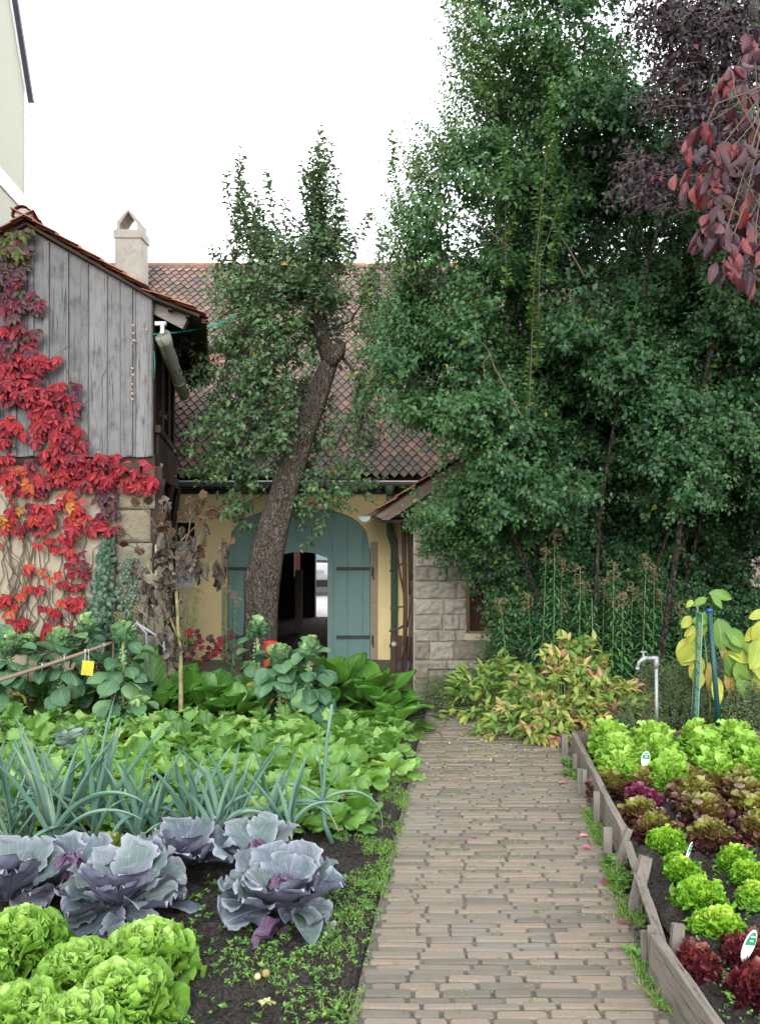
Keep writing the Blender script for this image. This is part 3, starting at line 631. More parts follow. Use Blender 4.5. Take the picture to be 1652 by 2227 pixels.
def car():
    Yc = 27.0; cx = -1.98; gzc = -.5
    T = thing('parked_car', 'white car parked in the street seen through the wicket opening', 'car', (cx, Yc, gzc))
    def pr(sec, xw, nm, mat, par=T, inset=None):
        a = Acc(); n = len(sec)
        xs = [-xw, -xw*.93, xw*.93, xw]; ins = [.06, 0, 0, .06]; V = []
        for x, i_ in zip(xs, ins):
            cyc = np.mean([p[0] for p in sec]); czc = np.mean([p[1] for p in sec])
            V += [(cx+x, Yc+p[0]+(cyc-p[0])*i_, gzc+p[1]+(czc-p[1])*i_) for p in sec]
        f = [[k*n+i, k*n+(i+1) % n, (k+1)*n+(i+1) % n, (k+1)*n+i] for k in range(3) for i in range(n)]+[list(range(n)), [3*n+i for i in range(n)]]
        a.add(np.array(V), f, .5); return a.build(nm, mat, par, smooth=False)
    body = pr([(0, .55), (-.04, .7), (.0, 1.02), (.12, 1.08), (4.2, 1.02), (4.5, .75), (4.45, .4), (3.9, .35), (.3, .35), (.02, .42)], .9, 'body', M['carpaint'])
    pr([(.14, 1.07), (.42, 1.58), (.8, 1.66), (2.6, 1.62), (3.3, 1.08)], .8, 'cabin', M['carpaint'])
    a = Acc(); a.prism([(cx-.68, Yc+.13, gzc+1.1), (cx+.68, Yc+.13, gzc+1.1), (cx+.6, Yc+.40, gzc+1.52), (cx-.6, Yc+.40, gzc+1.52)], (0, -.02, .01)); a.build('rear_window', M['glass'], T)
    a = Acc(); a.box((cx, Yc-.06, gzc+.42), (1.72, .14, .22)); a.build('bumper', M['black'], T)
    a = Acc(); a.bar((cx-.1, Yc+.1, gzc+1.16), (cx+.45, Yc+.12, gzc+1.13), .03, .03); a.build('wiper', M['black'], T)
    for s in (-1, 1):
        a = Acc(); a.box((cx+s*.74, Yc-.02, gzc+.98), (.26, .1, .15)); a.build('tail_light', M['redp'], T)
        for yy in (.75, 3.7):
            a = Acc(); a.tube([(cx+s*.62, Yc+yy, gzc+.33), (cx+s*.86, Yc+yy, gzc+.33)], .33, 18); wl = a.build('wheel', M['black'], T)
            a = Acc(); a.tube([(cx+s*.82, Yc+yy, gzc+.33), (cx+s*.87, Yc+yy, gzc+.33)], .2, 14); a.build('rim', M['galv'], wl)
    a = Acc(); px = cx-.08; a.box((px, Yc-.065, gzc+.80), (.54, .02, .13)); pl = a.build('number_plate', M['white'], T)
    c = bpy.data.curves.new('lettering_curve', 'FONT'); c.body = 'ER 2225'; c.size = .135; c.align_x = 'CENTER'; c.align_y = 'CENTER'; c.extrude = .002
    ot = bpy.data.objects.new('t', c); c.materials.append(M['black']); mt = bpy.data.meshes.new_from_object(ot); bpy.data.objects.remove(ot); o = bpy.data.objects.new('lettering', mt); COL.objects.link(o); o.parent = pl; o.location = np.array((px+.01, Yc-.082, gzc+.795))-np.array(ORG[T.name]); o.rotation_euler = (math.pi/2, 0, 0)
car()
# ======================= LEFT SHED =======================
SY = 9.8; SD = np.array([-.196, 1.0, 0])
def X9(dx): return (dx-CX)/F_*SY
def Z9(dy): return EYE-(dy-CY)/F_*SY
def vz(x):  # verge height
    ax, az = X9(64), Z9(490)
    return az-(x-ax)*.568 if x > ax else az+(x-ax)*.568
def left_shed():
    T = thing('timber_shed', 'weathered grey board shed on a plastered base with red tiled roof', 'shed', (-4.2, SY, -.1))
    xr = X9(333); zb = Z9(993); xl = -5.6
    # plaster base (two storeys plinth)
    a = Acc(); x1 = X9(245)
    a.prism([(xl, SY+.06, -.5), (x1+.012, SY+.06, -.5), (x1+.012, SY+.06, zb-.06), (xl, SY+.06, zb-.06)], (0, .35, 0), .5); a.build('plaster_wall', M['plaster'], T)
    a = Acc(); a.box(((x1+xr)/2, SY+.30, 1.15), (xr-x1, .3, 3.4)); pc = a.build('corner_pier', M['plaster2'], T)
    a = Acc(); crs = [-.4, -.05, .3, .78, 1.15, 1.52, 1.88, 2.28, 2.6, 2.84]; blocks(a, x1, xr+.01, crs, SY+.05, (.28, .7), rough=.028, depth=.1); a.build('stone_block', M['sandy'], pc, smooth=True)
    a = Acc(); a.box(((xl+xr)/2, SY+.16, zb-.03), (xr-xl+.02, .25, .14)); a.box((X9(258), SY+.02, zb-.13), (.55, .2, .1)); a.build('sill_beam', M['darkwood'], T)
    # boards
    a = Acc(); x = xl; edges = sorted([X9(v) for v in (-190, -140, -90, -45, -8, 30, 62, 103, 146, 186, 229, 262, 296)]); edges = [xl]+edges+[xr]
    for i in range(len(edges)-1):
        p, q = edges[i]+.003, edges[i+1]-.003; yy = SY+random.uniform(-.004, .004)
        zl, zr = vz(p)-.05, vz(q)-.05; pts = [(p, yy, zb+random.uniform(-.008, .008)), (q, yy, zb+random.uniform(-.008, .008)), (q, yy, zr)]
        if p < X9(64) < q: pts.append((X9(64), yy, vz(X9(64))-.05))
        pts.append((p, yy, zl)); a.prism(pts, (0, .03, 0))
    wb = a.build('board_wall', M['boards'], T)
    a = Acc()
    for v in (-190, -140, -90, -45, -8, 33, 70, 103, 146, 186, 229, 282, 327):
        x = X9(v); wd = random.choice([.05, .07, .08, .06]); z1 = min(vz(x-wd/2), vz(x+wd/2))-.06
        a.box((x, SY-.017, (zb+.01+z1)/2), (wd, .024, z1-zb-.01))
    a.build('cover_strip', M['boards'], wb)

    # back/inner wall and right side: dark timber
    a = Acc(); dl = 4.7
    def side(x, z0, z1, d0, d1, th, nm=None): 
        p0 = np.array([x, SY, 0])+SD*d0; p1 = np.array([x, SY, 0])+SD*d1
        a.prism([(p0[0], p0[1], z0), (p1[0], p1[1], z0), (p1[0], p1[1], z1), (p0[0], p0[1], z1)], (th, 0, 0))
    side(xr-.75, 2.9, 4.9, .05, dl, .05); side(xr-.6, -.4, 2.9, .5, dl, .05); side(xr-.05, -.4, 2.0, .36, dl, .04)
    a.box((xr-.4, SY+.2, 3.9), (.7, .06, 1.6)); a.build('inner_wall', M['dark'], T)
    a = Acc(); side(xr-.9, 2.72, 2.86, .1, dl, .86); a.build('gallery_floor', M['darkwood'], T)
    for d0 in (.1, 1.7, 3.2, 4.6):
        a = Acc(); p0 = np.array([xr-.06, SY, 0])+SD*d0; a.box((p0[0], p0[1]+.06, 3.75), (.11, .12, 1.9)); a.box((p0[0], p0[1]+.06, 1.15), (.12, .12, 3.2)); a.build('post', M['darkwood'], T)
    # balcony rail (slanting parallel to the side), balusters, brackets
    a = Acc(); z1 = Z9(930); b0 = np.array([xr+.02, SY+.12, z1]); b1 = b0+SD*4.4
    a.bar(b0, b1, .07, .09); rl = a.build('handrail', M['darkwood'], T)
    for k in range(26):
        a = Acc(); p = b0+SD*(.1+k*.168); a.box((p[0], p[1], (z1+2.7)/2-.03), (.03, .05, z1-2.72)); a.build('baluster', M['darkwood'], rl)
    a = Acc(); a.bar(np.array([xr+.03, SY+.1, 2.72]), np.array([xr+.03, SY+.1, 2.72])+SD*4.4, .1, .16); a.build('edge_beam', M['darkwood'], T)
    for d0 in (.15, 2.2, 4.2):
        a = Acc(); p = np.array([xr, SY, 2.62])+SD*d0; a.tube([p+(-.02, 0, -.75), p+(.02, 0, -.45), p+(.06, 0, -.15), p+(.1, 0, .03)], [.05, .06, .06, .05], 6, wob=.1); a.build('bracket', M['darkwood'], T)
    # roof: near slope and far slope, tiles seen from below
    ax, az = X9(64), Z9(490)+.02; rl_ = 5.15; o0 = np.array([0, SY-.16, 0])-SD*0
    ex, ez = X9(449), Z9(690); kx = X9(345); kz = vz(kx)
    a = Acc()
    def slab(p, q, th, d0=-.02, d1=rl_-.1, zz=-.01):
        A = np.array([p[0], SY-.10, p[1]+zz]); B = np.array([q[0], SY-.10, q[1]+zz]); A2, B2 = A+SD*d1, B+SD*d1
        a.prism([A, B, B2, A2], (0, 0, -th))
    slab((ax, az), (kx, kz), .035); slab((kx, kz), (ex-.06, ez+.02), .03)
    slab((ax-1.6, az-.908), (ax, az), .035)
    rf = a.build('roof', wood('roofboards', (.06, .04, .03), (.03, .02, .018), axis='Y'), T)
    a = Acc(); v1 = nrm(np.array([ax-kx, 0, az-kz])); u = nrm(SD)
    L1 = math.hypot(ax-kx, az-kz); v2 = nrm(np.array([kx-ex, 0, kz-ez])); L2 = math.hypot(kx-ex, kz-ez)
    nU = 29; w_ = rl_*1.019/nU
    e0 = np.array([ex+.03, SY-.14, ez+.0]); tileroof(a, e0, u, v2, nU, int(L2/.13)+1, w_, .13, .30, .013, 'round', lift=1.4)
    k0 = np.array([kx+.04, SY-.14, kz-.0]); tileroof(a, k0, u, v1, nU, int(L1/.15)+1, w_, .15, .34, .013, 'round', lift=1.7)
    v3 = nrm(np.array([1, 0, .568])); tileroof(a, np.array([ax-1.6, SY-.14, az-.9]), u, v3, nU, 12, w_, .15, .34, .013, 'round', lift=1.7)
    a.build('roof_tiles', M['redtile'], rf)
    a = Acc(); n = 11; an = np.linspace(-.1, math.pi+.1, n); 
    for k in range(14):
        d0 = k*.37; V = []
        for dd, r in ((d0-.03, .12), (d0+.37, .105)):
            p = np.array([ax, SY-.2, az+.02])+SD*dd; V.append(np.stack([p[0]+np.cos(an)*r, np.full(n, p[1]), p[2]+np.sin(an)*r], 1))
        a.add(np.concatenate(V), [[i, i+1, n+i+1, n+i] for i in range(n-1)])
    a.build('ridge_tile_row', M['redtile'], rf)
    a = Acc(); an = np.linspace(0, math.pi, 12); a.add(np.stack([ax+np.cos(an)*.1, np.full(12, SY-.18), az+.02+np.sin(an)*.1], 1), [list(range(12))], .5); a.build('ridge_mortar', M['conc'], rf)
    # rafters under the eave
    for d0 in (.15, 1.3, 2.5, 3.7, 4.8):
        a = Acc(); p0 = np.array([X9(320), SY, Z9(655)])+SD*d0; p1 = np.array([X9(405), SY, Z9(698)])+SD*d0; a.bar(p0, p1, .12, .16); a.build('rafter', M['beam'] if d0 < .2 else M['darkwood'], T)
    a = Acc()
    for f_ in (.25, .62, .95):
        p = np.array([kx+(ex-kx)*f_, SY-.02, kz+(ez-kz)*f_-.06]); a.bar(p, p+SD*(rl_-.3), .05, .05)
    a.build('roof_batten', M['darkwood'], rf)
    a = Acc(); p = P(350, 704, SY+.02); a.box(p, (.13, .05, .045)); a.box(P(354, 714, SY), (.045, .04, .13)); a.build('metal_bracket', plain('greybracket', (.42, .43, .43), .5, .25, 30), T)
    return T
left_shed()
def hung():
    a = Acc(); p0 = P(358, 728, 9.95); p1 = P(401, 858, 11.6)
    pts = [p0+(p1-p0)*t+np.array([0, 0, -.05*math.sin(t*3.1)]) for t in np.linspace(0, 1, 14)]
    a.tube(pts, [.075+.006*math.sin(i*2.1) for i in range(14)], 14, wob=.06); a.tube([pts[9]-(p1-p0)*.012, pts[9]+(p1-p0)*.012], .088, 12)
    tag(a.build('rolled_mat', M['mats'], smooth=True, org=p0), 'thick grey rolled mat hung up under the shed eaves', 'rolled mat')
    a = Acc(); p0 = P(343, 735, 9.9); p1 = P(396, 868, 11.6); a.tube([p0+(p1-p0)*t for t in np.linspace(0, 1, 9)], [.036, .033, .037, .032, .03, .034, .03, .03, .024], 9)
    tag(a.build('bamboo_pole', M['mats'], smooth=True, org=p0), 'thin jointed pole hung beside the rolled mat under the eaves', 'pole')
    a = Acc()
    for o_ in (0, 3):
        p0 = P(333, 727, 9.8); p1 = P(560, 664+o_, 11.3); pts = [p0+(p1-p0)*t+np.array([0, 0, -.09*math.sin(t*math.pi)-o_*.004*t]) for t in np.linspace(0, 1, 16)]; a.tube(pts, .0065, 6)
    p = P(335, 790, 9.86); a.tube([p+(0, 0, .15), p+(.01, 0, .0), p+(0, 0, -.2), p+(-.02, 0, 0)], .006, 5)
    tag(a.build('clothes_line', M['rope'], org=P(333, 727, 9.8)), 'green doubled rope strung from the shed corner to the apple tree', 'rope')
hung()
# ======================= LEFT HOUSE, CHIMNEY =======================
def plane_pt(dx, dy):
    k = (dx-CX)/F_; Y = -5.332/(k+.098); return np.array([k*Y, Y, EYE-(dy-CY)/F_*Y])
def left_house():
    C = plane_pt(58, 195); T = thing('neighbour_house', 'tall cream gabled house with white trim rising behind the board shed', 'house', (C[0], C[1], -.4))
    un = np.array([.098, -1, 0]); N = nrm(np.array([1, .098, 0])); slope = 1.5
    def q(s, z): return np.array([C[0], C[1], 0])+un*s+np.array([0, 0, z])
    a = Acc(); a.prism([q(0, -.6), q(10, -.6), q(10, C[2]), q(5, C[2]+5*slope), q(0, C[2])], -N*7, .5); a.build('wall', M['cream'], T)
    a = Acc(); o = N*.03
    a.prism([q(.0, 8.07)+o, q(10, 8.07)+o, q(10, 8.38)+o, q(.0, 8.38)+o], -N*.026); a.prism([q(0, 8.385)+o, q(.14, 8.385)+o, q(.14, C[2]-.1)+o, q(0, C[2])+o], -N*.026); a.prism([q(0, 0)+o, q(.08, 0)+o, q(.08, 8.065)+o, q(0, 8.065)+o], -N*.026)
    a.prism([q(.0, C[2])+o, q(.14, C[2]-.1)+o, q(5, C[2]+5*slope-.35)+o, q(5, C[2]+5*slope)+o], -N*.026); a.build('white_trim', M['whitep'], T)
    a = Acc(); a.prism([q(-.12, C[2]-.2)+N*.12, q(-.0, C[2]-.2)+N*.12, q(5, C[2]+5*slope-.02)+N*.12, q(5, C[2]+5*slope+.2)+N*.12], -N*7.2)
    a.prism([q(5, C[2]+5*slope-.02)+N*.12, q(5, C[2]+5*slope+.2)+N*.12, q(10.1, C[2]-.1)+N*.12, q(10, C[2]-.25)+N*.12], -N*7.2); a.build('roof', M['slate'], T)
    a = Acc(); pts = [q(-.02, C[2]-.1)+N*.06, q(-.03, C[2]-2)+N*.06, q(-.05, C[2]-4.6)+N*.1]; a.tube(pts, .012, 5); a.tube([q(-.03, C[2]-.5)+N*.06, q(-.05, C[2]-.6)+N*.15], .008, 5); a.build('lightning_rod', M['slate'], T)
    Yc = 16.4; c0 = P(258, 510, Yc); c1 = P(316, 510, Yc); cx = (c0[0]+c1[0])/2; w = c1[0]-c0[0]; zt = c0[2]
    T = thing('chimney', 'pale rendered chimney with a tent shaped top on the barn roof', 'chimney', (cx, Yc, 5.6))
    a = Acc(); a.box((cx, Yc, (5.3+zt)/2), (w*.96, w*.96, zt-5.3)); a.build('shaft', M['conc'], T)
    a = Acc(); a.box((cx, Yc, zt-.07), (w*1.06, w*1.06, .16)); a.build('collar', M['conc'], T)
    a = Acc(); ap = np.array([cx-.0, Yc, zt+.42]); h = w*.44
    for s in (-1, 1):
        a.prism([(cx+s*h, Yc-h, zt+.01), (cx+s*(h-.06), Yc-h, zt+.01), (cx+s*(h-.06), Yc-h, zt+.12), (cx-s*.0, Yc-h, zt+.37), (cx, Yc-h, zt+.43), (cx+s*h, Yc-h, zt+.17)], (0, 2*h, 0))
    a.build('tent_top', M['conc'], T)
left_house()
# ======================= RIGHT STONE SHED =======================
RY = 11.6
def XR(dx): return (dx-CX)/F_*RY
def ZR(dy): return EYE-(dy-CY)/F_*RY
def right_shed():
    x0 = XR(900); T = thing('stone_shed', 'rough sandstone shed with red tiled verge and dark window hatch', 'shed', (2.5, RY, -.3))
    e = np.array([XR(808), ZR(1122)]); sl_ = .661; ax = 3.55; az = e[1]+(ax-e[0])*sl_
    hole = (XR(1015), XR(1098), ZR(1377), ZR(1265)); zs = 2.30; xr = 6.6
    a = Acc(); a.box(((x0+hole[0])/2, RY+.2, .85), (hole[0]-x0, .28, 2.9)); a.box(((hole[1]+xr)/2, RY+.2, .85), (xr-hole[1], .28, 2.9)); a.box(((hole[0]+hole[1])/2, RY+.2, (hole[2]-.6)/2), (hole[1]-hole[0], .28, hole[2]+.6)); a.box(((hole[0]+hole[1])/2, RY+.2, (hole[3]+2.3)/2), (hole[1]-hole[0], .28, 2.3-hole[3]))
    a.prism([(x0+.03, RY+.02, zs), (xr, RY+.02, zs), (xr, RY+.02, az-(xr-ax)*sl_-.2), (ax, RY+.02, az-.2), (x0+.03, RY+.02, e[1]+(x0-e[0])*sl_-.16)], (0, .3, 0))
    a.prism([(x0+.02, RY+.34, -.6), (x0+.02, 14.6, -.6), (x0+.02, 14.6, 2.5), (x0+.02, RY+.34, 2.5)], (.25, 0, 0)); W_ = a.build('wall', M['plaster2'], T)
    a = Acc(); blocks(a, x0, 5.2, [-.6, -.33, -.10, .16, .42, .58, .80, 1.02, 1.27, 1.48, 1.63, 1.82, 2.06, 2.30], RY, (.22, .8), hole, rough=.05, depth=.1); a.build('stone_block', M['sand'], W_, smooth=True)
    a = Acc(); hx0, hx1, hz0, hz1 = hole; 
    a.box(((hx0+hx1)/2, RY+.02, hz0-.04), (hx1-hx0+.1, .22, .09)); a.build('hatch_surround', M['jamb'], T)
    a = Acc(); 
    for i in range(4): a.box((hx0+.06+(i+.5)*(hx1-hx0-.12)/4, RY+.22, (hz0+hz1)/2), ((hx1-hx0-.12)/4-.006, .03, hz1-hz0))
    a.build('hatch_boards', M['shutter'], T)
    # roof
    a = Acc(); D = 3.3; yf = RY-.25
    up = lambda x, dz=0: (x, yf, e[1]+(x-e[0])*sl_+dz)
    a.prism([up(e[0]), up(ax), up(ax, -.03), up(e[0], -.03)], (0, D, 0)); a.prism([(ax, yf, az), (xr+.2, yf, az-(xr+.2-ax)*sl_), (xr+.2, yf, az-(xr+.2-ax)*sl_-.03), (ax, yf, az-.03)], (0, D, 0))
    rf = a.build('roof', M['darkwood'], T)
    a = Acc(); v = nrm(np.array([1, 0, sl_])); tileroof(a, np.array([e[0]-.05, yf-.03, e[1]-.02]), (0, 1, 0), v, 18, 26, .18, .15, .34, .015, 'round', lift=1.7)
    v = nrm(np.array([-1, 0, sl_])); tileroof(a, np.array([xr+.2, yf-.03, az-(xr+.2-ax)*sl_]), (0, 1, 0), v, 18, 24, .18, .15, .34, .015, 'round', lift=1.7); a.build('roof_tiles', M['redtile'], rf)
    a = Acc(); a.prism([up(e[0]+.05, -.035), up(ax, -.035), up(ax, -.13), up(e[0]+.14, -.13)], (0, .035, 0)); a.prism([up(e[0]+.12, -.135), up(ax, -.135), up(ax, -.215), up(e[0]+.24, -.215)], (0, .06, 0)); a.build('barge_board', M['bargewood'], T)
    a = Acc()
    for y in (RY+.1, RY+.9, RY+1.7, RY+2.6): a.prism([(e[0]+.1, y, e[1]+.03), (x0+.1, y, e[1]+(x0+.1-e[0])*sl_-.04), (x0+.1, y, e[1]+(x0+.1-e[0])*sl_-.16), (e[0]+.2, y, e[1]-.03)], (0, .08, 0))
    a.prism([(e[0]+.1, yf+.05, e[1]-.05), (x0+.05, yf+.05, e[1]-.05), (x0+.05, yf+.05, e[1]-.09), (e[0]+.15, yf+.05, e[1]-.09)], (0, D-.2, 0)); a.build('rafter', M['dark'], T)
    g = Acc(); n = 9; an = np.linspace(math.pi, 2*math.pi, n); c = P(793, 1122, yf); V = []
    for yy in (yf, yf+D-.1): V.append(np.stack([c[0]+np.cos(an)*.085, np.full(n, yy), c[2]+np.sin(an)*.08], 1))
    g.add(np.concatenate(V), [[i, i+1, n+i+1, n+i] for i in range(n-1)]+[list(range(n))]); g.tube([V[0][0], V[1][0]], .01, 6); g.tube([V[0][0], V[0][-1]], .008, 5)
    g.build('gutter', M['gutter'], T)
right_shed()
# ---- stone steps down to the barn ----
for i, (p, s, lb) in enumerate([((.43, 9.93, -.03), (.62, .42, .09), 'worn sandstone slab at the far end of the brick path'), ((.40, 10.55, -.14), (.5, .5, .12), 'middle sandstone slab between brick path and barn'), ((.42, 11.25, -.27), (.55, .5, .12), 'lowest sandstone slab nearest the leaning tools')]):
    a = Acc(); a.box((p[0], p[1], p[2]), s, rz=random.uniform(-.1, .1)); tag(a.build('stepping_stone', M['sand'], org=p), lb, 'stone slab', 'stone slabs leading down to the barn')
a = Acc(); blocks(a, .62, 1.45, [-.2, .02, .2], 10.55, (.3, .5), rough=.05, depth=.2); a.box((1.03, 10.72, 0), (.8, .26, .38)); tag(a.build('stone_block', M['sand'], smooth=True, org=(1.03, 10.7, -.2)), 'low sandstone kerb blocks at the foot of the stone shed', 'stone kerb')
# ======================= RAISED BED =======================
def bed():
    xs = np.arange(0, 1, 1/170.); ys = np.arange(2.2, 7.66, .024); S, Yy = np.meshgrid(xs, ys); X = board_x(Yy)+.02+S*3.6
    Z = .05+(fbm(X*3, Yy*3, 2, 13)-.4)*.05+(fbm(X*11, Yy*11, 4, 15)-.5)*.085+np.clip(vnoise(X*22, Yy*22, 18)-.55, 0, 1)*.08
    i = (np.arange(len(ys)-1)[:, None]*170+np.arange(169)[None]).ravel(); a = Acc(); a.add(np.stack([X, Yy, Z], -1).reshape(-1, 3), np.stack([i, i+1, i+171, i+170], 1), .5)
    struct(a.build('bed_soil_ground', M['soil'], smooth=True))
    def plank(p, q, th, h, tilt, mat, label, z0=.0, seg=24):
        p = np.array(p, float); q = np.array(q, float); d = nrm(q-p); s = np.array([-d[1], d[0], 0]); a = Acc()
        V = []
        for i in range(seg+1):
            c = p+(q-p)*i/seg; w = (vnoise(np.array(i*.3), np.array(p[1]), 3)-.5)*.008
            for (u, vv) in ((-th/2, 0), (-th/2, .5*h), (-th/2, h), (0, h+.004), (th/2, h), (th/2, .5*h), (th/2, 0)):
                j = random.uniform(-.002, .002); V.append(c+s*(u+vv*tilt+w+j)+np.array([0, 0, vv+z0+(random.uniform(-.004, .004) if vv > h*.9 else 0)]))
        n = 7; f = [[i*n+k, i*n+(k+1) % n, (i+1)*n+(k+1) % n, (i+1)*n+k] for i in range(seg) for k in range(n)]+[list(range(n)), [seg*n+k for k in range(n)]]
        a.add(np.array(V), f, random.random()); return tag(a.build('edging_plank', mat, org=(p+q)/2), label, 'plank', 'planks edging the raised bed')
    plank((1.79, 7.62, -.02), (1.56, 5.28, -.02), .045, .23, .02, M['edging'], 'mossy edging plank farthest along the brick path')
    plank((1.60, 5.12, -.02), (1.42, 4.0, -.02), .05, .22, -.30, M['edging'], 'weathered edging plank leaning inwards at the middle of the bed')
    plank((1.315, 3.98, -.02), (1.36, 2.3, -.02), .045, .23, .06, M['edging'], 'edging plank with flaking white paint nearest the bottom of the bed')
    plank((1.80, 7.64, -.02), (5.0, 7.66, -.02), .045, .235, .0, M['edgingx'], 'long dark plank closing the back of the lettuce bed')
    def peg(top, bot, w, lab, Yt, dep=None):
        a = Acc(); p = P(top[0], top[1], Yt); q = P(bot[0], bot[1], Yt if dep is None else dep); q[2] = min(q[2], -.03); w_ = w/F_*Yt
        d = q-p; a.bar(p, q, w_, w_*.55, up=(0, 1, .1)); tag(a.build('wooden_peg', M['peg'], org=q), lab, 'peg', 'pegs holding the bed edging')
    peg((1226, 1598), (1226, 1640), 15, 'short square post at the far corner of the bed', 7.68)
    peg((1249, 1640), (1249, 1674), 9, 'small grey peg second from the bed far corner', 7.1)
    peg((1259, 1672), (1260, 1722), 10, 'left one of two close pegs beside the far plank', 6.6)
    peg((1270, 1674), (1270, 1728), 9, 'right one of two close pegs beside the far plank', 6.55)
    peg((1296, 1722), (1296, 1790), 13, 'mossy peg against the middle of the far plank', 5.9)
    peg((1320, 1800), (1320, 1852), 18, 'thick peg at the near end of the far plank', 5.35)
    peg((1368, 1802), (1334, 1868), 13, 'slim peg tilted over in the gap between planks', 5.25, 5.2)
    peg((1403, 1862), (1374, 1958), 26, 'broad split wedge leaning on the middle plank', 4.7, 4.62)
    peg((1399, 2024), (1399, 2078), 13, 'dark stub peg at the start of the near plank', 4.12)
    peg((1413, 2014), (1418, 2110), 13, 'tall grey peg at the start of the near plank', 4.02)
    peg((1474, 2010), (1462, 2030), 26, 'broken square block end between middle and near planks', 4.0, 3.98)
bed()
# ======================= TREES =======================
def rv(n, s=1.0): return R.normal(0, s, (n, 3))
def shoots(crown, twig, base, d0, ln, spacing, L, Wd, nv=3, nu=3, droop=0.0, up=0.25, leafinc=.9, taper=.5, rad=.004, bend=.5, kind='oval', rn=None, wig=.25, cup=.35):
    """many leafy shoots; base (n,3), d0 (n,3), ln (n,)"""
    n = len(base); K = 8; pts = np.zeros((n, K, 3)); d = nrm(d0).copy(); p = base.copy(); wv = rv(n, wig)
    for k in range(K):
        pts[:, k] = p; d = nrm(d+wv*.12+rv(n, wig*.15)+np.array([0, 0, up-droop*k/K])*.18); p = p+d*(ln/(K-1))[:, None]
    if twig is not None:
        for i in range(n):
            if random.random() < .55: twig.tube(pts[i], np.linspace(rad, rad*.35, K), 3, cap=False)
    m = np.maximum(2, (ln/spacing).astype(int)); idx = np.repeat(np.arange(n), m); j = np.concatenate([np.arange(a) for a in m]); f = (j+.6)/m[idx]
    f = f*.97+.02; s = f*(K-1); k = np.minimum(s.astype(int), K-2); fr = (s-k)[:, None]
    pos = pts[idx, k]*(1-fr)+pts[idx, k+1]*fr; T = nrm(pts[idx, k+1]-pts[idx, k])
    a = j*2.4+R.random(n)[idx]*6; X = nrm(np.cross(T, np.array([.1, .2, 1.])+rv(len(T), .05))); Y2 = np.cross(T, X)
    rad_ = np.cos(a)[:, None]*X+np.sin(a)[:, None]*Y2
    D = nrm(rad_*leafinc+T*.55+rv(len(T), .18)+np.array([0, 0, -.12])); N = nrm(np.array([0, -.5, .9])+T*.3+rv(len(T), .42))
    sz = L*(1-taper*f**2)*R.uniform(.7, 1.2, len(T)); r_ = (R.random(n)[idx]*.45+R.random(len(T))*.55) if rn is None else rn(n, idx, pos, f)
    leafs(crown, pos+rad_*.006, D, N, sz, Wd/L*sz, kind, nv, nu, R.uniform(.1, 1.1, len(T))*bend*2, cup*R.uniform(.4, 1.4, len(T)), 0, rnd=r_)
    return pts
def leaf_rn(gold=.012, yellow=0.0):
    def f(n, idx, pos, t):
        r = .15+R.random(n)[idx]*.38+R.random(len(idx))*.28+t**3*.18
        r = np.where(R.random(len(idx)) < gold, 1.0, r); return np.clip(r, 0, 1)
    return f
def dome(acc, c, rad, hz, n, L, Wd, kind='fan', nv=5, nu=7, ruf=.1, rf=11, bend=(.4, 1.4), cup=(.1, .8), scal=.15, ctr=True, r0=.1, r1=.8, up=.45):
    k = (np.arange(n)+.5)/n; th = np.arange(n)*2.39996+R.random()*6; ph = np.radians(0+88*k**1.15)+R.normal(0, .10, n); d = sph(th, ph)
    lump = 1+.16*np.sin(th*3+R.random()*6)+.12*np.sin(th*5+ph*4+R.random()*6)+R.normal(0, .10, n); tip = d*np.array([rad, rad, hz])*lump[:, None]+np.array([0, 0, hz*.12])
    LL = L*R.uniform(.75, 1.25, n); D = nrm(d+np.array([0, 0, up])+rv(n, .28)); N = nrm(-d*[1, 1, .2]+np.array([0, 0, .5])+rv(n, .4))
    leafs(acc, np.asarray(c)+tip-D*LL[:, None], D, N, LL, Wd*LL/L*R.uniform(.8, 1.2, n), kind, nv, nu, R.uniform(*bend, n), R.uniform(*cup, n), R.uniform(.6, 1.3, n)*ruf, rf, R.normal(0, .3, n), np.clip(r0+(r1-r0)*k+R.normal(0, .13, n), 0, 1), scal)
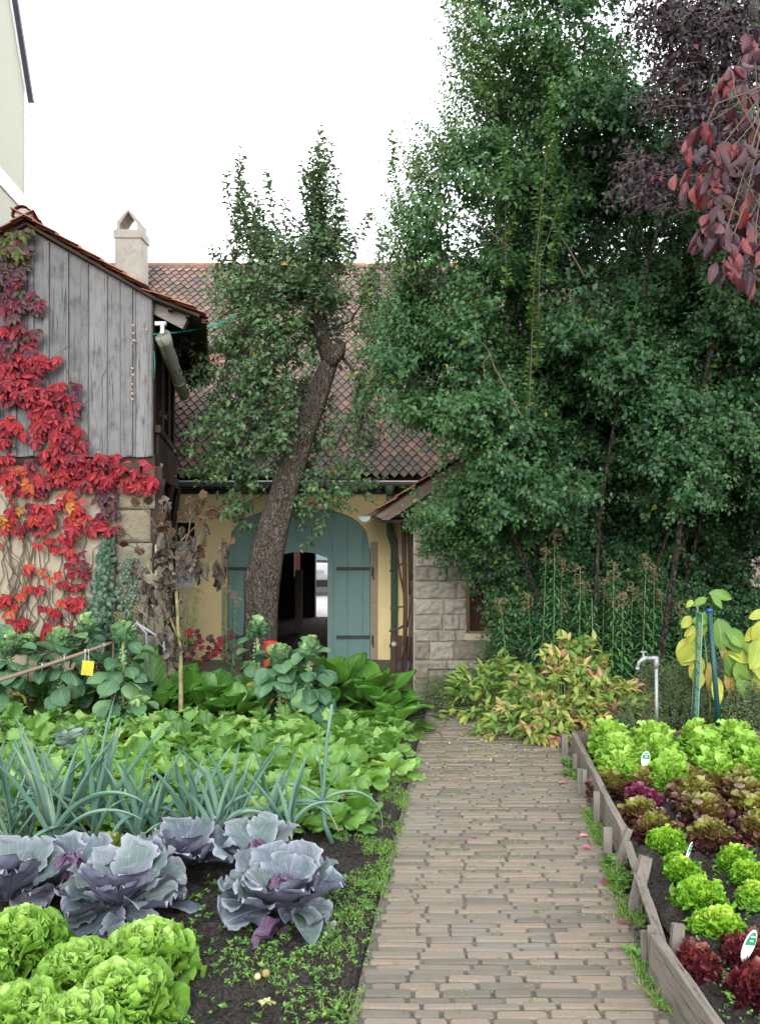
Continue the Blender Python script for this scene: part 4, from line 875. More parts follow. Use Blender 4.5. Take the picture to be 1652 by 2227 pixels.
# big plum-like shrub on the right --------------------------------------
def big_shrub():
    T = thing('tall_shrub', 'huge dark green many stemmed shrub towering over the stone shed', 'shrub', (2.6, 9.6, -.05))
    cr = Acc(); tw = Acc(); tr = Acc()
    ys = [-260, -100, 0, 60, 110, 200, 260, 300, 360, 430, 500, 560, 620, 680, 720, 800, 860, 900, 960, 1000, 1060, 1110, 1170, 1210, 1260, 1320, 1400]
    xs = [1010, 975, 975, 985, 1010, 990, 1000, 960, 900, 890, 875, 860, 860, 845, 830, 830, 845, 890, 985, 1045, 1015, 950, 935, 1000, 1070, 1110, 1150]
    # stems
    for i in range(6):
        bx = 2.85+R.uniform(-.5, 1.3); by = 9.7+R.uniform(-.6, .8); p = np.array([bx, by, -.1]); lean = np.array([R.uniform(-.32, .28), R.uniform(-.2, .1), 1]); pts = [p]
        for k in range(9): lean = lean+np.array([R.normal(0, .07), R.normal(0, .06), .04]); p = p+nrm(lean)*R.uniform(.55, .85); pts.append(p)
        tr.tube(pts, np.linspace(R.uniform(.025, .045), .008, len(pts)), 7, wob=.08)
    n = 20500
    dy = R.uniform(-330, 1400, n*2); Lx = np.interp(dy, ys, xs)
    # right part
    dx = Lx+np.interp(dy, [200, 330, 600, 900], [60, 70, 40, 18])+(1790-Lx)*R.random(n*2)**1.02; Y = 8.1+2.6*np.clip((fbm(dx/115, dy/135, 3, 77)-.25)*1.9, 0, 1)+R.exponential(.7, n*2); Y = np.where((dy > 1120), np.maximum(Y, 9.9), Y); Y = np.minimum(Y, 11.4)
    clump = fbm(dx/90+Y*1.3, dy/75, 3, 41); keep = clump > .36; keep &= ~((dy > 1200) & (dx < 1120))
    # sky gap upper right and thinner top edge
    gap = ((dx-1420)/75)**2+((dy-110)/130)**2 < 1.0; keep &= ~(gap & (R.random(n*2) < .93))
    keep &= ~((dy < 330) & (R.random(n*2) < .30)); keep &= ~((dx > 1400) & (dy < 320) & (R.random(n*2) < .35))
    # dark hollow low centre-right
    hol = ((dx-1560)/120)**2+((dy-1190)/130)**2 < 1; keep &= ~(hol & (Y < 10.2)); hol2 = ((dx-1300)/70)**2+((dy-620)/150)**2 < 1; keep &= ~(hol2 & (Y < 9.6) & (R.random(n*2) < .8))
    hol3 = ((dx-1330)/60)**2+((dy-1090)/60)**2 < 1; keep &= ~(hol3 & (Y < 10))
    dx, dy, Y = dx[keep][:n], dy[keep][:n], Y[keep][:n]; n = len(dx)
    base = np.stack([(dx-CX)/F_*Y, Y, EYE-(dy-CY)/F_*Y], 1)
    leftness = np.clip(1-(dx-np.interp(dy, ys, xs))/330, 0, 1)
    d = np.stack([-.2-leftness*.6+R.normal(0, .55, n), -.4+R.normal(0, .4, n), .35+R.normal(0, .4, n)], 1)
    low = dy > 850; d[low, 2] -= .45
    ln = R.uniform(.22, .50, n)
    shoots(cr, tw, base, d, ln, .025, .084, .058, rn=lambda n_, i_, p_, t_: np.clip(.12+.35*(leftness*np.clip((900-dy)/500, .2, 1))[i_]+.45*np.clip(fbm(dx/70, dy/60, 2, 9)-.2, 0, 1)[i_]+R.random(len(i_))*.3+t_**3*.12+(R.random(len(i_)) < .006)*1.0, 0, 1), up=.12, rad=.0028, bend=.45)
    # spiky outward tips on the left outline
    dy = np.concatenate([R.uniform(-80, 290, 270), R.uniform(310, 620, 260), R.uniform(600, 960, 110), R.uniform(1040, 1230, 50)]); m = len(dy)
    dx = np.interp(dy, ys, xs)+R.uniform(5, 90, m); Y = R.uniform(8.8, 10.2, m); base = np.stack([(dx-CX)/F_*Y, Y, EYE-(dy-CY)/F_*Y], 1)
    d = np.stack([-.75+R.normal(0, .2, m), R.normal(0, .3, m), .75+R.normal(0, .25, m)], 1); shoots(cr, tw, base, d, R.uniform(.3, .65, m), .032, .066, .042, rn=lambda n_, i_, p_, t_: np.clip(.45+R.random(n_)[i_]*.25+R.random(len(i_))*.22, 0, .93), rad=.0028)
    for (cx, cy, rx, ry, n, Yc) in ((970, 1110, 45, 45, 60, 10.4), (1030, 1150, 60, 50, 90, 10.4), (1100, 1190, 55, 55, 90, 10.4), (945, 1175, 22, 16, 12, 10.6), (1050, 1235, 30, 22, 24, 10.5), (1095, 1310, 26, 50, 40, 10.5), (1130, 1260, 45, 60, 70, 10.5), (1060, 1075, 50, 40, 50, 10.5), (920, 1120, 25, 30, 16, 10.6), (1110, 1380, 40, 40, 40, 10.4), (1180, 1330, 60, 60, 70, 10.3)):
        x_ = cx+R.normal(0, .5, n)*rx; y_ = cy+R.normal(0, .5, n)*ry; Yq = Yc+R.uniform(-.35, .35, n); bs = np.stack([(x_-CX)/F_*Yq, Yq, EYE-(y_-CY)/F_*Yq], 1)
        shoots(cr, tw, bs, np.stack([-.6+R.normal(0, .4, n), R.normal(-.2, .3, n), -.35+R.normal(0, .3, n)], 1), R.uniform(.15, .4, n), .028, .084, .056, rn=leaf_rn(.01), rad=.003, up=-.1)
    # tall single whips in front
    for (x0, y0, x1, y1, Y) in ((1150, 900, 1195, 270, 8.3), (1170, 700, 1225, 420, 8.2), (905, 640, 850, 330, 9.3), (1100, 620, 1095, 330, 8.5), (870, 820, 760, 560, 9.6)):
        a = P(x0, y0, Y); b = P(x1, y1, Y-.2); m = 7; f = np.linspace(0, .9, m); bs = a+(b-a)*f[:, None]+rv(m, .035); l = np.linalg.norm(b-a)/m*1.6
        shoots(cr, tw, bs, np.tile(b-a, (m, 1))+rv(m, .12), np.full(m, l), .010, .078, .052, rn=lambda n_, i_, p_, t_: np.clip(.62+R.random(len(i_))*.3, 0, .95), rad=.003, wig=.1, taper=.3)
        tw.tube([a, (a+b)/2+rv(1, .05)[0], b], [.005, .004, .002], 4)
    # bare grey twigs
    for (pp_, Y) in (([(1130, 900), (1075, 800), (1060, 760), (1040, 735)], 8.2), ([(1065, 770), (1050, 790), (1055, 830)], 8.2), ([(1270, 600), (1200, 480), (1150, 440)], 8.3), ([(870, 870), (905, 800), (930, 720)], 9.0), ([(990, 470), (1060, 500), (1110, 540)], 8.3)):
        tw.tube([P(x, y, Y) for x, y in pp_], [.009, .007, .005, .003][:len(pp_)], 5, wob=.1)
    cr.build('crown', M['shrub'], T, smooth=True); tw.build('twigs', M['twig'], T); tr.build('trunk', M['darkbark'], T, smooth=True)
    # darker hedge mass behind, closing the view
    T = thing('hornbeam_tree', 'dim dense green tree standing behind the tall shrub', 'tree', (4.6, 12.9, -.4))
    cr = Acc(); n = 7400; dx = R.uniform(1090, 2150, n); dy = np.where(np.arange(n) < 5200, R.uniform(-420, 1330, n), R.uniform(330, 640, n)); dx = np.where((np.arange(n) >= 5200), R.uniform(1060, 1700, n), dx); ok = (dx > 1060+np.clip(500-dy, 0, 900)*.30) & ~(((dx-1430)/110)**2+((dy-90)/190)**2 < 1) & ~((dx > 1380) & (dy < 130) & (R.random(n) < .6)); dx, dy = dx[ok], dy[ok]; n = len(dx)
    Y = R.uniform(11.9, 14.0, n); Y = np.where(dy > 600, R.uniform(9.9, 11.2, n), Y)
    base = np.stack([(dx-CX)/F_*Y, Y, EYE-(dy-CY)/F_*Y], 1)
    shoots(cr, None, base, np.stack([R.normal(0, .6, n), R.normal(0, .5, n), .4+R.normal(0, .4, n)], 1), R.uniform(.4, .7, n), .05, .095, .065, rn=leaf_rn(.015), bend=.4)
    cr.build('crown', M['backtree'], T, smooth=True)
    tr = Acc()
    for (bx, by) in ((4.6, 12.9), (3.4, 12.7), (5.6, 13.2)):
        p = np.array([bx, by, -.5]); pts = [p+np.array([R.normal(0, .08)*k, R.normal(0, .05)*k, k*.95]) for k in range(9)]; tr.tube(pts, np.linspace(.13, .03, 9), 9, wob=.06)
    tr.build('trunk', M['darkbark'], T, smooth=True)
big_shrub()
def purple_tree():
    T = thing('purple_leaved_tree', 'purple black leaved plum tree at the top right', 'tree', (4.2, 7.6, -.05))
    cr, tw, tr = Acc(), Acc(), Acc(); pts_all = []
    root = np.array([4.2, 7.6, -.1]); fork = np.array([4.0, 7.5, 4.0]); tr.tube([root, (4.15, 7.6, 1.4), (4.1, 7.5, 2.8), fork, (3.9, 7.4, 5.4), (3.8, 7.3, 7.2)], [.13, .11, .1, .09, .07, .03], 9, wob=.06)
    blobs = [(1500, 60, 110, 80, 230), (1600, 40, 90, 80, 160), (1440, 20, 60, 60, 60), (1640, 150, 60, 80, 70), (1480, 150, 60, 70, 85), (1540, 200, 70, 70, 90), (1455, 230, 45, 35, 28), (1400, 340, 50, 25, 28), (1420, 400, 55, 35, 45), (1470, 380, 60, 30, 42), (1440, 435, 60, 25, 32), (1540, 340, 60, 45, 60), (1600, 300, 60, 70, 80), (1610, 430, 50, 60, 50), (1560, 250, 60, 50, 50), (1640, 560, 30, 60, 30), (1700, 300, 60, 250, 140)]
    for (cx, cy, rx, ry, n) in blobs:
        dx = cx+R.normal(0, .5, n)*rx; dy = cy+R.normal(0, .5, n)*ry; Y = R.uniform(6.4, 7.4, n); base = np.stack([(dx-CX)/F_*Y, Y, EYE-(dy-CY)/F_*Y], 1)
        shoots(cr, tw, base, np.stack([-.8+R.normal(0, .4, n), R.normal(0, .4, n), -.1+R.normal(0, .3, n)], 1), R.uniform(.12, .26, n), .022, .062, .036, bend=.5, up=-.2, rad=.003)
        c = P(cx, cy, 6.9); tr.tube([fork+(c-fork)*.02+np.array([0, 0, R.uniform(-.8, 1.5)]), fork*.5+c*.5+rv(1, .15)[0], c], [.035, .02, .006], 6, wob=.08)
    cr.build('crown', M['purple'], T, smooth=True); tw.build('twigs', M['twig'], T); tr.build('trunk', M['darkbark'], T, smooth=True)
purple_tree()
def dogwood():
    T = thing('drooping_dogwood', 'dogwood with large drooping wine red leaves reaching in from the right', 'tree', (3.0, 4.3, 0))
    cr, tw = Acc(), Acc(); tw.tube([(3.0, 4.3, -.1), (3.0, 4.3, 1.2), (2.9, 4.3, 2.6), (2.85, 4.25, 4.2), (2.8, 4.2, 5.2)], [.05, .045, .04, .03, .01], 8)
    cl = [(1500, 400, 4), (1525, 440, 8), (1560, 350, 8), (1545, 420, 9), (1600, 330, 8), (1640, 130, 7), (1590, 170, 8), (1570, 200, 7), (1620, 215, 9), (1650, 280, 9), (1530, 300, 5), (1620, 390, 9), (1590, 440, 11), (1640, 450, 10), (1555, 480, 8), (1525, 525, 7), (1575, 530, 9), (1615, 540, 9), (1650, 530, 7), (1570, 590, 6), (1600, 590, 5), (1645, 600, 5), (1520, 330, 6), (1550, 390, 6), (1650, 380, 6), (1640, 90, 4), (1600, 270, 7), (1580, 365, 8), (1630, 490, 9), (1510, 420, 4)]
    for ic, (cx, cy, n) in enumerate(cl):
        if cy < 290: Yc = R.uniform(4.2, 4.6)
        else: Yc = R.uniform(3.9, 4.4)
        c = P(cx, cy-18, Yc); hub = np.array([[2.85, 4.25, 3.9], [2.85, 4.25, 4.6], [2.85, 4.25, 3.3]][ic % 3]); mid = P(1665+12*(ic % 3), [330, 180, 520][ic % 3], 4.2); tw.tube([hub, mid, c*.7+mid*.3+rv(1, .03)[0], c], [.008, .005, .003, .002], 5)
        D = np.stack([R.normal(0, .42, n), R.normal(0, .42, n), np.full(n, -1.)], 1); N = nrm(np.stack([R.normal(0, .8, n), -1+R.normal(0, .5, n), R.normal(.2, .2, n)], 1))
        leafs(cr, c+rv(n, .028), D, N, R.uniform(.08, .13, n), R.uniform(.04, .058, n), 'oval', 9, 5, R.uniform(-.3, .8, n), R.uniform(-1.6, .1, n), .03, 9, R.normal(0, .3, n), scal=.02)
    cr.build('leaves', M['dogwood'], T, smooth=True); tw.build('branches', M['twig'], T)
dogwood()
def apple():
    T = thing('apple_tree', 'leaning old apple tree with furrowed trunk in front of the gate', 'tree', (P(572, 0, 11.2)[0], 11.2, -.2))
    tr = Acc(); Y = 11.2; S = lambda x, y, d=0: P(x, y, Y+d)
    line = [(571, 1500, 78), (570, 1400, 76), (571, 1330, 77), (574, 1270, 80), (583, 1200, 84), (601, 1130, 74), (622, 1060, 66), (643, 1000, 62), (662, 940, 58), (685, 880, 56), (705, 820, 50), (720, 780, 44), (730, 752, 34)]
    pts = np.array([S(x, y) for x, y, w in line]); rr = np.array([w/2*.81/F_*Y for x, y, w in line]); t0 = np.linspace(0, 1, len(line)); t1 = np.linspace(0, 1, 60)
    p2 = np.stack([np.interp(t1, t0, pts[:, i]) for i in range(3)], 1); r2 = np.interp(t1, t0, rr)
    # furrowed trunk
    seg = 40; V = []; Tn = nrm(np.gradient(p2, axis=0)); a = np.arange(seg)/seg*2*math.pi
    for i in range(60):
        X = nrm(np.cross(Tn[i], [0, 1, 0])); Z = np.cross(Tn[i], X); f = 1+.09*np.sin(a*2+1+i*.03)+.06*np.sin(a*5+i*.05)+.10*(fbm(a*5+9, np.full(seg, i*.45), 3, 5)-.5)-.16*np.exp(-((a-4.35+i*.006)/.14)**2)
        V.append(p2[i]+(np.cos(a)*r2[i]*f)[:, None]*X+(np.sin(a)*r2[i]*f)[:, None]*Z)
    q = [[i*seg+j, i*seg+(j+1) % seg, (i+1)*seg+(j+1) % seg, (i+1)*seg+j] for i in range(59) for j in range(seg)]; tr.add(np.concatenate(V), q, .5)
    tr.tube([S(540, 1460, -.1), S(545, 1330, -.1), S(543, 1260, -.1), S(556, 1200, -.12), S(578, 1160, -.1)], [.09, .085, .08, .06, .03], 10, wob=.12)
    tr.tube([S(718, 790, -.05), S(738, 765, -.1), S(744, 745, -.1)], [.1, .09, .06], 9, wob=.1); 
    brs = [([(715, 780), (700, 730), (685, 690), (668, 655), (645, 630)], .11), ([(668, 655), (640, 600), (600, 560), (560, 500), (545, 440)], .03), ([(670, 650), (690, 600), (697, 520), (692, 440)], .03), ([(690, 620), (730, 560), (728, 480)], .03), ([(645, 630), (590, 640), (530, 660), (480, 690)], .04), ([(700, 720), (650, 740), (600, 790), (540, 860), (500, 960)], .045), ([(690, 830), (650, 850), (625, 845)], .03), ([(700, 720), (760, 700), (800, 640)], .022), ([(665, 640), (620, 560), (600, 500)], .02), ([(730, 760), (780, 820), (790, 900), (770, 1000)], .03), ([(640, 640), (570, 700), (500, 760), (480, 830)], .03), ([(600, 790), (560, 900), (520, 1000), (480, 1060)], .025), ([(760, 900), (720, 1000), (690, 1090), (660, 1150)], .018), ([(520, 1000), (550, 1080), (548, 1160)], .015)]
    bp = []
    for b, r in brs:
        dd = random.uniform(-.25, .25); pp_ = [S(x, y, dd*k/len(b)-.0) for k, (x, y) in enumerate(b)]; tr.tube(pp_, np.linspace(r, max(.006, r*.35), len(b)), 8, wob=.08)
    tk = tr.build('trunk', M['bark'], T, smooth=True)
    a = Acc(); c = S(737, 748, -.1); a.tube([c, c+np.array([.03, 0, .05])], .07, 9); a.build('sawn_stub', M['dark'], tk)
    cr, tw = Acc(), Acc()
    bl = [(600, 640, 105, 60, 130), (655, 600, 75, 55, 70), (530, 650, 40, 35, 26), (610, 720, 115, 60, 130), (560, 800, 120, 70, 130), (560, 890, 105, 60, 100), (520, 960, 85, 55, 80), (600, 960, 70, 45, 50), (490, 1020, 60, 35, 26), (545, 1040, 50, 40, 26), (780, 700, 55, 80, 60), (790, 820, 55, 80, 62), (770, 940, 55, 70, 50), (745, 1040, 50, 45, 38), (690, 1050, 35, 40, 20), (680, 930, 40, 60, 24), (700, 660, 50, 40, 34), (600, 560, 75, 40, 46), (700, 540, 40, 50, 40), (640, 860, 60, 60, 42), (515, 745, 30, 45, 20), (830, 640, 30, 60, 12), (462, 1030, 20, 16, 4), (665, 1120, 18, 35, 9), (720, 1090, 35, 16, 10), (530, 1090, 30, 25, 8), (545, 1150, 20, 30, 6), (770, 1060, 25, 15, 5), (500, 880, 25, 40, 7), (640, 1020, 40, 30, 16)]
    for (cx, cy, rx, ry, n) in bl:
        n = int(n*(.75 if cy > 850 else 1)*(1.75 if cx < 735 else 1.15)); dx = cx+R.normal(0, .48, n)*rx; dy = cy+R.normal(0, .48, n)*ry; Yd = Y+R.uniform(-.75, .75, n)*min(1, rx/70); near = (np.abs(dx-np.interp(dy, [640, 760, 800, 1060, 1200], [680, 725, 712, 622, 583])) < 42) & (dy > 690); Yd = np.where(near, Y+.35+R.random(n)*.4, Yd)
        base = np.stack([(dx-CX)/F_*Yd, Yd, EYE-(dy-CY)/F_*Yd], 1); low = 1 if cy > 780 else 0
        d = np.stack([(dx-640)/180+R.normal(0, .4, n), R.normal(-.1, .5, n), (.7 if not low else -.1)+R.normal(0, .4, n)], 1)
        shoots(cr, tw, base, d, R.uniform(.16, .38, n), .030, .100, .070, rn=leaf_rn(.022), bend=.45, rad=.003, cup=.5)
    sh = [(530, 560, 512, 335), (560, 600, 545, 400), (575, 560, 528, 430), (600, 560, 590, 380), (690, 560, 690, 285), (700, 560, 668, 330), (715, 560, 703, 330), (735, 560, 735, 420), (650, 580, 655, 470), (520, 620, 470, 545), (560, 560, 552, 470), (500, 600, 500, 520), (745, 600, 745, 480), (680, 560, 672, 430), (700, 480, 690, 300), (540, 520, 520, 380), (810, 620, 830, 500), (770, 560, 800, 470), (840, 700, 800, 560), (625, 560, 610, 480), (540, 1080, 500, 1105), (700, 1140, 665, 1175)]
    sh = sh+[(x0+14, y0, x1+15, y1+28) for x0, y0, x1, y1 in sh[:15]]+[(x0-12, y0, x1-15, y1+36) for x0, y0, x1, y1 in sh[:15]]
    for (x0, y0, x1, y1) in sh:
        x1 += random.uniform(-16, 16); y1 += random.uniform(-6, 40); x0 += random.uniform(-18, 18); a = S(x0, y0, random.uniform(-.3, .3)); b = a+(S(x1, y1)-S(x0, y0)); m = 5; f = np.linspace(0, .82, m); l = np.linalg.norm(b-a)/m*1.5
        shoots(cr, tw, a+(b-a)*f[:, None], np.tile(b-a, (m, 1))+rv(m, .06), np.full(m, l), .022, .118, .076, rn=leaf_rn(.003), rad=.003, wig=.10, cup=.6, leafinc=1.1, taper=.35); tw.tube([a, (a+b)/2+rv(1, .015)[0], b], [.006, .005, .002], 5)
    cr.build('crown', M['appleleaf'], T, smooth=True); tw.build('twigs', M['twig'], T)
apple()
# ======================= CLIMBERS =======================
M['creeper'] = leafmat('creeper', [(.09, .13, .03), (.08, .03, .06), (.16, .022, .038), (.34, .026, .042), (.43, .036, .042), (.45, .10, .035), (.45, .26, .05)], [0, .14, .30, .48, .66, .84, 1], vein=(.5, .15, .1), vs=.3, freq=20, slope=.7, rough=.5, tr=.25, nsc=7, bumpk=.3, crinkle=30, midw=.09)
M['ivy'] = leafmat('ivy', [(.015, .05, .028), (.028, .075, .038), (.05, .10, .055)], vein=(.12, .18, .12), vs=.5, freq=12, slope=1.2, rough=.35, tr=.08, bumpk=0, nsc=5)
def palmate(acc, c, D, N, L, r, k=5, spread=2.3):
    D = nrm(D); N = nrm(N-D*(N @ D)); X = np.cross(D, N); a = np.linspace(-spread/2, spread/2, k)
    dirs = np.outer(np.cos(a), D)+np.outer(np.sin(a), X)+rv(k, .08); ls = L*np.array([.72, .92, 1, .92, .72])[:k]*R.uniform(.85, 1.1, k)
    leafs(acc, np.tile(c, (k, 1)), dirs, np.tile(N, (k, 1))+rv(k, .15), ls, ls*.46, 'oval', 6, 5, R.uniform(.1, .9, k), R.uniform(.2, .9, k), .03, 10, 0, np.clip(r+R.normal(0, .05, k), 0, 1), .06)
def creeper():
    T = thing('virginia_creeper', 'crimson virginia creeper climbing the plaster wall and grey boards', 'climber', (-4.6, SY-.1, -.1))
    lf, st = Acc(), Acc()
    # (x,y,spread x,spread y,count,colour,jitter)
    Bz = [(35, 540, 38, 22, 16, .03, .08), (30, 600, 45, 30, 26, .13, .05), (40, 660, 45, 30, 26, .16, .06), (25, 720, 40, 30, 24, .30, .12), (55, 740, 30, 25, 10, .18, .05), (30, 780, 50, 30, 28, .42, .08), (75, 795, 35, 25, 16, .42, .1), (70, 850, 45, 30, 28, .44, .08), (110, 870, 40, 30, 22, .47, .08), (100, 920, 45, 30, 28, .5, .1), (140, 945, 40, 30, 22, .46, .1), (130, 985, 50, 25, 26, .46, .12), (10, 830, 30, 40, 12, .4, .1), (8, 950, 14, 60, 12, .4, .12), (180, 1010, 50, 18, 22, .46, .06), (240, 1005, 30, 16, 12, .42, .06), (280, 1030, 22, 18, 10, .47, .05), (318, 1045, 22, 22, 12, .48, .05), (215, 1040, 40, 22, 14, .46, .08), (140, 1040, 60, 25, 26, .5, .12), (60, 1030, 50, 25, 16, .58, .2), (25, 1060, 25, 40, 10, .6, .25), (150, 1090, 45, 30, 20, .6, .15), (90, 1110, 45, 35, 18, .5, .15), (160, 1140, 30, 30, 14, .6, .15), (235, 1075, 22, 25, 10, .16, .06), (235, 1120, 20, 25, 9, .22, .08), (205, 1140, 25, 18, 9, .4, .1), (90, 1165, 25, 25, 8, .45, .1), (30, 1130, 30, 40, 10, .6, .2), (150, 1190, 30, 30, 14, .58, .1), (175, 1215, 22, 25, 8, .4, .1), (60, 1235, 15, 25, 4, .6, .1), (125, 1250, 22, 18, 6, .7, .1), (170, 1260, 25, 30, 10, .42, .1), (75, 1285, 18, 18, 6, .4, .1), (15, 1300, 20, 40, 9, .68, .1), (115, 1325, 30, 30, 12, .5, .12), (160, 1310, 25, 22, 8, .46, .1), (55, 1345, 12, 12, 3, .5, .1), (110, 1375, 20, 14, 5, .66, .12), (160, 1370, 25, 14, 6, .45, .1), (30, 1350, 20, 20, 5, .6, .1), (48, 1390, 10, 10, 2, .5, .1), (10, 1180, 12, 50, 6, .75, .15), (172, 830, 8, 8, 2, .2, .05), (160, 870, 10, 10, 2, .22, .05), (35, 500, 30, 15, 5, .0, .05)]
    for (cx, cy, rx, ry, n, r, j) in Bz:
        for _ in range(int(n*(1.2 if cy < 1080 else .9))):
            dx = cx+R.normal(0, .55)*rx; dy = cy+R.normal(0, .55)*ry
            base_y = (SY-.06 if dy < 1000 else SY+.0); c = P(dx, dy, base_y-abs(R.normal(0, .05))-.02)
            if dy < 1000 and c[2] > vz(c[0])-.03: c[2] = vz(c[0])-.05
            palmate(lf, c, np.array([R.normal(0, .45), -.25, -1]), np.array([R.normal(0, .35), -1., .35+R.normal(0, .25)]), R.uniform(.095, .165)*(1 if dy < 1150 else .82), float(np.clip(r+R.normal(0, j), 0, 1)), random.choice([5, 5, 5, 3]))
    lf.build('leaves', M['creeper'], T, smooth=True)
    for k in range(34):
        x = R.uniform(0, 200); y = 1400; pts = []
        while y > 1010 and len(pts) < 30: pts.append(P(x, y, SY+.045-R.random()*.02)); x = np.clip(x+R.normal(0, 9), -20, 260); y -= R.uniform(12, 30)
        if k % 2: pts = pts[:max(4, int(len(pts)*R.uniform(.3, 1)))]
        if len(pts) > 3: st.tube(pts, np.linspace(.006, .0025, len(pts)), 4)
    for k in range(10):
        x, y = R.uniform(40, 200), R.uniform(820, 1000); pts = []
        for i in range(7): pts.append(P(x, y, SY-.04)); x += R.normal(0, 10); y -= R.uniform(8, 22)
        st.tube(pts, .003, 4)
    st.build('stems', M['twig'], T)
    T = thing('dry_creeper_shoot', 'thin dried creeper shoot with tan leaf scraps on the grey boards', 'climber', P(290, 860, SY-.05)); a = Acc(); pts = [(288, 715), (291, 740), (288, 775), (292, 800), (289, 830), (287, 862)]; a.tube([P(x, y, SY-.045) for x, y in pts], .003, 4); a.tube([P(x, y, SY-.045) for x, y in ((289, 735), (305, 722), (320, 718))], .002, 4); a.build('stem', M['twig'], T)
    a = Acc()
    for (x, y) in ((290, 705), (289, 722), (293, 738), (288, 745), (318, 714), (310, 702), (287, 798), (290, 812), (288, 833), (286, 845), (289, 853), (213, 970), (216, 982), (288, 865), (30, 935), (32, 967)):
        c = P(x, y, SY-.05); leafs(a, [c]*2, rv(2, .6)+[0, 0, -1], [[0, -1, .2]]*2, .035, .022, 'oval', 3, 3, .6, .6)
    a.build('leaf_scraps', leafmat('tanleaf', [(.45, .28, .13), (.6, .4, .2)], tr=.1, bumpk=0), T, smooth=True)
    # ivy
    T = thing('ivy', 'dark green ivy column climbing between plaster and corner stones', 'climber', P(232, 1380, SY)); lf, st = Acc(), Acc(); n = 900; y = R.uniform(1155, 1400, n); w = np.interp(y, [1155, 1250, 1330, 1400], [7, 17, 24, 60]); x = np.interp(y, [1155, 1250, 1400], [237, 229, 228])+R.normal(0, .5, n)*w
    c = np.stack([(x-CX)/F_*(SY), SY-.02-R.random(n)*.10*np.interp(y, [1155, 1400], [.5, 1.8]), EYE-(y-CY)/F_*SY], 1)
    leafs(lf, c, np.stack([R.normal(0, .5, n), np.full(n, -.3), np.full(n, -1.)], 1), np.stack([R.normal(0, .3, n), np.full(n, -1.), R.normal(.35, .2, n)], 1), R.uniform(.05, .085, n), R.uniform(.05, .085, n), 'heart', 5, 5, .4, .2, 0, 8, scal=.25)
    n = 260; x = np.concatenate([R.normal(276, 9, 130), R.normal(296, 7, 130)]); y = R.uniform(1210, 1360, n); x = x+(1400-y)*.0; c = np.stack([(x-CX)/F_*SY, SY-.02-R.random(n)*.06, EYE-(y-CY)/F_*SY], 1); leafs(lf, c, np.stack([R.normal(0, .5, n), np.full(n, -.3), np.full(n, -1.)], 1), np.stack([R.normal(0, .3, n), np.full(n, -1.), R.normal(.35, .2, n)], 1), .04, .04, 'heart', 5, 5, .4, .2, 0, 8, scal=.25, rnd=.9)
    lf.build('leaves', M['ivy'], T, smooth=True); st.tube([P(232, 1400, SY), P(228, 1300, SY), P(235, 1150, SY)], .012, 5); st.build('stem', M['twig'], T)
creeper()
# ======================= LEFT BEDS =======================
M['lettuce'] = leafmat('lettuce', [(.10, .235, .025), (.17, .35, .045), (.29, .50, .09), (.46, .63, .20)], [0, .35, .7, 1], vein=(.45, .62, .2), vs=.4, freq=14, slope=.8, rough=.38, tr=.32, nsc=7, bumpk=.5, crinkle=22, objr=.12, spec=.4)
M['redcabbage'] = leafmat('redcabbage', [(.06, .09, .105), (.09, .118, .135), (.075, .125, .095), (.14, .15, .18)], [0, .4, .65, 1], vein=(.24, .20, .31), vs=.8, freq=12, slope=1.0, rough=.55, tr=.06, back=(.075, .075, .115), edge=(.34, .35, .41), spots=(.20, .22, .25), nsc=5, bumpk=.5, crinkle=18, objr=.2, spec=.3, midw=.05)
M['cabhead'] = leafmat('cabhead', [(.06, .03, .065), (.10, .055, .105)], vein=(.3, .2, .34), vs=.5, freq=9, slope=.9, rough=.4, tr=0, nsc=5, bumpk=.3, crinkle=20)
M['leek'] = leafmat('leek', [(.055, .13, .105), (.095, .20, .155), (.18, .29, .22), (.42, .42, .16)], [0, .45, .88, 1], rough=.4, tr=.15, nsc=6, vein=(.2, .32, .24), vs=.35, freq=0.01, slope=0, spec=.45, bumpk=0)
M['radish'] = leafmat('radish', [(.075, .20, .04), (.15, .33, .06), (.24, .44, .12), (.32, .50, .13), (.45, .52, .14)], [0, .35, .66, .9, 1], vein=(.4, .55, .22), vs=.55, freq=13, slope=1.0, rough=.36, tr=.42, nsc=5, bumpk=.5, crinkle=24, objr=.55, trc=(1.1, 1.15, .22), spec=.6)
M['brussels'] = leafmat('brussels', [(.045, .12, .06), (.08, .18, .085), (.14, .27, .11), (.30, .46, .18)], [0, .4, .75, 1], vein=(.3, .42, .25), vs=.6, freq=12, slope=1.0, rough=.5, tr=.15, nsc=6, bumpk=.5, crinkle=20, objr=.2)
M['bigleaf'] = leafmat('bigleaf', [(.045, .15, .02), (.08, .22, .03), (.13, .30, .05), (.22, .38, .08)], [0, .45, .8, 1], vein=(.32, .48, .14), vs=.65, freq=15, slope=.8, rough=.33, tr=.28, nsc=4, bumpk=.45, crinkle=16, objr=.2, midw=.04, spec=.5)
M['yellowing'] = leafmat('yellowing', [(.2, .3, .05), (.5, .45, .06), (.45, .2, .05)], vein=(.6, .6, .2), vs=.4, freq=13, rough=.6, tr=.25, nsc=12, bumpk=.4, crinkle=20)
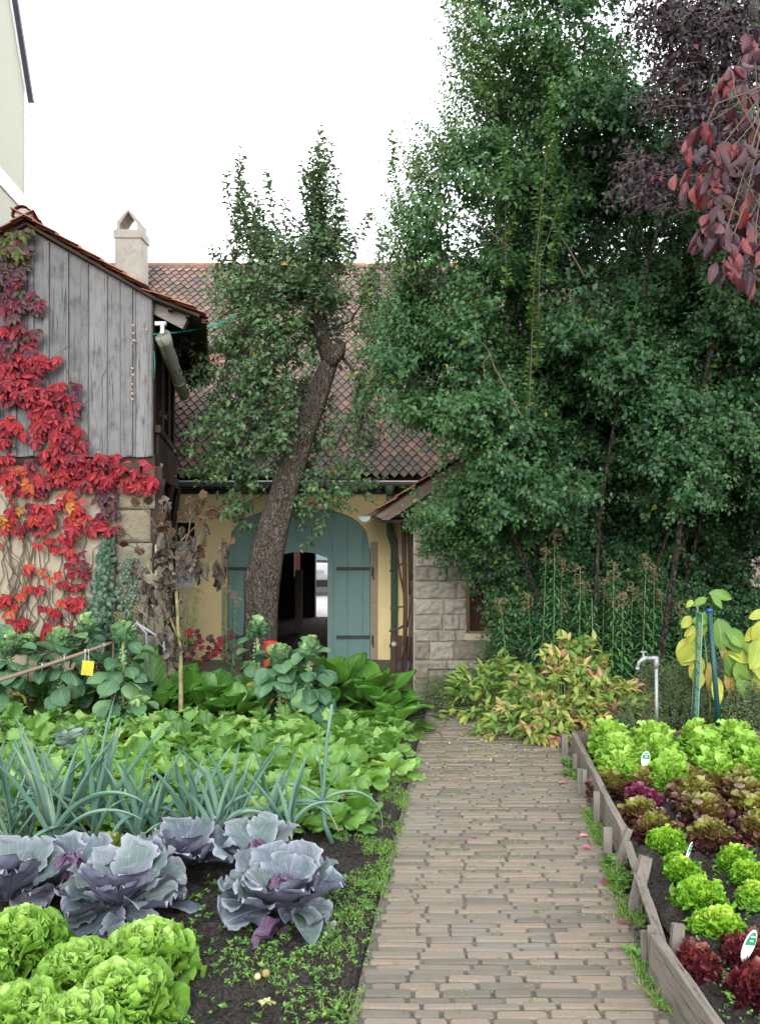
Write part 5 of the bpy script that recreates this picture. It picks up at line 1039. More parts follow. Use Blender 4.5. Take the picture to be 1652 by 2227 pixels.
def front_lettuce(name_label, loc, rad, n=150, seed=0, cat='lettuce', grp='green batavia lettuces at the front of the left bed'):
    T = thing('lettuce', name_label, cat, loc, grp); a = Acc(); c = np.array(loc)
    k = (np.arange(n)+.5)/n; th = np.arange(n)*2.39996+R.random()*6
    ph = np.radians(2+84*k**1.0)+R.normal(0, .09, n); d = sph(th, ph)
    # leaf base inside the head, tips form the dome
    tip = d*rad*np.array([1, 1, .86])*R.uniform(.88, 1.1, (n, 1))+np.array([0, 0, rad*.22])
    L = rad*np.interp(k, [0, .5, 1], [.80, .66, .5])*R.uniform(.85, 1.15, n); dir_ = nrm(d*[.75, .75, .6]+np.array([0, 0, .75])+rv(n, .16))
    base = c+tip-dir_*L[:, None]; nn = nrm(-d*[1, 1, .1]+np.array([0, 0, .35])+rv(n, .25))
    leafs(a, base, dir_, nn, L, L*np.interp(k, [0, 1], [1.25, 1.05])*R.uniform(.85, 1.2, n), 'fan', 9, 11, R.uniform(.5, 1.5, n), R.uniform(.25, .85, n), R.uniform(.07, .13, n), 15, 0, np.clip(.15+.75*k+R.normal(0, .1, n), 0, 1), .05)
    a.build('leaves', M['lettuce'], T, smooth=True); s = Acc(); s.lathe([(rad*.55, 0), (rad*.66, rad*.25), (rad*.55, rad*.55), (rad*.3, rad*.75), (.001, rad*.8)], 14, c); s.build('heart', M['lettuce'], T, smooth=True)
    return T
for lb, (x, y), r in (("leafy green lettuce cut by the left photo edge above the others", (40, 2085), .215), ("green lettuce head closest to the bare soil and brick path", (318, 2110), .205), ("big green lettuce in the middle of the bottom row", (268, 2218), .215), ("green lettuce at the very bottom left corner", (40, 2265), .20), ("green lettuce filling the gap behind the bottom row", (180, 2150), .19), ("green lettuce half sunk out of view at the bottom edge", (160, 2290), .20)):
    front_lettuce(lb, G(x, y), r)
def cab(label, loc, specs, head=.075, lift=0.0, tilt=None):
    specs = [(az, inc-9 if inc > 25 else inc, L*1.03, W_*1.18, bd, cp*.75) for az, inc, L, W_, bd, cp in specs]
    """specs: list of (azimuth deg seen from above 0=+x, inclination, length, width, bend, cup)"""
    T = thing('red_cabbage', label, 'cabbage', loc, 'red cabbages behind the front lettuces'); c = np.array(loc)+np.array([0, 0, .05+lift]); a = Acc()
    for (az, inc, L, W_, bd, cp) in specs:
        az = math.radians(az); inc = math.radians(inc); d = np.array([math.cos(inc)*math.cos(az), math.cos(inc)*math.sin(az), math.sin(inc)]); nn = np.array([-math.sin(inc)*math.cos(az), -math.sin(inc)*math.sin(az), math.cos(inc)])
        leafs(a, [c+np.array([math.cos(az), math.sin(az), 0])*.03], d, [nn+R.normal(0, .06, 3)], L, W_, 'big', 30, 23, bd, cp*R.uniform(.7, 1.2), .055, 15, 0, R.random(), .09)
    a.build('outer_leaves', M['redcabbage'], T, smooth=True)
    if head:
        b = Acc(); n = 11; i = np.arange(n); az = i*2.4; inc = np.radians(np.interp(i, [0, n-1], [35, 70])); d = sph(az, inc); nn = sph(az+math.pi, np.pi/2-inc)
        leafs(b, c+d*.01+np.array([0, 0, .03]), d, nn, head*2.2, head*2.3, 'big', 12, 11, -1.9, 1.1, .018, 9, 0, None, .03)
        b.lathe([(0.01, head*.1), (head*.6, head*.5), (head*.8, head*1.1), (head*.68, head*1.6), (head*.36, head*1.85), (.001, head*1.95)], 18, c); b.build('head', M['cabhead'], T, smooth=True)
    return T
cab('largest red cabbage, open and alone beside the bare soil', G(612, 1990), [(265, 50, .27, .30, -.1, .55), (228, 42, .28, .26, .2, .5), (310, 48, .29, .24, .1, .6), (345, 30, .36, .22, -.2, .7), (195, 30, .30, .26, .3, .5), (160, 42, .33, .32, .5, .5), (120, 60, .34, .34, .5, .45), (85, 66, .33, .34, .35, .45), (50, 50, .34, .32, .5, .5), (20, 40, .32, .28, .5, .55), (212, 12, .30, .30, .5, .3), (320, -4, .33, .17, .4, .3), (300, 62, .2, .2, .0, .6), (170, 64, .24, .26, .4, .5), (10, 60, .24, .24, .3, .6), (70, 72, .26, .28, .3, .5), (335, 8, .26, .2, .4, .4)], .075)
cab('red cabbage with an upright green tinged leaf left of the largest one', G(262, 1985), [(268, 58, .27, .32, -.3, .55), (285, 52, .24, .2, -.1, .5), (225, 30, .28, .24, .4, .6), (190, 36, .30, .24, .3, .5), (330, 40, .34, .24, .6, .6), (355, 18, .34, .2, .3, .5), (20, 44, .34, .30, .7, .5), (60, 60, .34, .34, .6, .5), (100, 60, .32, .32, .6, .5), (150, 50, .32, .30, .5, .5), (255, -2, .30, .30, .5, .3), (300, -3, .30, .26, .4, .3), (205, 4, .26, .26, .4, .3)], .07)
cab('red cabbage with a round purple head showing between grey leaves', G(150, 1945), [(190, 40, .28, .28, .5, .5), (140, 55, .28, .3, .4, .5), (80, 60, .30, .3, .4, .5), (20, 45, .28, .28, .6, .5), (300, 20, .24, .24, .4, .5), (240, 25, .26, .24, .4, .5), (170, 30, .3, .3, .5, .5)], .085)
cab('red cabbage cut off by the left edge with one tall upright leaf', G(15, 1975), [(275, 62, .42, .30, .1, .5), (300, 58, .36, .26, .1, .6), (20, 50, .34, .30, .6, .5), (90, 60, .36, .34, .5, .5), (150, 50, .34, .3, .5, .5), (220, 50, .36, .3, .4, .5), (340, 12, .24, .22, .4, .4)], .07)
cab('dark red cabbage with curled leaves in front of the leeks', G(400, 1900), [(265, 64, .26, .22, -.2, .8), (240, 50, .24, .22, .1, .7), (300, 48, .26, .24, .2, .7), (345, 42, .32, .24, .7, .5), (20, 42, .32, .28, .7, .5), (90, 60, .30, .3, .4, .5), (150, 50, .28, .28, .5, .5), (200, 40, .28, .26, .5, .5), (225, 25, .26, .24, .5, .4)], .06)
cab('red cabbage behind the largest one with one leaf pointing to the path', G(560, 1895), [(170, 40, .30, .28, .7, .5), (250, 50, .28, .34, .5, .4), (330, 36, .34, .26, .3, .5), (350, 26, .32, .26, .3, .5), (60, 55, .3, .3, .5, .5), (110, 60, .3, .3, .5, .5), (290, 50, .26, .26, .5, .5)], .06)
a = Acc(); c = G(700, 2030, .02); leafs(a, [G(655, 1975, .05)], [[.25, -.9, -.02]], [[.1, .1, 1]], .34, .17, 'oval', 14, 9, .25, .5, .02, 8, 0, .7); leafs(a, [G(640, 1960, .05)], [[-.1, -.9, .05]], [[0, .2, 1]], .22, .14, 'oval', 10, 9, .3, .4, .03, 8, 0, .2)
tag(a.build('cabbage_leaf', M['redcabbage'], smooth=True, org=c), 'broken off purple cabbage leaf lying on soil beside the path', 'leaf')
a = Acc(); leafs(a, [G(365, 1965, .03)], [[.95, .1, .0]], [[0, .1, 1]], .24, .16, 'oval', 12, 9, .3, -.2, .03, 8, 0, .1); tag(a.build('cabbage_leaf', M['redcabbage'], smooth=True, org=G(400, 1965)), 'flat faded cabbage leaf on soil between the two front cabbages', 'leaf')
a = Acc(); 
for _ in range(4): leafs(a, [G(585, 2040, .03)+rv(1, .02)[0]*[1, 1, .3]], [R.normal(0, 1, 3)*[1, 1, .2]+[0, 0, .2]], [[0, 0, 1]], .12, .1, 'oval', 8, 7, 1.2, .8, .08, 10, 0, .0)
tag(a.build('withered_leaf', M['cabhead'], smooth=True, org=G(585, 2040)), 'crumpled withered cabbage leaf lying below the largest cabbage', 'leaf')
# pale yellow lettuces between cabbages and leeks
for (x, y, r, lb) in ((240, 1862, .10, 'pale yellow lettuce just behind the second cabbage'), (130, 1850, .085, 'yellow green lettuce showing between leeks at the left'), (352, 1858, .095, 'lime frilly lettuce beside the dark curled cabbage'), (205, 1840, .07, 'small pale lettuce among the leek stems')):
    T = thing('pale_lettuce', lb, 'lettuce', G(x, y), 'pale lettuces among the leeks'); a = Acc(); rosette(a, G(x, y), 34, r*1.3, r*1.1, (15, 85), .01, 'fan', 7, 9, .8, .4, .10, 12, .08); a.build('leaves', leafmat('palelet', [(.3, .42, .06), (.5, .58, .12), (.62, .62, .22)], tr=.3, nsc=12, rough=.45, bumpk=.4, crinkle=24), T, smooth=True)
# leeks
def leek(label, loc, n=9, h=.5, seed=0, lean=0, grp='leeks in the row across the left bed'):
    T = thing('leek', label, 'leek', loc, grp); c = np.array(loc); a = Acc(); s = Acc(); s.tube([c-[0, 0, .02], c+[0, 0, .06], c+[lean*.05, 0, .16]], [.019, .018, .016], 9)
    s.build('shaft', plain('leekshaft', (.45, .52, .33), .5, .15, 12), T, smooth=True)
    for i in range(n):
        side = 1 if i % 2 else -1; k = i/n; az = math.radians(R.normal(0, 28))+(0 if side > 0 else math.pi)+.4; inc = math.radians(np.clip(68+22*k+R.normal(0, 6), 52, 89)); d = np.array([math.cos(inc)*math.cos(az), math.cos(inc)*math.sin(az), math.sin(inc)]); nn = np.array([-math.sin(inc)*math.cos(az), -math.sin(inc)*math.sin(az), math.cos(inc)])
        L = h*R.uniform(.85, 1.3); bd = R.choice([R.uniform(.1, .5), R.uniform(1.6, 2.9)], p=[.72, .28]); leafs(a, [c+np.array([0, 0, .05+.09*k])], d, [nn], L, R.uniform(.038, .060), 'strap', 16, 5, bd, .9, .003, 5, R.normal(0, .5), R.random()*.9)
        if bd < 1: pass
    a.build('leaves', M['leek'], T, smooth=True); return T
lk = [(20, 1870, .78), (62, 1852, .7), (118, 1878, .76), (150, 1845, .66), (205, 1862, .82), (262, 1850, .50), (300, 1865, .52), (338, 1850, .5), (430, 1850, .55), (470, 1862, .5), (505, 1850, .62), (590, 1838, .48), (630, 1850, .46), (-20, 1850, .6), (400, 1840, .5)]
ord_ = ['leftmost', 'second', 'third', 'fourth', 'fifth', 'sixth', 'seventh', 'eighth', 'ninth', 'tenth', 'eleventh', 'twelfth', 'thirteenth', 'fourteenth']
for i, (x, y, h) in enumerate(sorted(lk)):
    nm = 'blue green leek half out of the left photo edge' if i == 0 else 'blue green leek, %s of the fully visible row counting from the left' % ord_[i-1]
    leek(nm, G(x, y), int(R.integers(8, 12)), h*.95)
def tall_leek():
    c = G(722, 1835); T = thing('leek', 'bolting leek with one tall cut stalk standing nearest the path', 'leek', c, 'leeks in the row across the left bed'); a = Acc(); y = c[1]
    s = Acc(); s.tube([c, P(705, 1790, y), P(702, 1730, y), P(712, 1600, y), P(722, 1532, y)], [.02, .018, .014, .012, .010], 8); s.A = [A_*[1, 1, 0]+[0, 0, .45] for A_ in s.A]; s.build('stalk', M['leek'], T, smooth=True)
    b = P(700, 1750, y)
    for (tx, ty, bd, L) in ((830, 1650, 2.6, .62), (640, 1700, 1.8, .5), (560, 1750, 1.2, .55), (745, 1850, .2, .22), (730, 1700, .4, .25), (690, 1560, .1, .42)):
        d = nrm(P(tx, ty, y)-b+[0, 0, .12]); leafs(a, [b], d, [[-d[2]*np.sign(d[0]), -.2, abs(d[0])+.1]], L, .038, 'strap', 18, 5, bd, .8, .004, 5, R.normal(0, .4), R.random())
    a.build('leaves', M['leek'], T, smooth=True)
tall_leek()
# radish / turnip greens
def radish_proto(i):
    T = thing('turnip_plant', 'x', 'turnip plant', (0, 0, 0), 'leafy turnip plants filling the middle of the left bed'); a = Acc(); n = int(R.integers(17, 24)); k = np.arange(n)/n; az = np.arange(n)*2.4+R.random()*6; inc = np.radians(np.interp(k, [0, 1], [28, 82])+R.normal(0, 13, n)); d = sph(az, inc); nn = sph(az+math.pi, np.pi/2-inc)+R.normal(0, .4, (n, 3))
    L = R.uniform(.15, .28, n); leafs(a, d*.015, d, nn, L, L*R.uniform(.55, .78, n), 'lyre', 14, 11, R.uniform(.4, 1.9, n), R.uniform(-.5, .6, n), .055, 12, 0, np.clip(R.normal(.48, .2, n), 0, .9), .12)
    a.build('leaves', M['radish'], T, smooth=True); b = Acc(); b.lathe([(.004, -.05), (.022, -.02), (.028, .012), (.02, .03), (.005, .035)], 10); b.build('root', plain('root%d' % i, (.5, .42, .35), .5, .1, 10), T, smooth=True); return T
protos = [radish_proto(i) for i in range(4)]
spots = []
for row, y in enumerate(np.arange(5.85, 8.75, .30)):
    xl = -4.2*y/9-.15; xr = path_l(y)-(.26 if y < 6.3 else .2)
    for x in np.arange(xl, xr, .32): spots.append((x+R.normal(0, .04), y+R.normal(0, .04), row))
usedp = set(); names = ['first', 'second', 'third', 'fourth', 'fifth', 'sixth', 'seventh', 'eighth', 'ninth', 'tenth', 'eleventh', 'twelfth', 'thirteenth', 'fourteenth', 'fifteenth', 'sixteenth']
rows = {}
for (x, y, r) in spots: rows.setdefault(r, []).append((x, y))
for r in rows:
    L_row = sorted(rows[r], key=lambda s: -s[0])
    for j, (x, y) in enumerate(L_row):
        lb = 'leafy turnip plant, %s from the path in the %s row behind the leeks' % (names[j], names[r]); k = (j*3+r) % 4
        src = protos[k]
        if k not in usedp: usedp.add(k); src.location = (x, y, 0); src['label'] = lb; src.scale = (1.0,)*3; src.rotation_euler = (0, 0, R.random()*6)
        else: copy_thing(src, (x, y, 0), R.random()*6, R.uniform(.82, 1.18), lb)
# ---- brussels sprouts ----
def brussels(label, loc, top_z, R0=.24, nlow=22, open_=False, sprouts=True, pale=.0):
    T = thing('brussels_sprout_plant', label, 'brussels sprouts', loc, 'brussels sprout plants behind the turnips'); c = np.array(loc); tip = np.array([c[0], c[1], top_z])
    s = Acc(); s.tube([c-[0, 0, .03], c*.5+tip*.5+rv(1, .01)[0], tip-[0, 0, .06]], [.022, .02, .016], 9); s.build('stem', M['stem'], T, smooth=True)
    H = top_z-c[2]; a = Acc(); n = 44; k = (np.arange(n)+.5)/n
    # crown of cupped leaves
    az = np.arange(n)*2.4; inc = np.radians(np.interp(k, [0, .5, 1], [2, 48, 84])); d = sph(az, inc); nn = sph(az+math.pi, np.pi/2-inc); L = np.interp(k, [0, 1], [.23, .10])*R.uniform(.9, 1.1, n)*(1.12 if open_ else 1)
    dome(a, tip-[0, 0, .14], .13*(R0/.25)**.5, .15, 70, .115, .105, 'petiole' if open_ else 'big', 8, 7, .035, 9, (.0, .8), (.5, 1.2), .03, r0=.3, r1=1.0, up=.7)
    a.build('crown', M['brussels'], T, smooth=True)
    b = Acc(); n = nlow; f = R.random(n); z = c[2]+H*(.25+.6*f); az = np.arange(n)*2.4; inc = np.radians(np.interp(f, [0, 1], [-5, 35])+R.normal(0, 20, n)); az = az+R.normal(0, .4, n); d = sph(az, inc); nn = sph(az+math.pi, np.pi/2-inc)+R.normal(0, .25, (n, 3)); L = R.uniform(.7, 1.2, n)*R0*1.35
    leafs(b, np.stack([np.full(n, c[0]), np.full(n, c[1]), z], 1)+d*.02, d, nn, L, L*.62, 'petiole', 13, 9, R.uniform(.9, 1.9, n), R.uniform(-.3, .5, n), .03, 9, 0, np.clip(R.normal(.25, .2, n), 0, .8), .05); b.build('lower_leaves', M['brussels'], T, smooth=True)
    y_ = Acc(); n = 3; az = R.random(n)*6; leafs(y_, c+[0, 0, H*.35]+rv(n, .02), sph(az, -.2), sph(az+3.14, 1.4), .2, .09, 'petiole', 12, 7, 1.3, .6, .05, 9); y_.build('yellow_leaves', M['yellowing'], T, smooth=True)
    if sprouts:
        q = Acc(); m = 46
        for i in range(m):
            f = i/m; p = np.array([c[0]+math.cos(i*2.4)*.03, c[1]+math.sin(i*2.4)*.03, c[2]+H*(.1+.7*f)]); q.lathe([(.001, -.015), (.012, -.009), (.016, 0), (.011, .011), (.001, .015)], 7, p)
        q.build('sprouts', M['brussels'], T, smooth=True)
for lb, x, yb, Y, ytop in (('brussels sprout plant cut by the left edge of the view', 22, 0, 8.9, 1400), ('brussels sprout plant crossed by the slanting pole, left of the yellow card', 133, 0, 8.8, 1392), ('small headed brussels sprout plant standing back beside the pole end', 190, 0, 9.3, 1362), ('stout brussels sprout plant with bare petioles right of the yellow card', 268, 0, 8.7, 1374), ('lower brussels sprout plant in front of the red tub', 610, 0, 8.8, 1424), ('brussels sprout plant next to the broad dock leaves', 672, 0, 8.7, 1412)):
    c = P(x, 1500, Y); c[2] = 0; brussels(lb, c, P(x, ytop-14, Y)[2], .25 if x != 190 else .2, 32)
c = P(558, 0, 9.3); c[2] = 0; brussels('tallest brussels sprout plant with an open rosette before the tree trunk', c, P(558, 1352, 9.3)[2], .2, 18, True)
c = P(300, 1560, 8.55); c[2] = 0; brussels('very low brussels sprout plant at the foot of the stout one', c, .30, .17, 16, False, False)
c = P(60, 1480, 9.6); c[2] = 0; brussels('brussels sprout plant hidden behind the pole near the red creeper', c, .78, .2, 20, False, False)
# blue-green cabbage leaf plant in turnips
T = thing('pointed_cabbage', 'blue grey cabbage with a broad fan leaf among the turnips', 'cabbage', G(160, 1640)); a = Acc(); rosette(a, G(160, 1640), 12, .27, .27, (35, 75), .02, 'big', 12, 13, .3, .4, .04, 14, .05); a.build('leaves', leafmat('bluecab', [(.14, .22, .19), (.22, .31, .28)], vein=(.4, .5, .42), vs=.6, freq=11, rough=.5, tr=.1, crinkle=18, bumpk=.5), T, smooth=True)
# ---- broad leaved dock / horseradish clumps ----
def dock(label, loc, n, L0, inc=(25, 75), wr=.5, grp='broad leaved dock clumps at the back of the left bed', mat='bigleaf', yel=0, az0=None):
    T = thing('broad_leaf_plant', label, 'dock plant', loc, grp); c = np.array(loc); a = Acc(); k = (np.arange(n)+.5)/n; az = np.arange(n)*2.4+(R.random()*6 if az0 is None else az0); i_ = np.radians(np.interp(k, [0, 1], inc)+R.normal(0, 7, n)); d = sph(az, i_); nn = sph(az+math.pi, np.pi/2-i_)+R.normal(0, .15, (n, 3)); L = L0*1.08*R.uniform(.75, 1.15, n)
    leafs(a, c+d*.03, d, nn, L, L*wr*R.uniform(.85, 1.2, n), 'petiole', 18, 11, R.uniform(.2, 1.35, n), R.uniform(-.1, .45, n), .032, 13, R.normal(0, .2, n), np.clip(R.normal(.4, .22, n), 0, 1), .04); a.build('leaves', M[mat], T, smooth=True); return T
def gl(dx, Y, z=0.0): c = P(dx, 0, Y); c[2] = z; return c
dock('dock clump with one very tall upright leaf beside the sunflower stalk', gl(325, 9.2), 12, .62, (35, 80), .62, az0=1.2)
dock('dock clump left of the sunflower stalk in shade', gl(350, 8.9), 14, .48, (20, 70))
dock('dock clump just right of the sunflower stalk', gl(440, 9.1), 16, .56, (22, 78), .62)
dock('dock clump with crinkled leaf between sunflower and red tub', gl(500, 8.8), 14, .46, (20, 72), .58)
dock('dock clump in front of the barn wicket', gl(735, 9.5), 18, .60, (20, 80), .58)
dock('dock clump with round leaf below the right gate leaf', gl(790, 9.3), 18, .60, (20, 78), .55)
dock('dock clump nearest the downpipe and leaning tools', gl(825, 9.0), 18, .52, (15, 72), .55)
dock('low dark dock clump hanging over the end of the path edge', gl(862, 8.5), 16, .42, (8, 65), .58)
dock('dock clump between two brussels sprout plants', gl(575, 9.6), 12, .5, (25, 80))
dock('low dock clump behind the brussels sprouts at the left', gl(200, 9.4), 16, .42, (20, 75))
dock('shaded dock clump under the slanting pole', gl(90, 9.5), 16, .42, (20, 75))
dock('dock clump behind the lower brussels sprout plant', gl(640, 9.7), 14, .5, (25, 80))
dock('crinkly dock clump in the middle behind the turnips', gl(700, 8.9), 14, .4, (20, 70), .6)
# ======================= RIGHT BED PLANTS =======================
BZ = .06
M['oakgreen'] = leafmat('oakgreen', [(.14, .32, .03), (.24, .46, .06), (.36, .60, .10), (.48, .70, .16)], [0, .35, .7, 1], rough=.38, tr=.35, nsc=14, bumpk=.4, crinkle=40, objr=.1)
M['oakred'] = leafmat('oakred', [(.035, .015, .018), (.09, .03, .028), (.13, .075, .03), (.20, .20, .04), (.24, .27, .05)], [0, .35, .6, .85, 1], rough=.3, tr=.18, nsc=9, bumpk=.4, crinkle=40, objr=.1, spec=.55)
M['purpler'] = leafmat('purpler', [(.06, .01, .03), (.16, .02, .06), (.22, .05, .12)], rough=.32, tr=.15, nsc=12, bumpk=.4, crinkle=40, spec=.5)
M['endive'] = leafmat('endive', [(.10, .26, .02), (.18, .40, .03), (.34, .56, .05), (.62, .70, .14)], [0, .35, .75, 1], rough=.42, tr=.35, nsc=14, bumpk=.3, crinkle=60, objr=.15)
M['lollo'] = leafmat('lollo', [(.05, .010, .016), (.11, .016, .024), (.20, .04, .04), (.24, .25, .06)], [0, .4, .78, 1], rough=.38, tr=.22, nsc=10, bumpk=.3, crinkle=60, spec=.45)
PR = {}
def proto(key, name, cat, grp, mat, rad, hz, n, L, Wd, variants=3, **kw):
    PR[key] = [name, cat, grp, mat, [], 0, (rad, hz, n, L, Wd, kw), variants]
def place(key, px, py, label, sc=1.0, z=BZ):
    name, cat, grp, mat, made, i, (rad, hz, n, L, Wd, kw), var = PR[key]; loc = G(px, py, z); loc[2] = z
    if len(made) < var:
        T = thing(name, label, cat, loc, grp); a = Acc(); dome(a, loc, rad, hz, n, L, Wd, **kw); a.build('leaves', mat, T, smooth=True)
        s = Acc(); s.lathe([(rad*.5, -.02), (rad*.62, hz*.2), (rad*.5, hz*.5), (rad*.25, hz*.72), (.001, hz*.78)], 12, loc); s.build('heart', mat, T, smooth=True); made.append(T); T.scale = (sc,)*3 if np.ndim(sc) == 0 else tuple(sc); return T
    PR[key][5] += 1; return copy_thing(made[PR[key][5] % var], loc, R.random()*6, sc, label, grp)
proto('og', 'oakleaf_lettuce', 'lettuce', 'bright green lettuces at the back of the raised bed', M['oakgreen'], .155, .23, 330, .085, .085, nv=6, nu=7, ruf=.11, rf=13, scal=.2)
proto('or', 'red_oakleaf_lettuce', 'lettuce', 'brown red lettuces in the raised bed', M['oakred'], .155, .15, 230, .085, .075, nv=6, nu=7, ruf=.10, rf=12, scal=.28, r0=0, r1=1.0)
proto('en', 'curly_endive', 'endive', 'curly endives in the raised bed', M['endive'], .10, .10, 620, .055, .034, variants=4, nv=6, nu=5, ruf=.22, rf=22, scal=.6, r0=.05, r1=.75)
proto('lo', 'frilly_red_lettuce', 'lettuce', 'frilly red lettuces at the front of the raised bed', M['lollo'], .095, .105, 560, .055, .042, variants=2, nv=6, nu=5, ruf=.22, rf=22, scal=.5, r0=0, r1=.8)
cols = ['nearest the edging plank', 'second from the edging plank', 'third from the edging plank', 'at the right edge of the view']
og = [(1325, 1652, 0, 'back row'), (1347, 1690, 0, 'middle row'), (1352, 1716, 0, 'front row'), (1418, 1655, 1, 'back row'), (1436, 1688, 1, 'middle row'), (1452, 1722, 1, 'front row'), (1516, 1650, 2, 'back row'), (1540, 1684, 2, 'middle row'), (1558, 1716, 2, 'front row'), (1594, 1652, 3, 'back row'), (1624, 1684, 3, 'middle row'), (1650, 1712, 3, 'front row')]
for x, y, c_, rw in og: place('og', x, y, 'bright green oak leaf lettuce, %s, %s' % (rw, cols[c_]), {'back row': 1.12, 'middle row': 1.14, 'front row': .98}[rw])
orr = [(1330, 1722, .9, 'beside the edging plank below the green ones'), (1385, 1722, .95, 'under the oval label in the first row'), (1395, 1790, .85, 'in front of the small purple one'), (1425, 1822, .8, 'nearest the topmost curly endive'), (1490, 1722, 1.0, 'first row, below the second green column'), (1515, 1755, 1.0, 'second row, middle of the bed'), (1530, 1786, .95, 'third row, middle of the bed'), (1545, 1838, .85, 'standing alone above the right endives'), (1600, 1724, 1.0, 'first row, below the third green column'), (1622, 1752, 1.0, 'second row toward the right edge'), (1640, 1786, 1.0, 'third row at the right edge'), (1655, 1825, .9, 'fourth row at the right edge'), (1566, 1730, .9, 'first row between the two right columns')]
for x, y, s_, l in orr: place('or', x, y, 'olive and red oak leaf lettuce '+l, (s_*1.2, s_*1.2, s_*1.02))
T = thing('purple_lettuce', 'small crimson purple lettuce among the brown red ones', 'lettuce', G(1388, 1752, BZ)); a = Acc(); dome(a, G(1388, 1752, BZ), .10, .12, 170, .07, .06, nv=6, nu=7, ruf=.13, rf=13, scal=.25); dome(a, G(1420, 1755, BZ), .07, .10, 90, .06, .05, nv=6, nu=7, ruf=.13, rf=13, scal=.25); a.build('leaves', M['purpler'], T, smooth=True)
en = [(1450, 1846, 1.0, 'topmost, next to the red lettuces'), (1483, 1905, 1.0, 'behind the middle oval label'), (1520, 1968, 1.1, 'third down the left row, yellow hearted'), (1562, 2026, 1.15, 'nearest and largest of the left row'), (1597, 1880, 1.0, 'topmost of the right row, with yellow leaf'), (1632, 1920, 1.0, 'second of the right row'), (1646, 1962, 1.0, 'lowest of the right row at the edge'), (1470, 1880, .6, 'small one between the first two of the left row')]
for x, y, s_, l in en: place('en', x, y, 'frilly green endive '+l, (s_*R.uniform(.9, 1.25), s_*R.uniform(.85, 1.1), s_*R.uniform(.75, 1.05)))
for x, y, s_, l in [(1512, 2118, 1.0, 'beside the near edging plank'), (1612, 2092, .95, 'partly behind the big oval label'), (1650, 2170, 1.15, 'at the bottom right corner'), (1655, 2100, 1.0, 'at the right edge above the corner one')]: place('lo', x, y, 'frilly wine red lettuce '+l, s_)
# oval plant labels
def label_sign(cx, cy, tipx, tipy, w, h, desc, yaw):
    g0 = G(tipx, tipy, BZ); Y = g0[1]; c = P(cx, cy, Y); T = thing('plant_label', desc, 'plant label', g0, 'oval plant labels in the raised bed')
    ww, hh = w/F_*Y, h/F_*Y; up = nrm(c-g0); ca, sa = math.cos(yaw), math.sin(yaw); side = np.array([ca, sa, 0]); side = nrm(side-up*(side @ up)); nn = np.cross(side, up)
    if nn[1] > 0: nn = -nn
    wr = ww/2/abs(ca); n = 28; an = np.arange(n)/n*2*math.pi
    def el(k, off, sel=None):
        return np.array([c+side*math.cos(t)*wr*k+up*math.sin(t)*hh/2*k+nn*off for t in an])
    s = Acc(); s.bar(g0-[0, 0, .03], c-up*hh*.42, .008, .004); s.build('stake', M['black'], T)
    s = Acc(); s.prism(el(1, 0), -nn*.003); pl = s.build('plate', M['white'], T)
    s = Acc(); k = .88; pts = [c+side*math.cos(t)*wr*k+up*math.sin(t)*hh/2*k+nn*.0012 for t in np.linspace(.05, math.pi-.05, 16)]; s.prism(pts, nn*.0008); s.build('green_half', M['labelgreen'], pl)
    s = Acc()
    for j, (v, l) in enumerate(((.30, .62), (.16, .42))):
        q = c+up*hh*v+nn*.0028; s.prism([q-side*wr*l*.7-up*hh*.02, q+side*wr*l*.7-up*hh*.02, q+side*wr*l*.7+up*hh*.025, q-side*wr*l*.7+up*hh*.025], nn*.0004)
    s.build('print', M['white'], pl)
label_sign(1403, 1651, 1394, 1716, 22, 34, 'small oval label among the bright green lettuces', .3)
label_sign(1497, 1854, 1482, 1900, 17, 48, 'narrow oval label between the two upper endives', .9)
label_sign(1628, 2057, 1594, 2148, 34, 72, 'largest oval label beside the frilly red lettuces', .45)
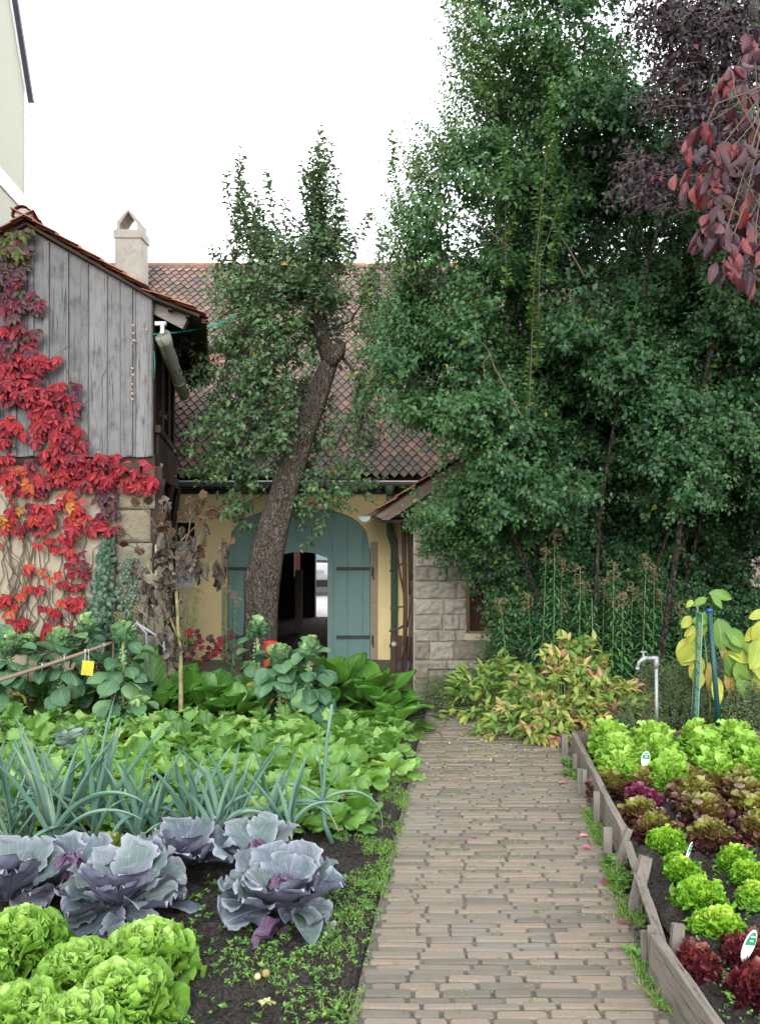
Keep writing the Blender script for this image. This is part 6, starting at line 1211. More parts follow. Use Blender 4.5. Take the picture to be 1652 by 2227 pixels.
# ======================= STANDPIPE, SIGN =======================
def tap():
    Y = 8.05; b = P(1427, 1618, Y); b[2] = -.02; T = thing('standpipe_tap', 'grey metal garden tap on a thin standpipe behind the lettuce bed', 'tap', b); e = P(1426, 1433, Y)
    a = Acc(); a.tube([b, e-[0, 0, .05]], .0165, 12); a.build('pipe', M['galv'], T, smooth=True)
    a = Acc(); a.tube([e-[0, 0, .09], e-[0, 0, -.02]], .024, 12); a.tube([e+[.012, 0, .008], e+[-.055, 0, .008]], .022, 12); a.tube([e+[-.055, 0, .008], e+[-.085, 0, .008]], .018, 6); a.build('elbow', M['galv'], T, smooth=True)
    a = Acc(); t0 = e+[-.08, 0, .008]; t1 = P(1388, 1437, Y); t2 = P(1385, 1452, Y); a.tube([t0, t0+[-.03, 0, 0], (t0+t1)/2+[0, 0, .004], t1+[.02, 0, .002], t1+[.003, 0, -.012], t2], [.018, .024, .026, .018, .017, .017], 12); a.tube([t2+[0, 0, .004], t2-[0, 0, .022]], .021, 12); bd = a.build('body', M['galv'], T, smooth=True)
    a = Acc(); h = (t0+t1)/2+[0, 0, .02]; a.tube([h, h+[0, 0, .05]], .01, 8); a.bar(h+[-.028, 0, .055], h+[.028, 0, .055], .012, .012); a.build('handle', M['galv'], bd)
    Y = 7.95; b = P(1567, 1596, Y); t = P(1541, 1325, Y); T = thing('green_post', 'dark green leaning tube post with blue cap behind lettuces', 'post', (b[0], b[1], 0)); a = Acc(); a.tube([b-[0, 0, .2], t], .024, 16); a.build('tube', M['polegreen'], T, smooth=True); a = Acc(); d = nrm(t-b); a.tube([t-d*.028, t+d*.006], .0265, 16); a.build('cap', M['bluecap'], T, smooth=True)
    # sign board seen almost edge on
    Yb = 7.9; p0 = P(1515, 1600, Yb); p1 = P(1527, 1336, Yb); ang = math.atan2(Yb, p0[0])+.17; wd = .34; sd = np.array([math.cos(ang), math.sin(ang), 0])*wd; nn = np.cross(nrm(sd), nrm(p1-p0)); nn = nn if nn[1] < 0 else -nn
    if nn @ (np.array([0, 0, EYE])-p0) < 0: nn = -nn
    T = thing('garden_sign', 'green lettered information board leaning on the post, nearly edge on', 'sign', (p0[0], p0[1], 0)); a = Acc(); a.prism([p0, p0+sd, p1+sd, p1], -nn*.006); bd = a.build('board', M['signgreen'], T)
    a = Acc(); up = (p1-p0); 
    def quad(u0, u1, v0, v1, acc): acc.prism([p0+sd*u0+up*v0+nn*.001, p0+sd*u1+up*v0+nn*.001, p0+sd*u1+up*v1+nn*.001, p0+sd*u0+up*v1+nn*.001], nn*.001)
    for (u0, u1, v0, v1) in ((.0, 1, .992, .998), (.985, 1, 0, .992), (0, .015, 0, .992)): quad(u0, u1, v0, v1, a)
    a.build('border', M['white'], bd); a = Acc(); v = .945
    while v > .12:
        if random.random() > .13: quad(.12, random.uniform(.4, .72), v, v+.0065, a)
        v -= .0165
    a.build('text_rows', M['white'], bd)
tap()
# ======================= RIGHT BORDER PLANTS =======================
M['peony'] = leafmat('peony', [(.07, .17, .04), (.14, .25, .05), (.26, .34, .07), (.42, .40, .12), (.50, .27, .18), (.34, .11, .11)], [0, .3, .55, .76, .9, 1], vein=(.5, .5, .2), vs=.4, freq=8, rough=.5, tr=.3, nsc=1.6, bumpk=.2)
M['smallgreen'] = leafmat('smallgreen', [(.04, .08, .03), (.07, .13, .05), (.13, .18, .07), (.17, .17, .1)], rough=.6, tr=.2, nsc=3, bumpk=0)
M['goldenrod'] = leafmat('goldenrod', [(.045, .14, .06), (.07, .19, .075), (.12, .26, .085)], rough=.45, tr=.2, nsc=3, bumpk=0)
M['seed'] = leafmat('seed', [(.16, .11, .06), (.28, .2, .12), (.35, .27, .18)], rough=.9, tr=.1, nsc=20, bumpk=0)
def peony(label, c, rx, ry, hz, n, rmin, rmax, nm='peony_bush', side=0):
    T = thing(nm, label, 'peony', c, 'fading peony bushes beside the path'); a, s = Acc(), Acc(); c = np.array(c)
    for i in range(n):
        th = R.random()*6.28; ph = math.asin(R.random()**.8); d = np.array([math.cos(ph)*math.cos(th)*rx, math.cos(ph)*math.sin(th)*ry, math.sin(ph)*hz]); tip = c+d*R.uniform(.72, 1.05); tip[2] = max(tip[2], c[2]+.04)
        s.tube([c+[R.normal(0, .05), R.normal(0, .05), 0], c*.5+tip*.5+[0, 0, .06], tip], [.006, .004, .003], 4, rnd=.5)
        dr = nrm(d*[1, 1, .7]+[0, 0, .1]); r = R.uniform(rmin, rmax); m = int(R.integers(5, 9)); D = nrm(dr+rv(m, .65)); D[:, 2] -= .1; L = R.uniform(.095, .145, m)
        leafs(a, tip+rv(m, .015), D, nrm(np.array([0, -.3, 1.])+dr*.4+rv(m, .3)), L, L*.42, 'lance', 6, 5, R.uniform(.2, 1.0, m), .4, .012, 8, 0, np.clip(r+R.normal(0, .1, m), 0, 1))
    a.build('leaves', M['peony'], T, smooth=True); s.build('stems', M['stem'], T)
peony('olive yellow peony bush with pink tinged tips left of the tap', (P(1225, 0, 8.5)[0], 8.5, 0), .66, .45, .74, 190, .2, .85)
peony('low buff and pink peony spilling onto the brick path end', (P(1165, 0, 8.25)[0], 8.3, 0), .55, .35, .38, 120, .2, .9)
peony('tall pink topped peony stems before the goldenrod', (P(1255, 0, 8.8)[0], 8.85, .05), .42, .3, .86, 90, .25, 1.0)
peony('greener peony clump reaching toward the stone kerb', (P(1080, 0, 9.1)[0], 9.1, 0), .6, .35, .62, 140, .1, .6)
peony('pink and yellow peony sprays beside the tap pipe', (P(1335, 0, 8.35)[0], 8.35, 0), .42, .3, .52, 80, .2, 1.0)
def bush(label, c, rx, ry, hz, n, L, mat='smallgreen', nm='small_leaf_bush', grp=None, W_=None):
    T = thing(nm, label, 'bush', c, grp); a, s = Acc(), Acc(); c = np.array(c); th = R.random(n)*6.28; ph = np.arcsin(R.random(n)**.9); d = np.stack([np.cos(ph)*np.cos(th)*rx, np.cos(ph)*np.sin(th)*ry, np.sin(ph)*hz], 1)*(R.random(n)**.35)[:, None]*(1+.25*(vnoise(th*3, ph*4, 3)-.5))[:, None]
    shoots(a, s, c+d*.82, nrm(d+[0, 0, .25]), R.uniform(.08, .18, n), L*.55, L, W_ or L*.6, bend=.4, rad=.0018)
    a.build('leaves', M[mat], T, smooth=True); s.build('twigs', M['twig'], T)
bush('dark small leaved bush at the far right corner of the path', (P(985, 0, 9.3)[0], 9.35, -.02), .42, .35, .42, 620, .03)
bush('tangled green bush against the stone kerb', (P(945, 0, 9.9)[0]+.12, 9.95, -.1), .3, .3, .45, 380, .032)
bush('seedy grey green oregano bush behind the garden tap', (P(1440, 0, 8.4)[0], 8.45, 0), .48, .32, .82, 950, .028)
bush('tufted grey green bush left of the sign board', (P(1490, 0, 8.5)[0], 8.5, 0), .36, .3, .74, 650, .028)
bush('low brownish herb bush between peony and tap', (P(1380, 0, 8.1)[0], 8.12, 0), .32, .22, .42, 420, .026)
bush('green herb bush behind the raised bed at the right edge', (P(1640, 0, 8.2)[0], 8.2, 0), .5, .3, .62, 800, .04)
bush('leafy shade bush below the stone hatch', (P(1090, 0, 10.4)[0], 10.5, -.1), .5, .4, .8, 620, .045)
bush('ferny green bush at the foot of the tall shrub', (P(1300, 0, 9.6)[0], 9.6, -.05), .8, .4, .6, 900, .05)
bush('dim green bush filling the shade behind the yellow leaved plants', (P(1560, 0, 9.2)[0], 9.3, 0), 1.0, .4, .75, 1000, .055, 'goldenrod')
def goldrod(label, px, Y, top, lean=0.0, mat='goldenrod', plume=True, L=.10, grp='goldenrod stems in the right border', z=-.05, dens=.012):
    b = P(px, 0, Y); b[2] = z; t = P(px+lean, top, Y+.05); T = thing('goldenrod', label, 'goldenrod', b, grp); s, a = Acc(), Acc(); mid = (b+t)/2+rv(1, .03)[0]*[1, 1, 0]; s.tube([b, mid, t], [.007, .006, .003], 5); s.build('stem', M['stem'], T)
    H = t[2]-b[2]; m = int(H/dens*1.1); f = .12+.84*(np.arange(m)/m); pos = np.where(f[:, None] < .5, b+(mid-b)*f[:, None]*2, mid+(t-mid)*(f[:, None]*2-1)); az = np.arange(m)*2.4; inc = np.radians(R.uniform(0, 40, m)); LL = L*np.interp(f, [0, .3, 1], [.8, 1.1, .5])*R.uniform(.8, 1.2, m)
    leafs(a, pos, sph(az, inc), sph(az+math.pi, np.pi/2-inc), LL, LL*.23, 'lance', 6, 3, R.uniform(.5, 1.6, m), .4, 0, 5, rnd=R.random(m)); a.build('leaves', M[mat], T, smooth=True)
    if plume:
        p = Acc(); k = 16
        for i in range(k):
            az_ = R.random()*6.28; d0 = np.array([math.cos(az_)*.5, math.sin(az_)*.5, .55]); q = t-[0, 0, R.uniform(0, .2)]; n = 12; tt = np.linspace(0, 1, n)[:, None]; pos = q+d0*tt*.16-np.array([0, 0, .10])*tt**2; leafs(p, pos+rv(n, .006), rv(n, 1)+[0, 0, .4], rv(n, 1), .022, .012, 'oval', 3, 3, .3, .3)
        p.build('plume', M['seed'], T, smooth=True)
for i, (px, Y, top, lean, lb) in enumerate([(1165, 9.2, 1190, 22, 'goldenrod leaning right beside the stone hatch, with pale plume'), (1200, 9.1, 1150, 5, 'tallest goldenrod with drooping beige plume'), (1228, 9.3, 1215, -6, 'thin goldenrod right of the tallest one'), (1255, 9.2, 1235, 6, 'goldenrod in the middle of the right border'), (1290, 9.0, 1300, -4, 'bushy goldenrod without plume in front of shrub'), (1322, 9.2, 1225, 12, 'goldenrod with dark twin plume above the peony'), (1350, 9.1, 1285, 4, 'goldenrod just left of the tap, short plume'), (1388, 9.2, 1210, 16, 'slender goldenrod above the tap'), (1418, 9.3, 1235, 4, 'goldenrod right of the tap top'), (1105, 9.6, 1300, -18, 'goldenrod sprawling before the stone hatch sill'), (1150, 9.5, 1290, -4, 'plain goldenrod just right of the stone hatch'), (1215, 9.35, 1300, 10, 'low goldenrod rising straight out of the peony'), (1275, 9.4, 1265, -8, 'goldenrod half hidden left of the bushy one'), (1305, 9.5, 1260, 8, 'goldenrod half hidden right of the bushy one'), (1338, 9.4, 1300, -3, 'low goldenrod below the dark twin plume'), (1370, 9.4, 1270, 6, 'goldenrod with a bent tip above the tap spout'), (1402, 9.45, 1290, -8, 'low goldenrod directly behind the tap'), (1445, 9.4, 1280, -10, 'goldenrod between the tap and the sign board'), (1470, 9.5, 1310, 6, 'short goldenrod nearest to the sign board')]):
    goldrod(lb, px, Y, top, lean, plume=(i != 4), L=.17)
for i, (px, Y, top, lean, lb) in enumerate([(425, 10.6, 1275, 3, 'dark stemmed goldenrod left of the gate by the yellow wall'), (470, 10.7, 1262, 22, 'goldenrod leaning across the left gate jamb'), (408, 10.4, 1300, -6, 'short goldenrod beside the withered sunflower'), (500, 10.6, 1290, 14, 'goldenrod stem in front of the left gate leaf'), (345, 9.6, 1300, 6, 'goldenrod between stone corner and sunflower'), (320, 9.6, 1310, -8, 'goldenrod below the stone corner of the shed'), (290, 9.6, 1318, 4, 'rusty goldenrod at the foot of the stone corner'), (255, 9.5, 1330, 4, 'rusty goldenrod beside the ivy foot')]):
    goldrod(lb, px, Y, top, lean, L=.10, grp='goldenrod stems along the shed and barn', z=-.25)
bush('rust brown flower heads along the shed foot', (P(290, 0, 9.5)[0], 9.55, -.05), .5, .2, .78, 420, .04, 'seed')
bush('dark green undergrowth bush around the ivy foot', (P(250, 0, 9.55)[0], 9.6, -.05), .65, .18, .85, 700, .05, 'ivy')
T = thing('low_creeper', 'low red creeper leaves beneath the goldenrod left of the gate', 'climber', gl(440, 10.6, -.2)); a = Acc()
for _ in range(46): palmate(a, P(440+R.normal(0, 34), 1400+R.normal(0, 20), 10.5+R.normal(0, .15)), np.array([R.normal(0, .5), -.3, -1]), np.array([0, -1, .5])+rv(1, .3)[0], .075, float(np.clip(R.normal(.28, .1), .1, .6)))
a.build('leaves', M['creeper'], T, smooth=True)
# large yellow-green leaf plants behind the sign
M['inula'] = leafmat('inula', [(.10, .22, .05), (.17, .32, .06), (.36, .44, .07), (.60, .58, .10), (.45, .3, .1)], [0, .35, .6, .88, 1], vein=(.5, .58, .25), vs=.6, freq=12, slope=.8, rough=.5, tr=.3, nsc=6, bumpk=.4, crinkle=22)
def inula(label, stems, Y, seed=0):
    T = thing('elecampane', label, 'tall plant', gl(stems[0][0][0][0], Y), 'large leaved yellowing plants behind the raised bed'); s, a = Acc(), Acc()
    for pts, lv in stems:
        s.tube([P(x, y, Y) for x, y in pts], np.linspace(.010, .005, len(pts)), 6)
        for (x, y, dx, dy, L, W_, r) in lv:
            d = np.array([dx, R.uniform(-.5, .1), -dy]); leafs(a, [P(x, y, Y-R.uniform(0, .1))], [d], [[R.normal(0, .25), -1, .55]], L, W_, 'oval', 14, 9, R.uniform(.2, .7), R.uniform(.1, .4), .02, 9, R.normal(0, .2), r, .02)
    s.build('stems', M['stem'], T, smooth=True); a.build('leaves', M['inula'], T, smooth=True)
inula('yellowing large leaved plant twined behind the sign and green post', [
 ([(1545, 1600), (1540, 1480), (1530, 1380), (1512, 1310)], [(1530, 1330, -.2, 1, .2, .12, .3), (1540, 1290, 1, .1, .26, .11, .22), (1545, 1295, .6, .7, .17, .09, .3), (1535, 1300, -.7, .4, .16, .08, .35), (1530, 1350, -.5, .9, .22, .14, .55), (1505, 1305, -.6, .6, .1, .06, .6), (1560, 1345, .1, 1, .32, .22, .12), (1560, 1380, .9, .45, .34, .18, .12), (1520, 1395, -.6, .5, .30, .24, .8), (1525, 1430, -.5, .9, .24, .14, .82), (1505, 1360, -.3, 1, .2, .09, .78), (1510, 1365, -.9, .6, .14, .07, .75), (1575, 1420, .5, .9, .3, .2, .2), (1590, 1440, .9, .5, .3, .16, .1), (1580, 1420, 1, .3, .28, .12, .78), (1560, 1400, .5, .9, .26, .12, 1), (1540, 1440, .0, 1, .3, .08, 1), (1575, 1460, .3, 1, .3, .09, 1), (1590, 1470, .2, 1, .24, .08, .95), (1600, 1480, .7, .7, .24, .15, .3), (1505, 1400, -.4, 1, .26, .2, .7), (1515, 1450, -.1, 1, .26, .16, .75), (1500, 1340, -.6, .8, .15, .1, .7), (1575, 1370, .8, .6, .26, .16, .3), (1585, 1400, .6, .8, .28, .18, .15), (1600, 1440, .3, 1, .26, .16, .4), (1555, 1470, .0, 1, .3, .12, .9), (1535, 1350, -.9, -.1, .16, .1, .5)]),
 ([(1590, 1600), (1592, 1540), (1610, 1470), (1655, 1420)], [(1640, 1360, -.5, .9, .2, .1, .75), (1655, 1350, -.3, .9, .24, .14, .7), (1650, 1390, -.4, 1, .32, .24, .6), (1665, 1330, -.8, .3, .18, .1, .65), (1650, 1460, -.1, 1, .25, .14, .75), (1630, 1400, -.6, .7, .22, .16, .6), (1640, 1430, .3, 1, .24, .18, .7), (1620, 1440, -.6, .9, .2, .12, .5), (1625, 1480, -.3, 1, .2, .12, .2)])], 8.3)
T = thing('shade_flower', 'faded mauve hydrangea heads poking in at the right edge', 'flower', gl(1660, 8.8)); a = Acc()
for x, y in ((1648, 1225), (1646, 1262), (1658, 1245)):
    n = 60; d = nrm(rv(n)); leafs(a, P(x, y, 8.8)+d*.05, d, rv(n), .03, .028, 'oval', 3, 3)
a.build('petals', leafmat('mauve', [(.35, .24, .26), (.5, .4, .36)], tr=.2, bumpk=0), T, smooth=True); s = Acc(); s.tube([gl(1670, 8.8), P(1660, 1400, 8.8), P(1650, 1240, 8.8)], .006, 5); s.build('stem', M['stem'], T)
# ======================= SUNFLOWER, POLE, CARD ETC. =======================
def z2(x, y): return (x*.3333, 977+y*.3333)
def sunflower():
    Y = 8.75; T = thing('dead_sunflower', 'tall withered sunflower with many brown drooping seed heads', 'sunflower', gl(394, Y)); S = lambda x, y, d=0: P(*z2(x, y), Y+d)
    s, dk = Acc(), Acc(); base = gl(394, Y, -.03)
    s.tube([base, S(1182, 1640), S(1180, 1350), S(1165, 1200), S(1158, 1050), S(1150, 900)], [.028, .026, .022, .019, .018, .017], 10, wob=.08); s.tube([S(1172, 1250, .02), S(1110, 1100), S(1060, 960), S(1000, 830), S(960, 740), S(930, 680)], [.014, .013, .012, .012, .010, .008], 8)
    br = [[(1150, 900), (1120, 700), (1090, 560), (1060, 520)], [(1120, 700), (1050, 560), (970, 420), (905, 300)], [(1150, 900), (1165, 720), (1200, 640), (1240, 595)], [(1160, 720), (1230, 560), (1245, 450), (1300, 380), (1322, 305)], [(1170, 1000), (1195, 870), (1240, 740), (1290, 620), (1330, 500), (1388, 420)], [(1178, 1090), (1230, 950), (1300, 800), (1440, 650), (1515, 600)], [(1410, 690), (1440, 620), (1456, 590)], [(1240, 740), (1280, 700), (1290, 675)], [(1180, 600), (1240, 540), (1310, 465)], [(1245, 450), (1200, 470), (1188, 432)], [(1245, 430), (1238, 380), (1235, 340)], [(1245, 470), (1290, 420)], [(930, 680), (880, 640), (808, 618)], [(930, 680), (880, 600), (840, 555), (798, 545)], [(930, 690), (912, 665)], [(1110, 640), (1120, 560), (1118, 542)], [(1090, 600), (1060, 640)], [(1290, 620), (1330, 608)], [(1090, 560), (1058, 440)], [(970, 420), (968, 335)], [(970, 420), (905, 360), (885, 345)]]
    for b in br: s2 = dk if b[0][0] > 1100 or True else s; s2.tube([S(x, y, R.normal(0, .03)) for x, y in b], np.linspace(.009, .0045, len(b)), 5, wob=.1)
    s.build('stalk', plain('sunstalk', (.20, .18, .085), .8, .5, 14, .5, stain=(.09, .06, .04)), T, smooth=True); dk.build('branches', plain('sundark', (.10, .075, .055), .9, .3, 12), T)
    for (x, y, r) in ((885, 345, 24), (905, 292, 18), (970, 332, 25), (1055, 442, 26), (1060, 522, 30), (1120, 542, 25), (1095, 490, 20), (798, 545, 20), (808, 618, 24), (912, 665, 24), (1060, 655, 18), (1235, 335, 24), (1325, 297, 24), (1310, 352, 30), (1290, 412, 24), (1188, 430, 26), (1315, 462, 28), (1390, 412, 38), (1240, 592, 28), (1330, 610, 22), (1290, 672, 38), (1458, 586, 13), (1515, 600, 22)):
        c = S(x, y, R.normal(0, .05)-.02); rr = r*.3333/F_*Y*1.25; f = nrm(np.array([R.normal(0, .6), -1, R.normal(-.35, .4)])); u = nrm(np.cross(f, [0, 0, 1.])); v = np.cross(u, f); Mx = np.stack([u, v, f], 1)
        h = Acc(); h.lathe([(.001, -rr*.35), (rr*.6, -rr*.3), (rr*.95, 0), (rr*.8, rr*.18), (rr*.4, rr*.08), (.001, rr*.05)], 14, c, M=Mx); n = 46; an = R.random(n)*6.28; d = (np.cos(an)[:, None]*u+np.sin(an)[:, None]*v); 
        leafs(h, c+d*rr*.75, d+f*R.uniform(-.8, 1.0, (n, 1))+rv(n, .3), f+rv(n, .3), rr*R.uniform(.35, .65, n), rr*.2, 'lance', 4, 3, .8, .6); n = 90; an = R.random(n)*6.28; q = np.sqrt(R.random(n))*rr*.8; d = (np.cos(an)[:, None]*u+np.sin(an)[:, None]*v)*q[:, None]; leafs(h, c+d+f*rr*.1, f+rv(n, .35), u+rv(n, .2), rr*.2, rr*.1, 'lance', 3, 3)
        h.build('seed_head', leafmat('seedhead', [(.025, .015, .011), (.07, .04, .024), (.15, .09, .05)], tr=.05, rough=.9, nsc=40, bumpk=0) if 'seedhead' not in M else M['seedhead'], T, smooth=False); 
        if 'seedhead' not in M: M['seedhead'] = h and bpy.data.materials['seedhead']
    a = Acc(); n = 75; y = R.uniform(430, 1300, n); xc = np.interp(y, [430, 600, 800, 1000, 1300, 1450], [1060, 1070, 1090, 1085, 1155, 1140]); w = np.interp(y, [430, 700, 1000, 1200, 1400], [55, 75, 85, 40, 15]); x = xc+R.normal(0, .55, n)*w
    pts = np.array([S(xx, yy, R.normal(0, .06)) for xx, yy in zip(x, y)]); D = np.stack([R.normal(0, .28, n), R.normal(0, .28, n), np.full(n, -1.)], 1); L = R.uniform(.10, .22, n)
    leafs(a, pts, D, rv(n), L, L*R.uniform(.25, .5, n), 'oval', 9, 7, R.uniform(-1, 1.6, n), R.uniform(-1.6, 1.6, n), .11, 14, R.normal(0, 1.3, n), scal=.2)
    ex = [(1235, 640, 170), (1280, 560, 120), (1300, 720, 200), (1255, 720, 130), (1350, 480, 90), (1415, 720, 190), (1480, 640, 100), (880, 720, 130), (905, 760, 100), (930, 850, 150), (960, 950, 180), (985, 880, 160), (1100, 1320, 180), (1110, 1260, 150), (1170, 640, 120), (1190, 500, 90), (1150, 1220, 150), (1160, 1250, 140), (1195, 760, 100), (1025, 660, 120), (1070, 300, 100), (1090, 340, 80)]
    for (x, y, l) in ex:
        m = 3; leafs(a, [S(x, y)]*m, np.stack([R.normal(0, .15, m), R.normal(0, .2, m), np.full(m, -1.)], 1), rv(m), l*.3333/F_*Y*R.uniform(.7, 1.1, m), l*.11/F_*Y, 'oval', 9, 7, .4, R.uniform(-1.4, 1.4, m), .1, 14, R.normal(0, 1.5, m), scal=.2)
    a.build('withered_leaves', leafmat('withered', [(.04, .032, .026), (.085, .066, .052), (.16, .13, .105)], vein=(.24, .2, .16), vs=.4, freq=14, rough=.9, tr=.1, nsc=20, bumpk=.6, crinkle=40), T, smooth=True)
sunflower()
def pole_card():
    a = Acc(); p0 = P(-60, 1497, 8.2); p1 = P(247, 1396, 8.75); pts = [p0+(p1-p0)*t+[0, 0, -.012*math.sin(3.1*t)] for t in np.linspace(0, 1, 12)]; a.tube(pts, np.linspace(.022, .017, 12), 10)
    T = thing('slanting_pole', 'brown pole slanting over the sprouts with thin wire ties', 'pole', p1); a.build('rod', plain('polewood', (.19, .125, .095), .7, .2, 9, .2), T, smooth=True)
    a = Acc(); p2 = P(247, 1396, 8.75); a.tube([p1, p1*[1, 1, 0]+[0, 0, -.02]], .012, 7); a.build('support_rod', M['twig'], T)
    for t in (.48, .64, .79, .93):
        b = Acc(); c = p0+(p1-p0)*t; d = nrm(p1-p0); b.tube([c-d*.006, c+d*.006], .024, 10); b.tube([c+[0, -.02, 0], c+[.01, -.025, -.05], c+[-.02, -.02, -.09]], .0018, 4); b.build('wire_tie', M['galv'], T)
    c = P(191, 1453, 8.6); T = thing('sticky_card', 'yellow insect card hanging by wire from the slanting pole', 'card', c); a = Acc(); M_ = np.array([[.98, 0, .1], [0, 1, 0], [-.1, 0, .98]]); a.box(c, (.125, .002, .155), M=M_); cd = a.build('card', M['ycard'], T)
    a = Acc()
    for _ in range(60): q = c+[random.uniform(-.055, .055), -.0022, random.uniform(-.07, .07)]; a.box(q, (random.uniform(.002, .005), .001, random.uniform(.002, .005)))
    f = a.build('stuck_insects', M['black'], cd); a = Acc(); a.tube([P(185, 1440, 8.6), P(186, 1412, 8.57), P(193, 1412, 8.57), P(194, 1440, 8.6)], .0022, 4); a.build('wire', M['white'], T)
pole_card()
def barrow():
    Y = 9.35; q = lambda x, y, d=0: P(x, y, Y+d); T = thing('wheelbarrow', 'old black wheelbarrow tipped up behind the sunflower, grey handles', 'wheelbarrow', gl(340, Y)); 
    a = Acc(); A, B, C, D = q(349, 1392), q(388, 1446), q(396, 1436, .02), q(363, 1380, .02); nn = np.array([.1, 1, .1])*.02
    a.prism([q(346, 1396), q(352, 1382), q(372, 1380), q(392, 1416), q(388, 1448)], (0, .03, 0)); dd = (.0, .42, .02); a.prism([q(346, 1396), q(388, 1448), q(380, 1465, .1), q(344, 1420, .1)], (0, .4, 0)); a.build('tray', M['black'], T)
    a = Acc(); a.tube([q(345, 1396, -.01), q(367, 1420, -.01), q(390, 1450, -.01)], .008, 6); a.tube([q(352, 1381, -.01), q(372, 1379, -.01), q(393, 1416, -.01)], .006, 6); a.build('rim', M['galv'], T)
    for (e0, e1, e2) in (((272, 1384), (298, 1354), (318, 1376)), ((284, 1392), (300, 1357), (356, 1392))):
        a = Acc(); a.tube([q(*e0), q((e0[0]+e1[0])/2, (e0[1]+e1[1])/2), q(*e1), q(*e2), gl(e2[0]+8, Y, .0)], [.016, .016, .018, .015, .012], 8); a.build('handle', M['galv'], T, smooth=True)
    a = Acc(); a.box(q(352, 1383), (.09, .06, .05)); a.box(q(362, 1388), (.05, .05, .06)); a.tube([q(350, 1395), q(354, 1384)], .02, 8); a.build('hinge_joint', M['rust'], T)
    a = Acc(); a.tube([q(365, 1386), q(382, 1398)], .016, 8); a.build('grip', M['rope'], T, smooth=True)
    a = Acc(); c = gl(372, Y+.25, .17); a.tube([c-[.03, 0, 0], c+[.03, 0, 0]], .17, 18); a.build('wheel', M['black'], T)
    c = gl(588, 9.75); T = thing('red_tub', 'orange red plastic tub almost hidden behind brussels sprouts', 'tub', c); a = Acc(); h = P(0, 1396, 9.75)[2]; a.lathe([(.001, 0), (.065, 0), (.082, h-.02), (.088, h-.02), (.088, h), (.076, h), (.06, .03), (.001, .03)], 20, c); a.build('shell', M['redp'], T, smooth=False)
barrow()
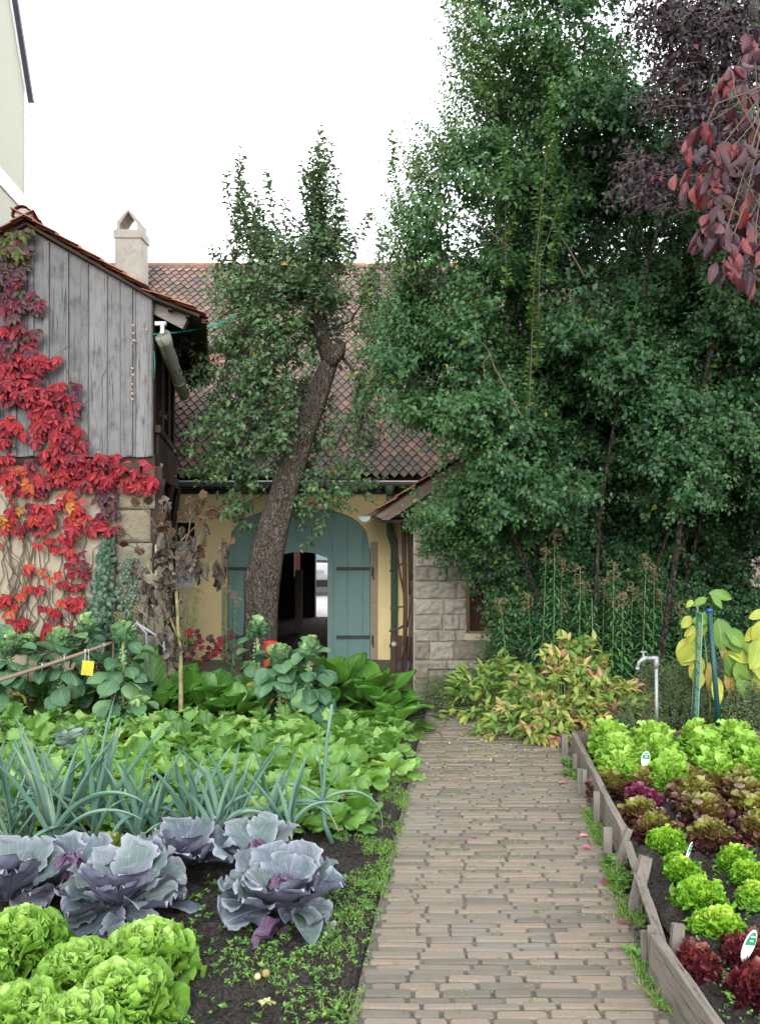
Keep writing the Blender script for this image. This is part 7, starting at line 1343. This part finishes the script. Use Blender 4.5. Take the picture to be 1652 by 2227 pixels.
# ---- tools under the right eave ----
def z3(x, y): return ((1340+x*.2786)*.6105, (1800+y*.2786)*.6105)
def tools():
    Y = 12.6; q = lambda x, y, d=0: P(*z3(x, y), Y+d); gzv = float(gz(0, Y))
    def tl(nm, lb, cat, parts, org):
        T = thing(nm, lb, cat, org)
        for pn, mat, tubes in parts:
            a = Acc()
            for pts, r in tubes: a.tube(pts, r, 8, wob=.05)
            a.build(pn, mat, T, smooth=True)
    tl('wooden_post', 'thick dark round post upright among the tools, with short pegs', 'post', [('shaft', M['toolwood'], [([q(345, 220), q(360, 700), q(372, 1300), q(365, 1850)], .035)]), ('peg', M['toolwood'], [([q(280, 1300), q(345, 1298)], .012)]), ('spout_peg', M['toolwood'], [([q(165, 1610, -.1), q(200, 1600, -.1), q(290, 1575, -.05), q(345, 1545)], [.02, .014, .016, .02])])], q(365, 1850))
    tl('leaning_handle', 'thin dark tool handle leaning right from the downpipe', 'tool handle', [('shaft', M['toolwood'], [([q(205, 270), q(250, 560), q(300, 860), q(355, 1150), q(368, 1500, .05)], .017)])], q(355, 1500))
    tl('hanging_stick', 'dark square stick hanging free between post and stone wall', 'stick', [('shaft', M['toolwood'], [([q(405, 250), q(418, 700), q(425, 1145)], .02)])], q(425, 1145))
    tl('hanging_stick', 'short thin stick hanging closest to the stone wall', 'stick', [('shaft', M['toolwood'], [([q(455, 250), q(450, 700), q(447, 965)], .012)])], q(447, 965))
    tl('garden_fork', 'garden fork with thin curved tines standing tines down', 'garden fork', [('shaft', M['toolwood'], [([q(470, 880, -.1), q(440, 1250, -.15), q(400, 1560, -.2)], .013), ([q(345, 1790, -.3), q(315, 1980, -.3)], .03)]), ('tines', M['iron'], [([q(300, 2010, -.3), q(270, 2060, -.32), q(240, 2120, -.35)], .005), ([q(300, 2010, -.3), q(285, 2070, -.32), q(258, 2130, -.35)], .005), ([q(305, 2010, -.3), q(298, 2075, -.32), q(272, 2135, -.35)], .005), ([q(312, 2005, -.3), q(308, 2060, -.32), q(290, 2120, -.35)], .005)])], q(300, 2100))
    tl('sickle_pole', 'long pole ending in a dark curved blade near the slabs', 'scythe', [('shaft', M['toolwood'], [([q(460, 1170, -.2), q(445, 1500, -.22), q(420, 1750, -.24), q(405, 1990, -.26)], .016)]), ('blade', M['iron'], [([q(405, 1990, -.26), q(415, 2060, -.28), q(385, 2140, -.3), q(318, 2210, -.33)], [.028, .026, .02, .006])])], q(400, 2200))
    tl('bent_rail', 'slender rail bowed against the stone wall corner', 'rail', [('shaft', M['toolwood'], [([q(470, 700, -.2), q(488, 1100, -.22), q(475, 1600, -.25), q(450, 2010, -.26)], [.013, .015, .02, .018])])], q(450, 2010))
    tl('wire_hook', 'thin iron wire hook crossing between the tool handles', 'hook', [('wire', M['iron'], [([q(380, 765), q(430, 768), q(462, 760), q(480, 790)], .006), ])], q(430, 770))
    tl('pipe_stay', 'thin metal stay propped between downpipe and post', 'stay', [('rod', M['iron'], [([q(172, 838, .3), q(235, 830, .2), q(330, 740, 0)], .012)])], q(172, 838, .3))
    c = P(*z3(335, 1960), 13.0); c[2] = float(gz(0, 13)); T = thing('wooden_crate', 'old dark plank crate standing by the downpipe foot', 'crate', c); h = P(*z3(0, 1640), 13.0)[2]-c[2]
    for i in range(4): a = Acc(); a.box((c[0]-.15+i*.1, 12.85, c[2]+h/2), (.09, .025, h-.02*i)); a.build('plank', M['toolwood'], T)
    a = Acc(); a.box((c[0], 12.9, c[2]+h*.75), (.42, .03, .05)); a.box((c[0]+.05, 13.1, c[2]+h*.3), (.46, .4, .3)); a.build('frame', M['rust'], T)
    c = q(225, 1775, -.3); T = thing('round_lid', 'small shiny round lid at the foot of the downpipe', 'lid', c); a = Acc(); M_ = np.array([[.9, 0, -.3], [0, 1, 0], [.3, .0, .9]]); a.lathe([(.001, .012), (.04, .01), (.045, 0), (.04, -.008), (.001, -.01)], 18, c, M=np.array([[.9, .3, .1], [0, .3, -.95], [-.3, .8, .3]])); a.build('disc', M['galv'], T, smooth=True); a = Acc(); a.tube([c+[0, .03, -.0], c+[.15, .05, -.12]], .016, 7); a.build('holder', M['rust'], T)
    c = P(*z3(298, 600), BY-.012); T = thing('number_tag', 'tiny pale oval number tag on the yellow wall', 'tag', c); a = Acc(); a.box(c, (.07, .012, .09)); a.build('plate', plain('paletag', (.5, .6, .62), .4, .2, 40, 0), T)
tools()
# ======================= WEEDS, GRASS, LITTER =======================
M['weed'] = leafmat('weed', [(.06, .16, .03), (.11, .25, .05), (.2, .36, .08)], rough=.5, tr=.3, nsc=6, bumpk=0)
M['grass'] = leafmat('grass', [(.10, .2, .04), (.16, .28, .06), (.26, .34, .10)], rough=.55, tr=.25, nsc=6, bumpk=0)
def scat(n, fx, fy, dens=None):
    y = fy(R.random(n)); x = fx(y, R.random(n)); k = np.ones(len(x), bool)
    if dens is not None: k = dens(x, y)
    return x[k], y[k]
def weeds():
    g, w = Acc(), Acc()
    zt = lambda x, y: np.where((x > board_x(y)+.03) & (y < 7.6), .06, gz(x, y)-.0)
    def tuft(x, y, n, h):
        m = len(x); idx = np.repeat(np.arange(m), n); p = np.stack([x[idx], y[idx], zt(x, y)[idx]-.005], 1)+rv(len(idx), .014)*[1, 1, 0]; d = nrm(rv(len(idx), .5)*[1, 1, 0]+[0, 0, 1]); leafs(g, p, d, rv(len(idx)), h*R.uniform(.4, 1.2, len(idx)), .0042, 'lance', 4, 3, R.uniform(.2, 1.6, len(idx)), .3)
    def ros(x, y, n, L):
        m = len(x); idx = np.repeat(np.arange(m), n); hh = R.random(m)[idx]*.03; p = np.stack([x[idx], y[idx], zt(x, y)[idx]+.008+hh], 1)+rv(len(idx), .006)*[1, 1, .6]; az = R.random(len(idx))*6.28; d = sph(az, np.radians(R.uniform(5, 50, len(idx)))); s_ = (L*R.uniform(.6, 1.3, m))[idx]; leafs(w, p, d, np.array([0, 0, 1.])+rv(len(idx), .2), s_, s_*.62, 'oval', 3, 3, .5, .3)
    # left border of the path
    pat = lambda sc, th, sd: (lambda x, y: fbm(x*sc, y*sc, 3, sd) > th)
    x, y = scat(2600, lambda y, r: path_l(y)-.01-(r**1.3)*np.interp(y, [3.4, 4.8, 5.6, 7.2, 9], [.62, .40, .28, .18, .1]), lambda r: 3.5+5.6*r, pat(4, .47, 3)); tuft(x[:900], y[:900], 6, .05); ros(x[600:], y[600:], 5, .015)
    x, y = scat(1900, lambda y, r: -1.0+1.3*r+0*y, lambda r: 3.55+2.1*r, pat(3.2, .5, 7)); k = (x < path_l(y)-.02) & (x > -.85+.1*(y-3.6)); x, y = x[k], y[k]; ros(x, y, 5, .017); tuft(x[::3], y[::3], 4, .05)
    x, y = scat(300, lambda y, r: -1.1+1.2*r+0*y, lambda r: 3.5+1.6*r); k = x < path_l(y)-.05; ros(x[k][::2], y[k][::2], 6, .026)
    # right border strip between bricks and planks
    x, y = scat(2600, lambda y, r: path_r(y)-.05+(board_x(y)-path_r(y)+.0)*r, lambda r: 3.3+4.9*r, pat(5, .46, 9)); k = x < board_x(y)-.03; x, y = x[k], y[k]; tuft(x[:1000], y[:1000], 6, .05); ros(x[700:], y[700:], 5, .017)
    for (px, py, L) in ((1335, 1885, .05), (1348, 1930, .055), (1330, 1870, .04), (1232, 1665, .05), (1240, 1690, .045), (1360, 1905, .04), (1310, 1760, .035), (1395, 2085, .035)):
        c = G(px, py); ros(np.full(6, c[0])+R.normal(0, .025, 6), np.full(6, c[1])+R.normal(0, .03, 6), 7, L)
    # seedlings in the raised bed
    x, y = scat(900, lambda y, r: board_x(y)+.06+1.4*r, lambda r: 3.3+2.6*r, pat(3, .40, 11)); k = y < 6.2; ros(x[k], y[k], 4, .016); ros(x[k][:70], y[k][:70], 6, .03)
    # moss green tufts in the brick joints, more at the far end
    x, y = scat(800, lambda y, r: path_l(y)+(path_r(y)-path_l(y))*r, lambda r: 3.4+5.8*r**.62); 
    m = len(x); idx = np.repeat(np.arange(m), 5); p = np.stack([x[idx], y[idx], np.full(len(idx), .0)], 1)+rv(len(idx), .01)*[1.6, .4, 0]; leafs(g, p, nrm(rv(len(idx), .9)*[1, 1, 0]+[0, 0, .6]), rv(len(idx)), .016, .006, 'oval', 3, 3, .6, .3)
    # back: around steps and barn foot
    x, y = scat(2600, lambda y, r: -.2+1.2*r+0*y, lambda r: 9.6+4.8*r, pat(2, .42, 21)); tuft(x, y, 5, .07); ros(x[::3], y[::3], 5, .03)
    x, y = scat(1800, lambda y, r: .35+1.2*r+0*y, lambda r: 9.3+1.4*r); k = x > .75; ros(x[k], y[k], 5, .028)
    x, y = scat(1500, lambda y, r: -4+3.9*r+0*y, lambda r: 8.9+2.2*r); tuft(x, y, 5, .12); ros(x, y, 5, .04)
    stuff(g.build('grass', M['grass'], smooth=True), 'short tufts of grass along the path edges and bed', 'grass'); stuff(w.build('weeds', M['weed'], smooth=True), 'small leafy weeds sprinkled over the soil and path edges', 'weeds')
    # soil crumbs and little stones
    c = Acc(); n = 5200; x = np.concatenate([R.uniform(-1.4, .4, 2600), R.uniform(1.15, 3.2, 2600)]); y = np.concatenate([R.uniform(3.4, 5.9, 2600), R.uniform(3.2, 7.0, 2600)]); k = np.where(x < .8, x < path_l(y)-.01, x > path_r(y)+.01); x, y = x[k], y[k]; s_ = np.exp(R.normal(math.log(.0055), .5, len(x))).clip(.002, .022)
    O = np.array([[1, 0, 0], [-1, 0, 0], [0, 1, 0], [0, -1, 0], [0, 0, 1], [0, 0, -1]], float); Q = np.array([[0, 2, 4], [2, 1, 4], [1, 3, 4], [3, 0, 4], [2, 0, 5], [1, 2, 5], [3, 1, 5], [0, 3, 5]])
    V = O[None]*s_[:, None, None]*R.uniform(.6, 1.3, (len(x), 6, 1))+np.stack([x, y, zt(x, y)+s_*.3+.006], 1)[:, None]; A = np.zeros((len(x), 6, 3)); A[..., 2] = R.random(len(x))[:, None]
    c.add(V.reshape(-1, 3), (Q[None]+(np.arange(len(x))*6)[:, None, None]).reshape(-1, 3), A.reshape(-1, 3)); stuff(c.build('soil_crumbs', M['soil']), 'dark crumbs of soil lying loose on the beds', 'soil crumbs')
    # litter of small yellow leaves at the far end
    l = Acc(); n = 150; x = R.uniform(0, 1, n); y = 9.1-2.2*R.random(n)**2.2; xx = path_l(y)+x*(path_r(y)-path_l(y)); leafs(l, np.stack([xx, y, np.full(n, .006)], 1), nrm(rv(n)*[1, 1, .1]), np.array([0, 0, 1.])+rv(n, .2), R.uniform(.02, .05, n), R.uniform(.012, .026, n), 'oval', 4, 3, .5, .4)
    stuff(l.build('leaf_litter', leafmat('litter', [(.45, .3, .1), (.6, .5, .22), (.4, .16, .06)], rough=.7, tr=.1, bumpk=0), smooth=True), 'small yellow and rusty leaves scattered on the far path', 'leaf litter')
weeds()
fl = leafmat('fallen', [(.22, .03, .06), (.42, .08, .14), (.55, .25, .28)], vein=(.5, .25, .28), vs=.5, freq=9, rough=.6, tr=.1, nsc=9, back=(.5, .3, .33))
for (x, y, az, L, r, lb) in ((1259, 1819, .1, .085, .95, 'pale pink fallen leaf on the bricks near the small pegs'), (1264, 1842, -.3, .07, .5, 'mauve fallen leaf on the bricks below the pale one'), (1308, 1923, .6, .10, .1, 'dark red curled leaf at the path edge beside the leaning wedge'), (1326, 1918, .9, .07, 1, 'small pink leaf touching the dark red one'), (1340, 2004, -.1, .085, 0, 'narrow wine red leaf on the bricks by the middle plank'), (1215, 1703, .2, .08, .7, 'rusty fallen leaf pile scrap at the far path edge'), (1622, 1816, .1, .09, 1, 'pink fallen leaf on the raised bed soil'), (1642, 1812, .4, .08, .1, 'crimson fallen leaf on the raised bed beside the pink one'), (1620, 1842, .3, .06, .2, 'small crimson leaf above the right endives')):
    z = BZ+.02 if x > 1400 else .008; a = Acc(); p = G(x, y, z); leafs(a, [p], [[math.cos(az), math.sin(az), .05]], [[0, -.2, 1]], L, L*.45, 'oval', 8, 5, .5, .8, .01, 6, .2, r); tag(a.build('fallen_leaf', fl, smooth=True, org=p), lb, 'leaf', 'coloured leaves fallen in the garden')
a = Acc(); p = G(560, 2125, .012); a.lathe([(.001, -.012), (.014, -.008), (.018, .002), (.013, .014), (.001, .018)], 10, p); tag(a.build('windfall_fruit', plain('fruit', (.42, .35, .2), .5, .3, 30), smooth=True, org=p), 'small yellowish fruit lying on the weedy soil', 'fruit', 'windfall fruits on the soil')
a = Acc(); p = G(578, 2118, .014); a.lathe([(.001, -.014), (.017, -.008), (.021, .002), (.015, .016), (.001, .02)], 10, p); tag(a.build('windfall_fruit', plain('fruit2', (.35, .2, .09), .5, .3, 30), smooth=True, org=p), 'brown windfall fruit right of the yellowish one', 'fruit', 'windfall fruits on the soil')
M['curlscrap'] = plain('curlscrap', (.42, .46, .2), .5, .2, 20, .1)
a = Acc(); p = G(560, 2178, .01); 
for i in range(3): leafs(a, [p+[i*.02, 0, 0]], [[1, R.normal(0, .4), .1]], [[0, 0, 1]], .05, .035, 'oval', 8, 7, 1.2, .8, .1, 9, .5, .9)
tag(a.build('lettuce_scrap', M['curlscrap'], smooth=True, org=p), 'pale yellow lettuce scrap on soil near the bottom of the path', 'leaf')
